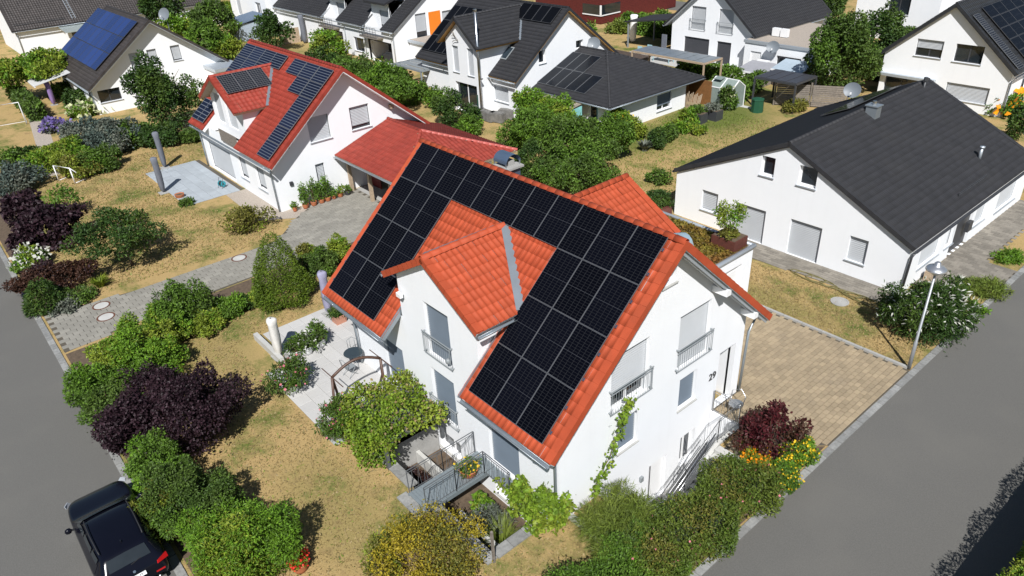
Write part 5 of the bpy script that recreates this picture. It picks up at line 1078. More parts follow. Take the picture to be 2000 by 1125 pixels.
# slatted fence panels
fc = thing('slatted_fence', 'weathered brown lamella fence between garden and bungalow', 'fence', (-5, 39.3, 0)); F0, F1 = np.array([-7.0, 38.4]), np.array([-2.2, 40.9])
for k in range(3): q = F0 + (F1 - F0) * k / 2; part(fc, 'post', MB().bar((q[0], q[1], 0), (q[0], q[1], 1.95), .1, .1), WOOD_GREY)
for s_ in range(2):
    q0 = F0 + (F1 - F0) * (s_ / 2 + .02); q1 = F0 + (F1 - F0) * (s_ / 2 + .48)
    for k in range(11): part(fc, 'slat', MB().bar((q0[0], q0[1], .15 + k * .155), (q1[0], q1[1], .15 + k * .155), .02 + .03 * (k % 2), .13), WOOD_GREY)
def pergola(name, label, x0, x1, y0, y1, h, m, slats, sm, posts=True, drop=0, axis='y'):
    o = thing(name, label, 'pergola', ((x0 + x1) / 2, (y0 + y1) / 2, 0))
    for x in (x0, x1):
        for y in (y0, y1): part(o, 'post', MB().bar((x, y, 0), (x, y, h), .12, .12), m)
    for y in (y0, y1): part(o, 'beam', MB().bar((x0 - .06, y, h), (x1 + .06, y, h), .1, .16), m)
    for x in (x0, x1): part(o, 'beam', MB().bar((x, y0, h + .003), (x, y1, h + .003), .1, .15), m)
    for k in range(slats):
        f_ = (k + .5) / slats
        if axis == 'y': x = x0 + (x1 - x0) * f_; part(o, 'roof_slat', MB().box(x - (x1 - x0) / slats * .46, x + (x1 - x0) / slats * .46, y0 + .05, y1 - .05, h + .07, h + .1 + .02 * (k % 2)), sm)
        else: y = y0 + (y1 - y0) * f_; part(o, 'roof_slat', MB().box(x0 + .05, x1 - .05, y - (y1 - y0) / slats * .4, y + (y1 - y0) / slats * .4, h + .07, h + .1 + .02 * (k % 2)), sm)
    return o
a, b, c = G(1475, 150, 2.3), G(1568, 165, 2.3), G(1518, 135, 2.3); pergola('metal_pergola', 'dark metal pergola with sheet roof behind the lamella fence', a[0], a[0] + 3.6, a[1], a[1] + 3.0, 2.25, ANTH, 8, mat('dark_sheet_metal', (.075, .075, .085), .4, .1, 3, metal=.4))
a = G(822, 140, 2.3); pergola('grey_pergola', 'grey slatted patio canopy left of the dark tiled house', a[0] - 4.6, a[0], a[1], a[1] + 3.4, 2.3, GREYMETAL, 7, GREYMETAL, axis='x')
b_ = pergola('zinc_canopy', 'pale corrugated metal canopy on timber posts behind the hipped wing', -22.4, -14.2, 38.6, 41.2, 2.2, WOOD_PALE, 14, ZINC)
tc_ = thing('terrace_awning', 'beige striped awning over the terrace of the hipped wing', 'awning', (-16, 22.5, 0)); nn = 14
for k in range(nn): x = -18.8 + 4.6 * k / nn; part(tc_, 'cloth_panel', MB().prism([(x, 23.9, 2.12), (x + 4.6 / nn * .97, 23.9, 2.12), (x + 4.6 / nn * .97, 21.3, 1.75), (x, 21.3, 1.75)], (0, 0, .03)), mat('beige_stripe_%d' % (k % 2), ((.32, .28, .22), (.24, .21, .165))[k % 2], .8))
for x in (-18.7, -14.3): part(tc_, 'post', MB().bar((x, 21.35, 0), (x, 21.35, 1.75), .08, .08), WHITEP)
part(tc_, 'side_screen', MB().prism([(-14.3, 21.35, .3), (-14.3, 23.6, .3), (-14.3, 23.6, 1.9), (-14.3, 21.35, 1.7)], (.02, 0, 0)), mat('turquoise_cloth', (.22, .52, .52), .8, .2, 2))
# stone blocks
for k, px in enumerate(((925, 222), (940, 230), (955, 236), (972, 238), (990, 232))):
    a = G(*px); V = MB().box(-.65, .65, -.35, .35, 0, .8); o = solo('stone_block', V, mat('grey_stone_block', (.16, .155, .145), .9, .3, 4, .7, 12), ['rough grey stone block, leftmost of the row before the dark tiled house', 'rough grey stone block, second from the left of the row', 'rough grey stone block in the middle of the row', 'rough grey stone block, fourth from the left of the row', 'rough grey stone block, rightmost of the row before the dark tiled house'][k], 'stone block', (0, 0, 0), bev=.06); o.location = (a[0], a[1], 0); o.rotation_euler = (0, 0, .25 * (k - 2)); o['group'] = 'stone blocks before the dark tiled house'
# heat pump, sheds, misc
hpu = thing('heat_pump', 'white heat pump unit with two fans by the annex door', 'heat pump', (-12.6, 45.4, 0)); part(hpu, 'casing', MB().box(-.55, .55, -.25, .25, .1, 1.5), WHITEP, local=True)
for z in (.45, 1.1): part(hpu, 'fan_grille', MB().lathe([(.26, 0), (.26, .02), (.02, .025)], n=16, cap=False).xf(Matrix.Translation((-.1, -.255, z)) @ Matrix.Rotation(PI / 2, 4, 'X')), GREYMETAL, local=True)
ac_ = thing('roof_air_unit', 'pair of white air units on the gravel annex roof', 'air unit', (-13.3, 48.6, 2.97)); part(ac_, 'unit', MB().box(-.6, .1, -.2, .2, .05, .75), WHITEP, local=True); part(ac_, 'unit', MB().box(.25, .95, -.2, .2, .05, .75), WHITEP, local=True)
def shed(name, label, x0, x1, y0, y1, h0, h1, wm_, rm_):
    o = thing(name, label, 'shed', ((x0 + x1) / 2, (y0 + y1) / 2, 0)); part(o, 'wall', MB().box(x0, x1, y0, y1, 0, h0), wm_); part(o, 'roof', MB().prism([(x0 - .2, y0 - .2, h0 + .004), (x1 + .2, y0 - .2, h0 + .004), (x1 + .2, y1 + .2, h1), (x0 - .2, y1 + .2, h1)], (0, 0, .1)), rm_); part(o, 'door', MB().box(x0 + .3, x0 + 1.1, y0 - .03, y0, .05, min(1.9, h0 - .1)), WOOD_DARK); part(o, 'roof_trim', MB().bar((x0 - .2, y0 - .22, h0 + .05), (x1 + .2, y0 - .22, h0 + .05), .05, .14), WHITEP); return o
BLUER = mat('blue_felt_roof', (.10, .14, .20), .8, .15, 6, .4, 40)
a = G(478, 78); shed('garden_shed', 'pale blue garden shed with blue-grey felt roof', a[0] - 3.2, a[0] + 1.0, a[1] - .5, a[1] + 3, 2.1, 2.7, mat('pale_blue_boards', (.34, .40, .47), .7), BLUER)
shed('lean_to', 'low grey lean-to with mat roof beside the heat pump', -13.4, -10.6, 42.7, 45.0, 1.0, 1.35, WOOD_GREY, mat('grey_felt', (.28, .28, .30), .8)); shed('tool_shed', 'small shed with pale blue roof below the narrow annex window', -10.4, -7.9, 43.6, 45.5, 1.35, 1.8, WOOD_DARK, mat('pale_blue_sheet', (.33, .40, .46), .6))
ws = thing('wood_store', 'open brown timber store at the end of the hipped wing', 'wood store', (-11.5, 34.1, 0)); part(ws, 'back_wall', MB().box(-13, -10.7, 34.9, 35.0, 0, 2.0), WOOD_BROWN); part(ws, 'side_wall', MB().box(-13, -12.9, 33.4, 34.9, 0, 2.1), WOOD_BROWN)
for k in range(12): x = -12.2 + k * .14; part(ws, 'picket', MB().bar((x, 33.5 - .02 * k, 0), (x + .05, 33.6, 1.1 + .1 * (k % 3)), .09, .025), WOOD_PALE)
for k, px in enumerate(((1360, 238), (1390, 232))): a = G(*px); o = thing('raised_bed', ['black raised bed box with herbs, left of the pair', 'black raised bed box with herbs, right of the pair'][k], 'raised bed', (a[0], a[1], 0)); part(o, 'box', MB().box(-.7, .7, -.45, .45, 0, .75), ANTH, local=True); part(o, 'soil', MB().box(-.66, .66, -.41, .41, .75, .77), SOIL, local=True)
# trampolines, parasol etc. far away
a = G(1236, 83); parasol((a[0], a[1], 0), 3.0, .4, WHITEP, 'closed white parasol before the clipped hedge', foot=False)
a = G(596, 85); parasol((a[0], a[1], 0), 3.4, .3, CLOTHG, 'closed grey parasol beside the reed fence', foot=False)
a = G(374, 40); wp = thing('white_gazebo', 'open white garden gazebo at the top left', 'gazebo', (a[0], a[1], 0)); part(wp, 'canopy', MB().add([(-3, -3, 2.3), (3, -3, 2.3), (3, 3, 2.3), (-3, 3, 2.3), (0, 0, 3.4)], [(0, 1, 4), (1, 2, 4), (2, 3, 4), (3, 0, 4)]), WHITEP, local=True)
for sx in (-1, 1):
    for sy in (-1, 1): part(wp, 'post', MB().bar((sx * 2.9, sy * 2.9, 0), (sx * 2.9, sy * 2.9, 2.3), .12, .12), WHITEP, local=True)
rf_ = thing('reed_fence', 'tan reed screen fence by the row houses', 'fence', (-56, 22.6, 0)); a, b = G(549, 88), G(588, 82)
for k in range(10): f_ = k / 10; q0 = a + (b - a) * f_; q1 = a + (b - a) * (f_ + .095); part(rf_, 'screen_panel', MB().bar((q0[0], q0[1], .9), (q1[0], q1[1], .9), .05, 1.8), WOOD_PALE)
for k, (px, lb) in enumerate(((( 1010 / 4 + 400 - 18, 118), 'dark covered barbecue on the row house terrace'), ((765, 122), 'dark covered furniture beside the row house corner'))): a = G(*px); solo('covered_furniture', MB().box(a[0] - .8, a[0] + .8, a[1] - .5, a[1] + .5, 0, 1.1), mat('dark_tarpaulin', (.03, .032, .036), .6), lb, 'furniture cover', bev=.15)
tbl = thing('garden_table', 'light blue garden table before the dark blinds', 'table', (-23.4, 44.6, .01)); TQ = mat('light_turquoise', (.30, .48, .52), .5); part(tbl, 'table_top', MB().box(-1.1, 1.1, -.45, .45, .7, .74), mat('slate_top', (.16, .2, .22), .5), local=True)
for sx in (-1, 1):
    for sy in (-1, 1): part(tbl, 'leg', MB().box(sx * 1.0 - .03, sx * 1.0 + .03, sy * .38 - .03, sy * .38 + .03, 0, .7), TQ, local=True)
for k, (x, y) in enumerate(((-26.6, 46.0), (-25.8, 45.3), (-27.0, 44.9))): o = thing('turquoise_chair', ['turquoise garden chair nearest the grey curtain', 'turquoise garden chair in the middle of the pale terrace', 'turquoise garden chair farthest from the house wall'][k], 'chair', (x, y, .01), 'turquoise chairs'); part(o, 'seat', MB().box(-.3, .3, -.3, .3, .4, .45), TQ, local=True); part(o, 'backrest', MB().box(-.3, .3, .26, .3, .45, .95), TQ, local=True); part(o, 'leg_frame', MB().tube([(-.27, -.27, 0), (-.27, -.27, .4), (-.27, .27, .4), (-.27, .27, 0)], .02, 5), TQ, local=True); part(o, 'leg_frame', MB().tube([(.27, -.27, 0), (.27, -.27, .4), (.27, .27, .4), (.27, .27, 0)], .02, 5), TQ, local=True)
tp = thing('toy_swing', 'small orange and blue toy swing set on the back lawn', 'swing', (-19.2, 44.0, 0)); part(tp, 'top_bar', MB().tube([(-1.6, 0, 1.1), (1.6, 0, 1.1)], .04, 6), mat('orange_paint', (.7, .2, .06), .5), local=True)
for sx in (-1, 1): part(tp, 'leg', MB().tube([(sx * 1.6, -.5, 0), (sx * 1.6, 0, 1.1), (sx * 1.6, .5, 0)], .035, 5), mat('blue_paint', (.05, .12, .4), .5), local=True)
mc = thing('terrace_canopy', 'dark lean-to canopy beside the balcony gable house', 'canopy', (-27, 48, 0)); part(mc, 'roof', MB().prism([(-25.2, 47.2, 3.4), (-25.2, 52, 3.4), (-31.0, 52, 2.6), (-31.0, 47.2, 2.6)], (0, 0, .12)), TILE_D)
for y in (47.4, 51.8): part(mc, 'post', MB().bar((-30.6, y, 0), (-30.6, y, 2.6), .14, .14), GREYMETAL)
sc_ = quick('privacy_screen', 'grey cloth privacy screen at the corner of the balcony gable house', 'screen', MB().box(-25.1, -24.5, 46.3, 46.4, 0, 2.2), CLOTHG)
lp2 = thing('log_stack', 'dark brown pallet stack on the pale back terrace', 'log stack', (-25.5, 41.8, 0))
for k in range(9): part(lp2, 'plank', MB().bar((-28.2 + .1 * (k % 3), 41.2 + .16 * k, .9 - .05 * (k % 2)), (-23.4, 41.3 + .16 * k, .85), .13, .1), WOOD_DARK)
part(lp2, 'base', MB().box(-28, -23.6, 41.2, 42.6, 0, .8), WOOD_DARK)
ftb = quick('fence_post', 'tall green fence post before the stone blocks', 'fence post', MB().bar((-21.5, 19.2, 0), (-21.5, 19.2, 2.4), .08, .08), mat('green_paint', (.02, .07, .05), .5))
# ------------------------------------------------------------------ plants
_k = (1.45, 1.38, 1.05)
def leaf_g(n, c, c2): return leaf(n, tuple(x * y for x, y in zip(c, _k)), tuple(x * y for x, y in zip(c2, _k)))
LEAF = dict(
    green=leaf_g('green', (.045, .095, .014), (.075, .14, .022)), lime=leaf_g('lime', (.10, .15, .018), (.16, .20, .03)), bright=leaf_g('bright', (.055, .125, .012), (.10, .19, .02)),
    dark=leaf_g('dark', (.018, .045, .012), (.035, .070, .016)), mid=leaf_g('mid', (.035, .070, .016), (.060, .10, .022)), purple=leaf('purple', (.022, .011, .016), (.042, .020, .027)),
    bronze=leaf('bronze', (.045, .020, .014), (.075, .035, .020)), blue=leaf('blue', (.055, .085, .070), (.10, .13, .11)), yellow=leaf('yellow', (.26, .22, .016), (.34, .26, .022)),
    hedge=leaf_g('hedge', (.042, .078, .013), (.085, .115, .022)), olive=leaf_g('olive', (.075, .085, .018), (.12, .115, .03)), acer=leaf('acer', (.050, .008, .012), (.085, .014, .016)), thuja=leaf_g('thuja', (.055, .095, .011), (.09, .135, .017)),
    sage=leaf('sage', (.11, .13, .10), (.17, .18, .14)), vine=leaf_g('vine', (.065, .125, .014), (.13, .20, .022)), grassy=leaf_g('grassy', (.07, .11, .02), (.12, .155, .033)),
    straw=leaf('straw', (.26, .195, .085), (.32, .24, .11), .22), sedum=leaf('sedum', (.16, .15, .02), (.20, .085, .025)), f_white=leaf('f_white', (.62, .62, .55), None, .15), f_orange=leaf('f_orange', (.75, .28, .01), None, .2), f_yellow=leaf('f_yellow', (.75, .50, .02), None, .2),
    f_red=leaf('f_red', (.55, .03, .02), None, .25), f_pink=leaf('f_pink', (.60, .18, .22), None, .25), f_violet=leaf('f_violet', (.20, .15, .38), None, .25), f_cream=leaf('f_cream', (.50, .52, .30), None, .2))
BARK = mat('bark', (.085, .065, .048), .9, .3, 10, .5, 20); TWIG = mat('twig_brown', (.13, .085, .05), .9, .3, 10)
def leaves_at(P, Nrm, l, wr, rng, droop=0.15, rand=.75, face=.45):
    """one small folded leaf per point: returns verts (n*4,3), quads"""
    n = len(P); r = rng.normal(size=(n, 3)); d = r * rand + Nrm * .6; d[:, 2] -= droop; d /= np.linalg.norm(d, axis=1, keepdims=True) + 1e-9
    up_ = Nrm * face + rng.normal(size=(n, 3)) * .5 + np.array([0, 0, .35]); s = np.cross(d, up_); s /= np.linalg.norm(s, axis=1, keepdims=True) + 1e-9
    L = l * rng.uniform(.65, 1.3, (n, 1)); w_ = L * wr; fold = np.cross(s, d) * L * .12
    V = np.empty((n, 4, 3)); V[:, 0] = P; V[:, 1] = P + d * L * .5 + s * w_ * .5 + fold; V[:, 2] = P + d * L; V[:, 3] = P + d * L * .5 - s * w_ * .5 + fold
    return V.reshape(-1, 3), np.arange(n * 4).reshape(n, 4)
def cloud(rx, ry, z0, z1, nl, rng, shape='shrub', spiky=.0):
    """lumpy leaf volume: points and outward normals"""
    h = z1 - z0; lobes = []; k = 24 if shape == 'shrub' else 30; tilt_ = rng.normal(size=2) * .16; ph = rng.uniform(0, 6.28, 3)
    for i in range(k):
        u = rng.uniform(-.3, 1.0); t = rng.uniform(0, 2 * PI); c = math.sqrt(max(0, 1 - u * u)); q = rng.uniform(.50, .98) * (1 + .22 * math.sin(2 * t + ph[0]) + .15 * math.sin(3 * t + ph[1])); s_ = rng.uniform(.13, .30)
        zl = z0 + h * (.42 + .44 * u * rng.uniform(.7, 1.12)); lobes.append((rx * (c * math.cos(t) * q + tilt_[0] * u), ry * (c * math.sin(t) * q + tilt_[1] * u), min(zl, z0 + h * .93), rx * s_, ry * s_, h * s_ * rng.uniform(.5, .95)))
    core = len(lobes); lobes.append((0, 0, z0 + h * .40, rx * .66, ry * .66, h * .40)); lobes.append((0, 0, z0 + h * .22, rx * .74, ry * .74, h * .24))
    lobes = np.array(lobes); ar = lobes[:, 3] * lobes[:, 4] + lobes[:, 3] * lobes[:, 5]; ar[-2:] *= .45; pr = ar / ar.sum(); idx = rng.choice(len(lobes), nl, p=pr)
    d = rng.normal(size=(nl, 3)); d /= np.linalg.norm(d, axis=1, keepdims=True); rad = rng.uniform(.55, 1.08, (nl, 1)) ** .6
    if spiky: spiky *= 1.1
    if spiky: rad = rad + (rng.uniform(size=(nl, 1)) < .12) * rng.uniform(0, spiky, (nl, 1))
    P = lobes[idx, :3] + d * lobes[idx, 3:6] * rad; ok = P[:, 2] > max(z0 * .5, .02); return P[ok], d[ok]
def cone_cloud(r, z0, z1, nl, rng):
    t = rng.uniform(0, 2 * PI, nl); u = 1 - np.sqrt(rng.uniform(0, 1, nl)); bul = np.sin(np.clip(u * 1.0 + .12, 0, 1) * PI) ** .35
    rr = r * (1 - u) ** .62 * (0.86 + .1 * np.sin(5 * t + 9 * u) + rng.uniform(-.14, .08, nl)) * np.clip((u + .03) * 9, .6, 1)
    P = np.stack([rr * np.cos(t), rr * np.sin(t), z0 + (z1 - z0) * u], 1); N_ = np.stack([np.cos(t), np.sin(t), np.full(nl, .5)], 1); return P, N_ / np.linalg.norm(N_, axis=1, keepdims=True)
def box_cloud(sx, sy, h, nl, rng, wob=.06):
    A = np.array([sx * sy, sx * h, sx * h, sy * h, sy * h]); f = rng.choice(5, nl, p=A / A.sum()); u = rng.uniform(-.5, .5, nl); v = rng.uniform(-.5, .5, nl); z = rng.uniform(0, 1, nl)
    P = np.empty((nl, 3)); N_ = np.zeros((nl, 3)); ns = [(0, 0, 1), (0, -1, 0), (0, 1, 0), (-1, 0, 0), (1, 0, 0)]
    for k in range(5):
        m = f == k; N_[m] = ns[k]
        if k == 0: P[m] = np.stack([u[m] * sx, v[m] * sy, np.full(m.sum(), h)], 1)
        elif k < 3: P[m] = np.stack([u[m] * sx, np.full(m.sum(), (-.5, .5)[k - 1] * sy), z[m] * h], 1)
        else: P[m] = np.stack([np.full(m.sum(), (-.5, .5)[k - 3] * sx), v[m] * sy, z[m] * h], 1)
    P += N_ * (rng.uniform(-.9, .5, (nl, 1)) * wob * 2 + wob * (np.sin(P[:, :1] * 3.1 + P[:, 1:2] * 2.3) + np.sin(P[:, :1] * 1.3 - P[:, 1:2] * 2.9 + 1))); P[:, 2] = np.maximum(P[:, 2], .02); return P, N_
ALT = {'leaf_' + a: b for a, b in dict(green='bright', mid='green', dark='mid', bright='lime', lime='bright', olive='lime', blue='sage', acer='bronze', hedge='olive', vine='lime', yellow='olive', bronze='purple').items()}
SEED = [100]
def rg(): SEED[0] += 1; return np.random.default_rng(SEED[0])
def foliage(par, name, P, N_, l, wr, m, rng, **k):
    V, F = leaves_at(P, N_, l, wr, rng, **k); alt = ALT.get(m.name) if name in ('foliage', 'crown') else None; me = np_mesh(name, V, F, (m,) + ((LEAF[alt],) if alt else ()))
    if alt:     # patches of younger or older growth
        s_ = max(.25, float(np.ptp(P[:, 0])) * .22); a = rng.uniform(0, 6.28, 4); f_ = np.sin(P[:, 0] / s_ * 1.7 + a[0]) + np.sin(P[:, 1] / s_ * 1.9 + a[1]) + np.sin(P[:, 2] / s_ * 1.6 + a[2]) + rng.normal(size=len(P)) * .8; me.polygons.foreach_set('material_index', (f_ > .75).astype(np.int32))
    return link(name, me, par, Matrix.Identity(4))
def lsize(p, base=.10): return base * max(1.0, dist(p) / 24)
def twigs(par, r, h, n, rng, m=TWIG, rad=.02):
    mb = MB()
    for k in range(n):
        t = rng.uniform(0, 2 * PI); q = r * rng.uniform(.3, .85); mb.tube([(.05 * math.cos(t), .05 * math.sin(t), 0), (q * .45 * math.cos(t + .2), q * .45 * math.sin(t + .2), h * .45), (q * math.cos(t), q * math.sin(t), h * rng.uniform(.75, 1.12))], [rad, rad * .7, rad * .3], 4)
    return part(par, 'stems', mb, m, local=True)
def shrub(label, kind, px, py, wpx, h, name='shrub', cat='shrub', cov=2.3, ls=.082, wr=.5, fl=None, fln=0, fls=.09, flw=.9, aspect=1.0, z0=0.0, base=0, spiky=.25, group=None, at=None, r=None, stems=5):
    rng = rg(); zc = base + h * .5
    pos = G(px, py, zc) if at is None else np.array([at[0], at[1], zc]); rx = (wpx * .47 * pxm(pos)) if r is None else r; ry = rx * aspect
    o = thing(name, label, cat, (pos[0], pos[1], base), group); l = lsize(pos, ls); area = PI * (rx + ry) * h * .8 + PI * rx * ry
    n = int(min(24000, max(150, cov * area / (l * l * wr * .5)))); P, N_ = cloud(rx, ry, z0, h, n, rng, spiky=spiky); foliage(o, 'foliage', P, N_, l, wr, LEAF[kind], rng)
    if fl:
        m = rng.choice(len(P), min(len(P), fln), replace=False); Q = P[m] + N_[m] * l * .6; keep = Q[:, 2] > h * .35; foliage(o, 'blossoms', Q[keep], N_[m][keep], lsize(pos, fls), flw, LEAF[fl], rng, rand=.4)
    if stems: twigs(o, rx * .7, h * .8, stems, rng)
    return o
def tree(label, kind, px, py, wpx, h, name='tree', cz=.35, at=None, r=None, cov=2.0, ls=.088, wr=.5, base=0, open_=False, group=None, trunk=.09):
    rng = rg(); zc = base + h * (cz + 1) / 2; pos = G(px, py, zc) if at is None else np.array([at[0], at[1], zc]); rx = wpx * .5 * pxm(pos) if r is None else r
    o = thing(name, label, 'tree', (pos[0], pos[1], base), group); l = lsize(pos, ls); ch = h * (1 - cz); area = PI * 2 * rx * ch * .8 + PI * rx * rx
    n = int(min(22000, max(200, cov * area / (l * l * wr * .5)))); P, N_ = cloud(rx, rx, h * cz, h, n, rng, 'tree', .2); foliage(o, 'crown', P, N_, l, wr, LEAF[kind], rng)
    mb = MB(); mb.tube([(0, 0, 0), (.04, .02, h * cz * .6), (0, .03, h * cz), (.02, 0, h * .8)], [trunk, trunk * .8, trunk * .7, trunk * .25], 7)
    for k in range(7): t = rng.uniform(0, 2 * PI); q = rx * rng.uniform(.4, .8); zb_ = h * rng.uniform(cz * .8, .6); mb.tube([(0, 0, zb_), (q * .5 * math.cos(t), q * .5 * math.sin(t), zb_ + h * .12), (q * math.cos(t), q * math.sin(t), min(h * .92, zb_ + h * .28))], [trunk * .45, trunk * .3, trunk * .12], 5)
    part(o, 'trunk', mb, BARK, True, True); return o
def conifer(label, kind, px, py, wpx, h, name='conifer', ls=.09, cov=2.8, r=None):
    rng = rg(); pos = G(px, py, h * .4); rx = wpx * .5 * pxm(pos) if r is None else r; o = thing(name, label, 'conifer', (pos[0], pos[1], 0)); l = lsize(pos, ls)
    n = int(min(16000, cov * PI * rx * math.hypot(rx, h) / (l * l * .4 * .5))); P, N_ = cone_cloud(rx, .05, h, n, rng); foliage(o, 'foliage', P, N_, l, .4, LEAF[kind], rng, rand=.5); part(o, 'trunk', MB().tube([(0, 0, 0), (0, 0, h * .8)], [.08, .02], 6), BARK, local=True); return o
def hedge(label, kind, x0, x1, y0, y1, h, name='hedge', ls=.09, cov=2.6, wob=.06, rz=0.0, base=0.0, fl=None, fln=0):
    rng = rg(); pos = ((x0 + x1) / 2, (y0 + y1) / 2, base); o = thing(name, label, 'hedge', pos, None, rz); sx, sy = x1 - x0, y1 - y0; l = lsize(pos, ls)
    n = int(min(60000, cov * (sx * sy + 2 * sx * h + 2 * sy * h) / (l * l * .5 * .5))); P, N_ = box_cloud(sx, sy, h, n, rng, wob); foliage(o, 'foliage', P, N_, l, .5, LEAF[kind], rng)
    if fl: m = rng.choice(len(P), fln, replace=False); m = m[P[m][:, 2] > h * .6]; foliage(o, 'blossoms', P[m] + N_[m] * .03, N_[m], lsize(pos, .08), .9, LEAF[fl], rng, rand=.4)
    c = part(o, 'inner_branches', MB().box(-sx / 2 + wob + .12, sx / 2 - wob - .12, -sy / 2 + wob + .12, sy / 2 - wob - .12, 0, h - wob - .16), mat('hedge_core', (.02, .03, .01), .9), local=True); return o  # solid dark box added unseen inside the leaves, blocks sun for a fuller shadow
def blades(label, kind, pos, r, h, n, name='ornamental_grass', cat='grass', w=.012, arch=.6, group=None, kind2=None):
    rng = rg(); o = thing(name, label, cat, pos, group); V = []; F = []
    for k in range(n):
        t = rng.uniform(0, 2 * PI); q = r * .3 * math.sqrt(rng.uniform()); b = Vector((q * math.cos(t), q * math.sin(t), 0)); out_ = Vector((math.cos(t + rng.normal() * .5), math.sin(t + rng.normal() * .5), 0)); hh = h * rng.uniform(.6, 1.05); rr = r * rng.uniform(.3, 1.0); s_ = out_.cross(Vector((0, 0, 1))) * w * max(1, dist(pos) / 24)
        c = len(V)
        for j, f_ in enumerate((0, .4, .75, 1.0)):
            p = b + out_ * rr * f_ ** 1.6 + Vector((0, 0, hh * (f_ - arch * .45 * f_ ** 3))); wd = (1, .9, .6, .1)[j]; V += [p + s_ * wd, p - s_ * wd]
        F += [(c, c + 1, c + 3, c + 2), (c + 2, c + 3, c + 5, c + 4), (c + 4, c + 5, c + 7, c + 6)]
    link('blades', np_mesh('blades', [tuple(v) for v in V], F, (LEAF[kind],)), o, Matrix.Identity(4)); return o

# --- street-side planting of the main plot, uphill to downhill
shrub('airy grey-green shrub topping the planting beside the grey drive', 'mid', 365, 592, 115, 2.2, cov=1.5, spiky=.5)
shrub('low rounded shrub between the airy shrub and the pyramid conifer', 'green', 440, 600, 90, .9)
shrub('low dark cushion plant left of the pyramid conifer', 'dark', 475, 588, 55, .6); shrub('lime green low bush at the foot of the pyramid conifer', 'lime', 507, 578, 60, .8)
shrub('yellow-green shrub spilling over the grey drive edge', 'lime', 308, 640, 130, 1.8); shrub('bright green shrub in the street planting above the purple bush', 'bright', 245, 690, 150, 2.0); shrub('green shrub at the lower drive corner by the street kerb', 'green', 190, 745, 120, 1.9); shrub('broad green shrub between lawn and the street planting', 'green', 275, 735, 110, 1.6)
shrub('big dark purple smoke bush overhanging the left street', 'purple', 335, 805, 255, 2.9, cov=2.3, ls=.085, wr=.75, spiky=.4); shrub('smaller purple bush shoot left of the smoke bush', 'purple', 240, 830, 110, 1.9, cov=1.8, ls=.085, wr=.75, spiky=.5)
shrub('green shrub with brownish tips right beside the parked car', 'mid', 355, 965, 170, 2.3, spiky=.4); shrub('reddish brown topped shrub behind the car roof', 'olive', 320, 1000, 110, 1.8)
shrub('large bright green willowy shrub at the bottom left', 'bright', 470, 1060, 230, 2.6, ls=.105, wr=.35, spiky=.5); shrub('yellow-green shrub at the bottom picture edge right of the car', 'lime', 440, 1110, 130, 1.9, ls=.10, wr=.35); shrub('green shrub on the lawn side of the willowy shrub', 'green', 545, 1045, 90, 1.7, ls=.12, wr=.4, spiky=.6)
shrub('sparse yellow leaved bush with brown twigs at the bottom centre', 'yellow', 835, 1075, 260, 2.0, cov=.75, ls=.085, spiky=.6, stems=34); shrub('small yellow twiggy bush left of the big yellow bush', 'olive', 745, 1085, 100, 1.5, cov=.7, stems=14, spiky=.5)
shrub('mid green shrub filling the gap between bright shrub and smoke bush', 'mid', 215, 790, 120, 1.9, spiky=.4); shrub('fresh green shrub on the lawn flank of the bright shrub', 'bright', 305, 700, 100, 1.7, spiky=.4); shrub('loose green shrub between smoke bush and the parked car', 'green', 300, 900, 130, 1.9, spiky=.5); shrub('tall loose shrub behind the airy shrub by the drive', 'green', 330, 620, 90, 2.0, spiky=.5); shrub('dark green shrub on the lawn side beside the willowy shrub', 'mid', 430, 1000, 120, 2.0, spiky=.5); shrub('low green shrub along the lawn below the airy shrub', 'lime', 400, 630, 80, 1.0); shrub('purple shoots mixed into the shrubs above the smoke bush', 'purple', 300, 755, 110, 2.0, cov=1.5, ls=.085, wr=.75, spiky=.6)
# --- along the drive
conifer('dense pyramid shaped green conifer beside the grey drive', 'thuja', 545, 535, 130, 3.7, r=1.7, ls=.07)
shrub('loose shrub between the conifer and the lilac parasol', 'mid', 622, 510, 75, 1.4); shrub('light green shrub next to the left roof edge', 'lime', 665, 483, 60, 1.4); shrub('small bush at the drive edge behind the conifer', 'olive', 600, 490, 50, .9)
shrub('sparse olive shrub at the gravel corner of the red roofed house', 'olive', 482, 425, 95, 1.5, cov=1.0, stems=14, spiky=.4)
# --- neighbour garden, left
shrub('dark purple bush at the left edge, upper of two', 'purple', 40, 405, 95, 2.0, ls=.12, wr=.8); shrub('large dark purple bush at the left edge, lower of two', 'purple', 85, 445, 145, 2.3, ls=.12, wr=.8); shrub('bronze brown barberry above the small spruce', 'bronze', 105, 540, 135, 1.5); shrub('white blooming hydrangea beside the left street', 'bright', 58, 505, 70, 1.1, fl='f_white', fln=260, fls=.12)
conifer('small dark spruce at the left drive corner', 'dark', 85, 580, 90, 1.7); blades('lime ornamental grass clump near the left drive corner', 'lime', tuple(G(197, 560)), .5, .7, 260); shrub('low green plants between spruce and lime grass', 'mid', 150, 575, 70, .6); shrub('grey-green perennial left of the lime grass', 'sage', 130, 595, 60, .5)
tree('young open crowned tree standing on the dry lawn', 'dark', 235, 452, 150, 3.2, cz=.3, cov=1.3, trunk=.07); tree('thin sapling in front of the small goal', 'green', 128, 385, 60, 2.0, cz=.3, cov=.7, trunk=.03)
shrub('blue-green shrub at the left edge beside the purple bush', 'blue', 18, 350, 90, 2.0); shrub('grey-green bush at the far left edge below the footpath', 'mid', 20, 310, 60, 1.5); shrub('small round bush left of the small goal', 'dark', 60, 300, 60, 1.2)
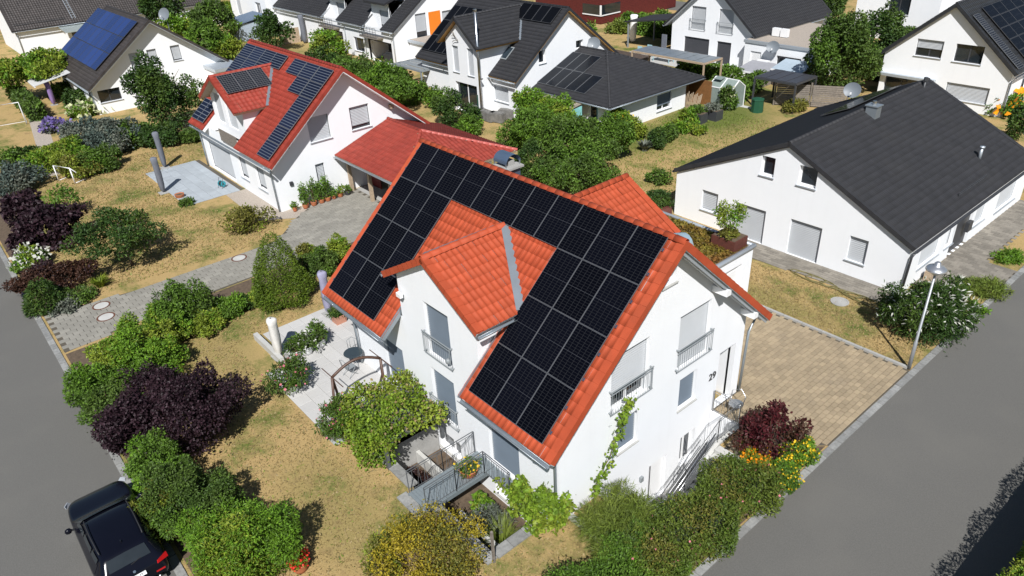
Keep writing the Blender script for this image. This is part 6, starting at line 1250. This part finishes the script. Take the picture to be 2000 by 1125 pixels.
shrub('wide lime green bush above the small goal', 'lime', 100, 305, 130, 1.8); shrub('olive green bush between lime bush and blue spruce', 'olive', 160, 320, 90, 1.5); shrub('green shrub at the dry lawn edge right of the olive bush', 'mid', 195, 310, 85, 1.7)
shrub('silvery blue juniper in the middle of the left garden', 'blue', 160, 262, 120, 2.2); shrub('silvery blue spruce next to the juniper', 'blue', 215, 270, 110, 2.2); shrub('grey-green shrub below the corner window', 'mid', 255, 262, 95, 1.9); shrub('violet blooming lavender bush in the left garden', 'sage', 103, 245, 60, .9, fl='f_violet', fln=500, fls=.10); shrub('cream hydrangea beside the blue panel house', 'bright', 165, 213, 70, 1.1, fl='f_cream', fln=300, fls=.16)
tree('tall dense dark tree before the gable of the blue panel house', 'dark', 318, 182, 112, 6.2, cz=.08, cov=2.4); shrub('dark shrubs at the foot of the tall dense tree', 'dark', 310, 262, 100, 1.6); shrub('small green shrub right of the tall dense tree', 'mid', 372, 262, 60, 1.0)
tree('light green tree at the left edge beside the awning', 'bright', 85, 122, 130, 4.6, cz=.42); tree('light green tree touching the left picture edge', 'bright', 15, 140, 100, 4.2, cz=.45); hedge('clipped green hedge strip left of the violet parasol', 'mid', *(lambda a, b: (min(a[0], b[0]), max(a[0], b[0]) , a[1] - .5, a[1] + .5))(G(80, 235), G(60, 190)), 1.4)
shrub('dark green shrub under the blue panel eave', 'dark', 152, 190, 60, 1.8); shrub('clipped dark shrub beside the violet parasol', 'mid', 128, 170, 60, 1.6); blades('dry ornamental grass at the lawn edge by the far grey parasol', 'grassy', tuple(G(275, 285)), .5, .6, 160)
# --- main house surroundings
def oleander(k, label, h, r, fl=None): x, y, z = POTS[k]; return shrub(label, 'mid' if k != 'f' else 'dark', 0, 0, 0, h, 'potted_oleander', 'shrub', base=z - .1, at=(x, y), r=r, ls=.12, wr=.3, cov=1.1 if k != 'f' else 2.2, fl=fl, fln=60, fls=.09, spiky=.4)
oleander('a', 'tall oleander in the white pot nearest the bistro table', 1.1, .45); oleander('b', 'oleander in the middle white pot of the terrace', .9, .45, 'f_white'); oleander('c', 'oleander in the smaller white pot', .8, .42); oleander('d', 'big oleander in the wide white pot at the lawn edge', 1.25, .85, 'f_pink'); oleander('e', 'pink flowering oleander in the pale blue tub', 1.3, .8, 'f_pink'); oleander('f', 'round dark bush in the salmon tub', .5, .35)
oleander('g', 'yellow-green flowers filling the bowl on the footbridge', .35, .4, 'f_yellow'); shrub('red blossoms filling the flower pot at the bottom lawn edge', 'green', 0, 0, 0, .3, 'potted_flowers', 'flowers', base=.3, at=POTS['h'][:2], r=.28, ls=.07, fl='f_red', fln=500, fls=.07, stems=0)
for k in range(8):
    x, y, z = POTS['r%d' % k]; hh = (.35, 1.5, 1.6, 1.3, 1.5, .35, .6, .45)[k]
    shrub(['small herb in the pot at the downpipe corner', 'climbing plant on the first tall stakes by the red roofed house', 'climbing plant on the second tall stakes', 'leafy tomato plant before the blind door', 'tall tomato plant right of the blind door', 'herb plant, third from the carport', 'large leaved plant, second from the carport', 'bushy potted plant right beside the carport'][k], 'green' if k != 6 else 'bright', 0, 0, 0, hh, 'potted_plant', 'plant', base=z - .05, at=(x, y), r=.28 if k not in (0, 5) else .2, cov=1.1, ls=.07)
shrub('green plant in the bowl at the patio corner', 'mid', 365, 393, 28, .5, 'small_bush', 'plant')
# pergola with grape vine
pg = pergola('vine_pergola', 'metal pergola buried under a vine beside the terrace', 4.5, 6.6, -7.2, -4.9, 1.12, IRON, 4, IRON)
vn = thing('vine_mass', 'dense green vine covering the pergola beside the house wall', 'vine', (5.5, -6.1, 0)); rng = rg(); P, N_ = box_cloud(2.9, 2.6, .42, 6500, rng, .2); P[:, 2] += 1.1; P[:, 0] -= .15; Q, M_ = box_cloud(2.1, .7, 1.3, 3600, rng, .2); Q[:, 1] -= 1.1; Q[:, 0] -= .2; Q[:, 2] += .05; foliage(vn, 'foliage', np.concatenate([P, Q]), np.concatenate([N_, M_]), .105, .8, LEAF['vine'], rng)
m = rng.choice(len(P), 420, replace=False); foliage(vn, 'dry_leaves', P[m] + N_[m] * .04, N_[m], .11, .8, LEAF['straw'], rng)
shrub('low red-brown ground cover in the left half of the sunken bed', 'bronze', 0, 0, 0, .5, 'ground_cover', 'plant', at=(7.0, -6.2), r=.9, base=-1.3, aspect=.45, stems=0)
shrub('silvery lavender mound in the sunken bed right of the footbridge', 'sage', 0, 0, 0, 1.0, 'lavender', 'shrub', at=(10.2, -5.8), r=.75, base=-1.3, ls=.11, wr=.22, spiky=.5, cov=1.6); blades('grey-green grass clump in the sunken bed', 'grassy', (11.1, -5.9, -1.2), .7, 1.3, 260); shrub('bright green leafy plant directly under the footbridge edge', 'bright', 0, 0, 0, .8, 'leafy_plant', 'plant', at=(9.55, -5.4), r=.45, base=-1.25, ls=.14, wr=.8); shrub('low green plants along the inner wall of the sunken bed', 'mid', 0, 0, 0, .5, 'ground_cover', 'plant', at=(10.7, -6.65), r=.9, base=-1.2, aspect=.3, stems=0)
shrub('grape vine mound in front of the house corner downpipe', 'vine', 1072, 985, 105, 1.5, 'grape_vine', 'vine', ls=.14, wr=.85, spiky=.5); shrub('grape vine foliage spreading left of the corner mound', 'vine', 1020, 965, 70, 1.0, 'grape_vine', 'vine', ls=.14, wr=.85, spiky=.5)
shrub('big soft rounded ornamental grass beside the gable wall', 'grassy', 1200, 1018, 180, 1.5, 'ornamental_grass', 'grass', ls=.26, wr=.06, cov=1.5, spiky=.25, stems=0); blades('grass fountain rising from the rounded ornamental grass', 'grassy', tuple(G(1200, 1040, 0)), 1.15, 1.5, 1200, w=.008, arch=1.5)
shrub('dark green shrub below the ornamental grass at the bottom edge', 'mid', 1235, 1085, 130, 1.4); shrub('small leaved shrub right of the dark shrub at the bottom edge', 'green', 1310, 1105, 80, 1.1)
gv = thing('climbing_vine', 'thin vine shoot climbing the white gable wall', 'vine', (12.5, -2.9, 0)); rng = rg(); pth = [np.array(AX(*p_, 0, 12.5)) for p_ in ((1160, 962), (1168, 935), (1190, 895), (1205, 850), (1212, 815), (1222, 790), (1230, 782))]; Pp = []
for a, b in zip(pth, pth[1:]):
    for k in range(60): q = a + (b - a) * rng.uniform(); Pp.append(q + np.array([rng.uniform(0, .12), rng.normal() * .14, rng.normal() * .12]) - np.array([12.5, -2.9, 0]))
foliage(gv, 'foliage', np.array(Pp), np.tile([1.0, 0, .2], (len(Pp), 1)), .13, .85, LEAF['vine'], rng); part(gv, 'stem', MB().tube([tuple(q) for q in pth], .012, 5), TWIG)
vv = thing('climbing_vine', 'vine tendril hanging from the footbridge landing', 'vine', (10.4, -5, 0)); pth = [np.array([9.9, -5.05, .5]), np.array([10.5, -5.1, .3]), np.array([10.9, -5.0, -.2]), np.array([11.4, -4.9, -.4])]; Pp = []
for a, b in zip(pth, pth[1:]):
    for k in range(40): q = a + (b - a) * rng.uniform(); Pp.append(q + rng.normal(size=3) * .1 - np.array([10.4, -5, 0]))
foliage(vv, 'foliage', np.array(Pp), np.tile([0, -1.0, .2], (len(Pp), 1)), .12, .85, LEAF['vine'], rng); part(vv, 'stem', MB().tube([tuple(q) for q in pth], .01, 5), TWIG)
hedge('broad mottled green hedge between stairs and right street', 'hedge', 14.85, 16.35, -4.4, .95, 1.15, wob=.16, ls=.09, fl='f_pink', fln=140); hedge('green hedge continuing to the bottom edge beside the right street', 'green', 14.5, 16.3, -7.2, -4.5, 1.1, wob=.18)
shrub('deep red Japanese maple bush on the driveway corner', 'acer', 1506, 838, 112, 2.2, ls=.10, wr=.6, spiky=.5, cov=1.8); shrub('orange blooming marigolds at the foot of the red bush', 'bright', 1478, 895, 65, .7, 'marigolds', 'flowers', fl='f_orange', fln=900, fls=.08); shrub('yellow blooming perennials along the kerb, right of the red bush', 'green', 1562, 880, 80, .9, 'yellow_perennials', 'flowers', fl='f_yellow', fln=420, fls=.07); shrub('yellow blooming perennials between hedge and red bush', 'green', 1525, 925, 80, .8, 'yellow_perennials', 'flowers', fl='f_yellow', fln=320, fls=.07); shrub('leafy green perennials left of the red bush', 'bright', 1462, 865, 40, .8, 'perennials', 'flowers', fl='f_orange', fln=80, fls=.08)
shrub('large buddleia with white flower spikes behind the street lamp', 'dark', 1815, 605, 175, 2.4, 'buddleia', 'shrub', ls=.13, wr=.25, spiky=.45, cov=1.9, fl='f_white', fln=650, fls=.15, flw=.28)
shrub('low wild grass mound on the verge right of the buddleia', 'grassy', 1925, 560, 90, .5, 'wild_plants', 'plant', ls=.12, wr=.15); shrub('green weeds at the garden path edge, far right', 'bright', 1975, 500, 60, .4, 'wild_plants', 'plant', ls=.12, wr=.2); shrub('low weeds at the kerb below the wild grass mound', 'green', 1905, 600, 40, .35, 'wild_plants', 'plant')
hedge('tall green hedge across the street in the bottom right corner', 'bright', 22.6, 24.6, -6, 14, 2.3, wob=.07, ls=.08, cov=4.5)
# sedum roof
rng = rg(); nS = 15000; P = np.stack([rng.uniform(1.7, 8.6, nS), rng.uniform(5.3, 10.7, nS), rng.uniform(2.8, 2.87, nS)], 1); P[:, 2] += .05 * np.sin(P[:, 0] * 3) * np.sin(P[:, 1] * 2.3); V, F = leaves_at(P, np.tile([0, 0, 1.0], (nS, 1)), .13, .8, rng); so_ = link('sedum', np_mesh('sedum', V, F, (LEAF['sedum'],)), ga.root); so_['kind'] = 'stuff'
shrub('little light green tree in the rusty roof planter', 'lime', 0, 0, 0, 1.7, 'potted_tree', 'tree', base=3.3, at=(8.0, 10.2), r=.65, cov=.8, spiky=.5, z0=.5); shrub('heather cushion filling the rusty roof planter', 'olive', 0, 0, 0, .35, 'potted_plant', 'plant', base=3.3, at=(8.0, 10.15), r=.5, stems=0); shrub('low shrub in the half hidden rusty planter', 'dark', 0, 0, 0, .6, 'potted_plant', 'plant', base=2.85, at=(2.9, 11.4), r=.8)
# --- middle gardens
tree('big dense fruit tree behind the orange roof ridge', 'mid', 1120, 275, 165, 3.6, cz=.15); tree('fruit tree left of the big dense fruit tree', 'green', 1058, 240, 110, 3.4, cz=.2); tree('fruit tree with yellowing leaves before the hipped wing', 'green', 1195, 258, 95, 3.2, cz=.2); tree('rounded fruit tree nearest the orange rear gable', 'mid', 1140, 335, 120, 2.4, cz=.1); tree('light green fruit tree next to the turquoise screen', 'bright', 1090, 215, 80, 2.8, cz=.25)
shrub('dark yew bush beside the arched chimney cap', 'dark', 1035, 318, 62, 2.6); shrub('yellow flowering bush against the hipped wing wall', 'lime', 1215, 235, 60, 2.0, fl='f_yellow', fln=120, fls=.1); shrub('low bush at the wing corner with a stake', 'dark', 1283, 268, 50, 1.4); shrub('bright lettuce-like plants in the wing border', 'bright', 1325, 247, 60, .8, 'garden_plants', 'plant'); shrub('yellow-green plant below the raised beds', 'lime', 1365, 253, 24, .8, 'garden_plants', 'plant'); blades('iris-like leaves at the corner of the green lawn', 'sage', tuple(G(1258, 295)), .5, 1.0, 120, w=.03)
shrub('herbs filling the left raised bed', 'mid', 0, 0, 0, .5, 'herbs', 'plant', base=.7, at=tuple(G(1360, 238)[:2]), r=.65, stems=0); shrub('herbs filling the right raised bed', 'sage', 0, 0, 0, .5, 'herbs', 'plant', base=.7, at=tuple(G(1390, 232)[:2]), r=.65, stems=0)
shrub('tall rose bush right of the greenhouse', 'mid', 1425, 190, 40, 2.0, fl='f_cream', fln=30, fls=.12); shrub('slender bush beside the compost bin', 'green', 1448, 175, 40, 2.0); shrub('bush between greenhouse and pergola', 'mid', 1470, 160, 50, 1.8); shrub('climbing plant on the lamella fence', 'olive', 1552, 205, 50, 1.0); shrub('flowering bush left of the pergola posts', 'green', 1440, 150, 40, 1.6, fl='f_white', fln=30, fls=.12)
hedge('clipped hedge strip behind the hipped wing', 'green', -19.5, -12.9, 41.8, 42.9, 1.1); tree('huge dense tree between annex and black panel house', 'mid', 1645, 98, 150, 6.4, cz=.12, cov=2.4, trunk=.18); tree('second dense tree right behind the huge tree', 'dark', 1705, 75, 110, 6.0, cz=.12, trunk=.16); shrub('shrub row below the second dense tree', 'dark', 1720, 130, 80, 2.2); shrub('bushes at the terrace door of the black panel house', 'mid', 1755, 155, 70, 1.8); shrub('red flowering shrub at the right edge beside the side wing', 'green', 1975, 205, 60, 1.6, fl='f_orange', fln=60, fls=.2); tree('tall dark shrub at the right edge', 'dark', 1990, 235, 40, 2.6, cz=.1)
hedge('tall clipped hedge behind the white parasol', 'green', -36.5, -24.5, 53.0, 54.3, 2.0); hedge('far clipped hedge at the top edge', 'dark', -44, -22, 76, 78, 3.0); shrub('round bush left of the red timber house corner', 'green', 1150, 60, 30, 2.0); shrub('grass-like garden plants before the red timber house', 'grassy', 1215, 50, 60, 1.6); shrub('light green garden bush beside the red timber house', 'lime', 1260, 42, 50, 1.6); shrub('garden bush at the driveway of the red timber house', 'green', 1290, 32, 40, 1.6)
shrub('conifer-dark bush left of the dark tiled house terrace', 'dark', 888, 215, 85, 3.0); shrub('leafy garden bush below the grey canopy', 'green', 855, 190, 50, 1.8); shrub('flower pot bush beside the grey canopy post', 'green', 828, 178, 30, 1.4, fl='f_pink', fln=50, fls=.15)
tree('broad green tree behind the red ridge, left of the grey canopy', 'green', 745, 165, 130, 4.0, cz=.1); tree('bush-like tree at the foot of the row houses', 'mid', 700, 140, 100, 3.4, cz=.1); tree('bright climbing shrub on the row house fence', 'bright', 645, 85, 70, 3.6, cz=.1); tree('dark tree beside the pale blue shed', 'dark', 528, 58, 65, 4.6, cz=.1); tree('tree group at the top left behind the blue panel house, nearest', 'green', 395, 75, 90, 4.6, cz=.1); tree('tree behind the blue panel house, farther back', 'mid', 415, 40, 100, 5.2, cz=.1); tree('light green tree at the top left by the gazebo', 'bright', 345, 55, 70, 4.2, cz=.2); tree('tall tree at the top edge beside the brown roof', 'dark', 310, 10, 70, 7.5, cz=.2); tree('shrubby tree between the shed and the striped panels', 'lime', 440, 92, 60, 2.6, cz=.1); tree('dark bush before the row house loggia', 'dark', 620, 110, 60, 2.2, cz=.1); shrub('low shrub under the row house window', 'mid', 680, 125, 50, 1.6); shrub('round bush at the corner of the row house', 'green', 780, 150, 60, 1.8); shrub('hanging green shrub at the grey pergola edge', 'green', 800, 180, 60, 2.2)
hedge('bright clipped hedge curving behind the blue shed', 'bright', *(lambda a: (a[0] - 5, a[0] + 5, a[1] - .8, a[1] + .8))(G(465, 38)), 1.8)
tree('background tree at the top edge left of the row houses', 'mid', 230, 4, 60, 7, cz=.2); hedge('row of young thujas behind the annex', 'dark', -10, 1.5, 63, 64.2, 1.8)
tree('upright fruit tree at the corner of the hipped wing terrace', 'bright', 1035, 205, 70, 3.4, cz=.2); shrub('leafy bush left of the big dense fruit tree', 'green', 1010, 262, 70, 2.0, spiky=.4); shrub('tall perennial bush at the hipped wing corner', 'lime', 1238, 250, 45, 1.8, spiky=.5); shrub('green border plants along the hipped wing wall', 'mid', 1302, 258, 50, 1.1, spiky=.4); shrub('bean row behind the staked bush', 'bright', 1345, 228, 50, 1.3, spiky=.4); shrub('dense bush between the yew and the fruit trees', 'mid', 1075, 335, 70, 1.8, spiky=.4); shrub('leafy shrub before the stone blocks', 'green', 915, 245, 60, 1.5, spiky=.4); shrub('low shrub beside the bungalow corner planter', 'mid', 1290, 345, 40, 1.0)
# --- lawn tufts
def tufts(name, poly, n, kind, h=.07, seed=1, avoid=()):
    rng = np.random.default_rng(seed); xs = [p[0] for p in poly]; ys = [p[1] for p in poly]; Q = []
    while len(Q) < n:
        x, y = rng.uniform(min(xs), max(xs)), rng.uniform(min(ys), max(ys))
        if inside(poly, x, y) and not any(inside(a, x, y) for a in avoid): Q.append((x, y))
    Q = np.array(Q); m = len(Q); t = rng.uniform(0, 2 * PI, m); hh = h * rng.uniform(.5, 1.4, m); lean = rng.normal(size=(m, 2)) * .05; w_ = .03
    V = np.empty((m, 3, 3)); V[:, 0] = np.stack([Q[:, 0] - w_ * np.cos(t), Q[:, 1] - w_ * np.sin(t), np.full(m, .0)], 1); V[:, 1] = np.stack([Q[:, 0] + w_ * np.cos(t), Q[:, 1] + w_ * np.sin(t), np.full(m, .0)], 1); V[:, 2] = np.stack([Q[:, 0] + lean[:, 0], Q[:, 1] + lean[:, 1], hh], 1)
    o = link(name, np_mesh(name, V.reshape(-1, 3), np.arange(3 * m).reshape(m, 3), (LEAF[kind],))); return tag(o, None, None, None, 'stuff')
HOUSE = rect(.3, 12.5, -4.6, 5); TERR = rect(-4.8, 4.4, -8.1, -3.1)
tag(tufts('grass_tufts', [(-9.5, -12.6), (15, -12.6), (15, -4.2), (12.3, -4.2), (12.2, -7.3), (5.5, -7.3), (4.5, -8), (-1.7, -8), (-5, -6.8), (-5, 1), (-8.6, 1), (-9.2, -9.4)], 20000, 'straw', .045, 5, (TERR, HOUSE)), 'short dry grass of the lawn around the main house', 'grass')
tag(tufts('grass_tufts', [(-9.5, -12.6), (15, -12.6), (15, -4.2), (12.3, -4.2), (12.2, -7.3), (5.5, -7.3), (4.5, -8), (-1.7, -8), (-5, -6.8), (-5, 1), (-8.6, 1), (-9.2, -9.4)], 2500, 'grassy', .045, 6, (TERR, HOUSE)), 'sparse green blades in the lawn around the main house', 'grass')
tag(tufts('grass_tufts', [(6, 11), (16.2, 11), (16.2, 17.4), (13.6, 17.4), (13.5, 14.8), (6, 14.3)], 9000, 'straw', .05, 7), 'short dry grass between the sand drive and the bungalow', 'grass')

tag(tufts('grass_tufts', [(-36, -11.8), (-14.5, -11.8), (-13.8, -2), (-16, -.5), (-22.5, -3.9), (-30, -4.2), (-32, 2), (-36, 2)], 16000, 'straw', .07, 8), 'short dry grass of the neighbouring left lawn', 'grass')
tag(tufts('grass_tufts', [(-36, -11.8), (-14.5, -11.8), (-13.8, -2), (-16, -.5), (-22.5, -3.9), (-30, -4.2), (-32, 2), (-36, 2)], 5000, 'grassy', .07, 9), 'scattered green blades of the neighbouring left lawn', 'grass')
tag(tufts('grass_tufts', [(-11, 15), (-3, 14), (.3, 17), (.3, 34), (-11.6, 35), (-11.6, 22)], 12000, 'grassy', .09, 10), 'green grass of the middle garden before the hipped wing', 'grass')
# ------------------------------------------------------------------ parked car (front towards -x)
PAINT = mat('black_car_paint', (.004, .0045, .009), .18, .05, 2, coat=.15, spec=.22); CARG = mat('tinted_car_glass', (.022, .027, .031), .08, .2, 1, spec=.5); RUBBER = mat('tyre_rubber', (.015, .015, .016), .8); TRIM = mat('black_plastic_trim', (.02, .02, .022), .6); REDL = mat('tail_light_red', (.42, .01, .012), .2, .1, 3, coat=.5); CHROME = mat('satin_chrome', (.6, .6, .6), .25, metal=1.0)
ST = [(0.0, .40, .70, .50, .74, .36), (.10, .30, .80, .72, .85, .56), (.35, .26, .91, .88, .96, .72), (.8, .25, .99, .94, 1.04, .80), (1.30, .25, 1.04, .95, 1.10, .80), (1.50, .25, 1.05, .95, 1.16, .80), (2.10, .25, 1.06, .95, 1.58, .64), (2.6, .25, 1.06, .95, 1.65, .64), (3.2, .25, 1.06, .95, 1.665, .64), (3.75, .25, 1.06, .95, 1.64, .62), (4.08, .26, 1.06, .94, 1.60, .60), (4.18, .27, 1.06, .93, 1.53, .60), (4.48, .30, 1.05, .90, 1.16, .66), (4.60, .33, 1.0, .86, 1.03, .66), (4.66, .40, .90, .80, .92, .58), (4.67, .5, .75, .7, .76, .5)]
def ring(s):
    x, zb, zs, ws, zr, wr_ = s; dz = zr - zs
    return [(ws * .90, zb), (ws * .985, zb + .10), (ws, zb + .3 if zs - zb > .5 else (zb + zs) / 2), (ws * .995, zs - .10), (ws * .955, zs), (wr_ + (ws * .955 - wr_) * .45, zs + dz * .55), (wr_ + .045, zs + dz * .80), (wr_ - .05, zs + dz * .945), (wr_ * .5, zr - .008), (0, zr)]
def lerp_ring(x):
    for a, b in zip(ST, ST[1:]):
        if a[0] <= x <= b[0]: t = (x - a[0]) / (b[0] - a[0]); return ring(tuple(p + (q - p) * t for p, q in zip(a, b)))
ST = [(x, zb * .95, zs * .95, ws, zr * .925, wr_) for x, zb, zs, ws, zr, wr_ in ST]
car = thing('parked_car', 'black estate style SUV parked at the left kerb beside the shrubs', 'car', (1.35, -15.25, .012))
V = []; F = []; n = 10
xs = sorted({round(s[0], 3) for s in ST})
for sd_ in (1, -1):
    off = len(V)
    for x in xs: V += [(x, sd_ * y, z) for y, z in lerp_ring(x)]
    for i in range(len(xs) - 1):
        for k in range(n - 1): q = off + i * n + k; F.append((q, q + 1, q + n + 1, q + n))
bd_ = MB().add(V, F); m = len(xs); bd_.add([v for v in V[:n]] + [(x, -y, z) for x, y, z in V[:n]][::-1], [tuple(range(2 * n))]); e0 = V[(m - 1) * n:m * n]; bd_.add([v for v in e0] + [(x, -y, z) for x, y, z in e0][::-1], [tuple(range(2 * n))])
me = mesh_of('body', bd_, True, (PAINT,)); bm = bmesh.new(); bm.from_mesh(me); bmesh.ops.remove_doubles(bm, verts=bm.verts, dist=.0005); bmesh.ops.recalc_face_normals(bm, faces=bm.faces); bm.to_mesh(me); bm.free(); body = link('body', me, car, Matrix.Identity(4)); sm_ = body.modifiers.new('round', 'SUBSURF'); sm_.levels = 2; sm_.render_levels = 2
def patch(name, x0, x1, k0, k1, sides, m_, nx=6, o_=.012, parent=None, shrink=.03):
    for sd_ in sides:
        V = []; F = []; K = k1 - k0 + 1
        for i in range(nx + 1):
            x = x0 + (x1 - x0) * i / nx; rr = lerp_ring(x)[k0:k1 + 1]
            for (y, z) in rr: V.append((x, sd_ * (y + o_ * (1 if y > .05 else 0)), z + o_ * .8))
        for i in range(nx):
            for k in range(K - 1): F.append((i * K + k, i * K + k + 1, (i + 1) * K + k + 1, (i + 1) * K + k))
        part(parent or car, name, MB().add(V, F), m_, True, True)
def full(name, x0, x1, kk, m_, nx=6, o_=.012, inset=.0):
    V = []; F = []; cols = None
    for i in range(nx + 1):
        x = x0 + (x1 - x0) * i / nx; rr = lerp_ring(x)[kk:]; row = [(x, y * (1 - inset), z + o_) for y, z in rr] + [(x, -y * (1 - inset), z + o_) for y, z in rr[::-1][1:]]; cols = len(row); V += row
    for i in range(nx):
        for k in range(cols - 1): F.append((i * cols + k, i * cols + k + 1, (i + 1) * cols + k + 1, (i + 1) * cols + k))
    return part(car, name, MB().add(V, F), m_, True, True)
full('windscreen', 1.58, 2.06, 6, CARG, 6, .02, -.02); full('rear_window', 4.20, 4.44, 7, CARG, 4, .03, .06)
for (a_, b_) in ((1.85, 2.6), (2.68, 3.4), (3.48, 3.95)): patch('side_window', a_, b_, 5, 6, (1, -1), CARG, 4, .02)
patch('window_sill_trim', 1.7, 4.0, 4, 5, (1, -1), PAINT, 6, .004)
for sd_ in (1, -1): part(car, 'roof_rail', MB().tube([(2.2, sd_ * .60, 1.49), (2.3, sd_ * .61, 1.55), (3.0, sd_ * .62, 1.575), (3.8, sd_ * .60, 1.55), (3.9, sd_ * .59, 1.50)], .018, 6), TRIM, True, True)
for sd_ in (1, -1):
    mi = part(car, 'wing_mirror', MB().lathe([(.02, -.1), (.09, -.06), (.105, 0), (.08, .07), (.01, .1)], n=10).xf(Matrix.Translation((1.75, sd_ * 1.07, 1.05)) @ Matrix.Rotation(PI / 2, 4, 'X') @ Matrix.Scale(.8, 4, (1, 0, 0))), PAINT, True, True); part(mi, 'mirror_arm', MB().bar((1.75, sd_ * .9, 1.02), (1.75, sd_ * 1.0, 1.04), .06, .04), TRIM)
    part(car, 'tail_light', MB().prism([(4.50, sd_ * .90, .97), (4.64, sd_ * .62, .94), (4.68, sd_ * .60, .86), (4.56, sd_ * .91, .82)], (.03, sd_ * .02, .02)), REDL, local=True); part(car, 'reflector', MB().box(4.66, 4.69, min(sd_ * .5, sd_ * .75), max(sd_ * .5, sd_ * .75), .56, .60), REDL, local=True)
    part(car, 'headlight', MB().prism([(.10, sd_ * .80, .80), (.30, sd_ * .92, .84), (.32, sd_ * .90, .74), (.08, sd_ * .72, .70)], (-.02, sd_ * .02, .01)), mat('headlight_lens', (.35, .37, .4), .1), local=True)
    part(car, 'exhaust_tip', MB().tube([(4.5, sd_ * .55, .34), (4.70, sd_ * .55, .34)], .05, 10), CHROME, True, True)
for x in (.95, 3.75):
    for sd_ in (1, -1):
        wh = part(car, 'wheel', MB().lathe([(.22, -.11), (.35, -.1), (.36, 0), (.35, .1), (.22, .11)], n=24, cap=False).xf(Matrix.Translation((x, sd_ * .84, .36)) @ Matrix.Rotation(PI / 2, 4, 'X')), RUBBER, True, True); part(wh, 'rim', MB().lathe([(.01, .085), (.06, .1), (.22, .08), (.235, .1)], n=20, cap=False).xf(Matrix.Translation((x, sd_ * .84, .36)) @ Matrix.Rotation(-sd_ * PI / 2, 4, 'X')), CHROME, True)
part(car, 'wiper', MB().bar((1.54, -.6, 1.10), (1.62, .25, 1.14), .02, .02), TRIM, local=True); part(car, 'wiper', MB().bar((1.54, -.1, 1.11), (1.62, .6, 1.14), .02, .02), TRIM, local=True); part(car, 'rear_wiper', MB().bar((4.47, 0, 1.11), (4.42, .3, 1.16), .018, .018), TRIM, local=True); part(car, 'aerial_fin', MB().prism([(3.7, 0, 1.50), (3.88, 0, 1.49), (3.86, 0, 1.57)], (0, .03, 0)), PAINT, local=True)
part(car, 'badge', MB().lathe([(.04, 0), (.04, .01), (.001, .012)], n=14).xf(Matrix.Translation((4.62, 0, .95)) @ Matrix.Rotation(math.radians(60), 4, 'Y')), CHROME, local=True)
PM = Matrix.Translation((4.70, 0, .80)) @ Matrix.Rotation(PI / 2, 4, 'Z') @ Matrix.Rotation(math.radians(62), 4, 'X')
plt = part(car, 'number_plate', MB().box(-.26, .26, -.056, .056, 0, .008).xf(PM), WHITEP, local=True); part(plt, 'plate_band', MB().box(-.26, -.215, -.056, .056, .0082, .0105).xf(PM), mat('plate_blue', (.01, .04, .35), .5))
tm = text_mesh('S XT 497', .105, .001); tm.materials.append(TRIM); tx = link('plate_lettering', tm, plt, PM @ Matrix.Translation((.02, 0, .0095)))
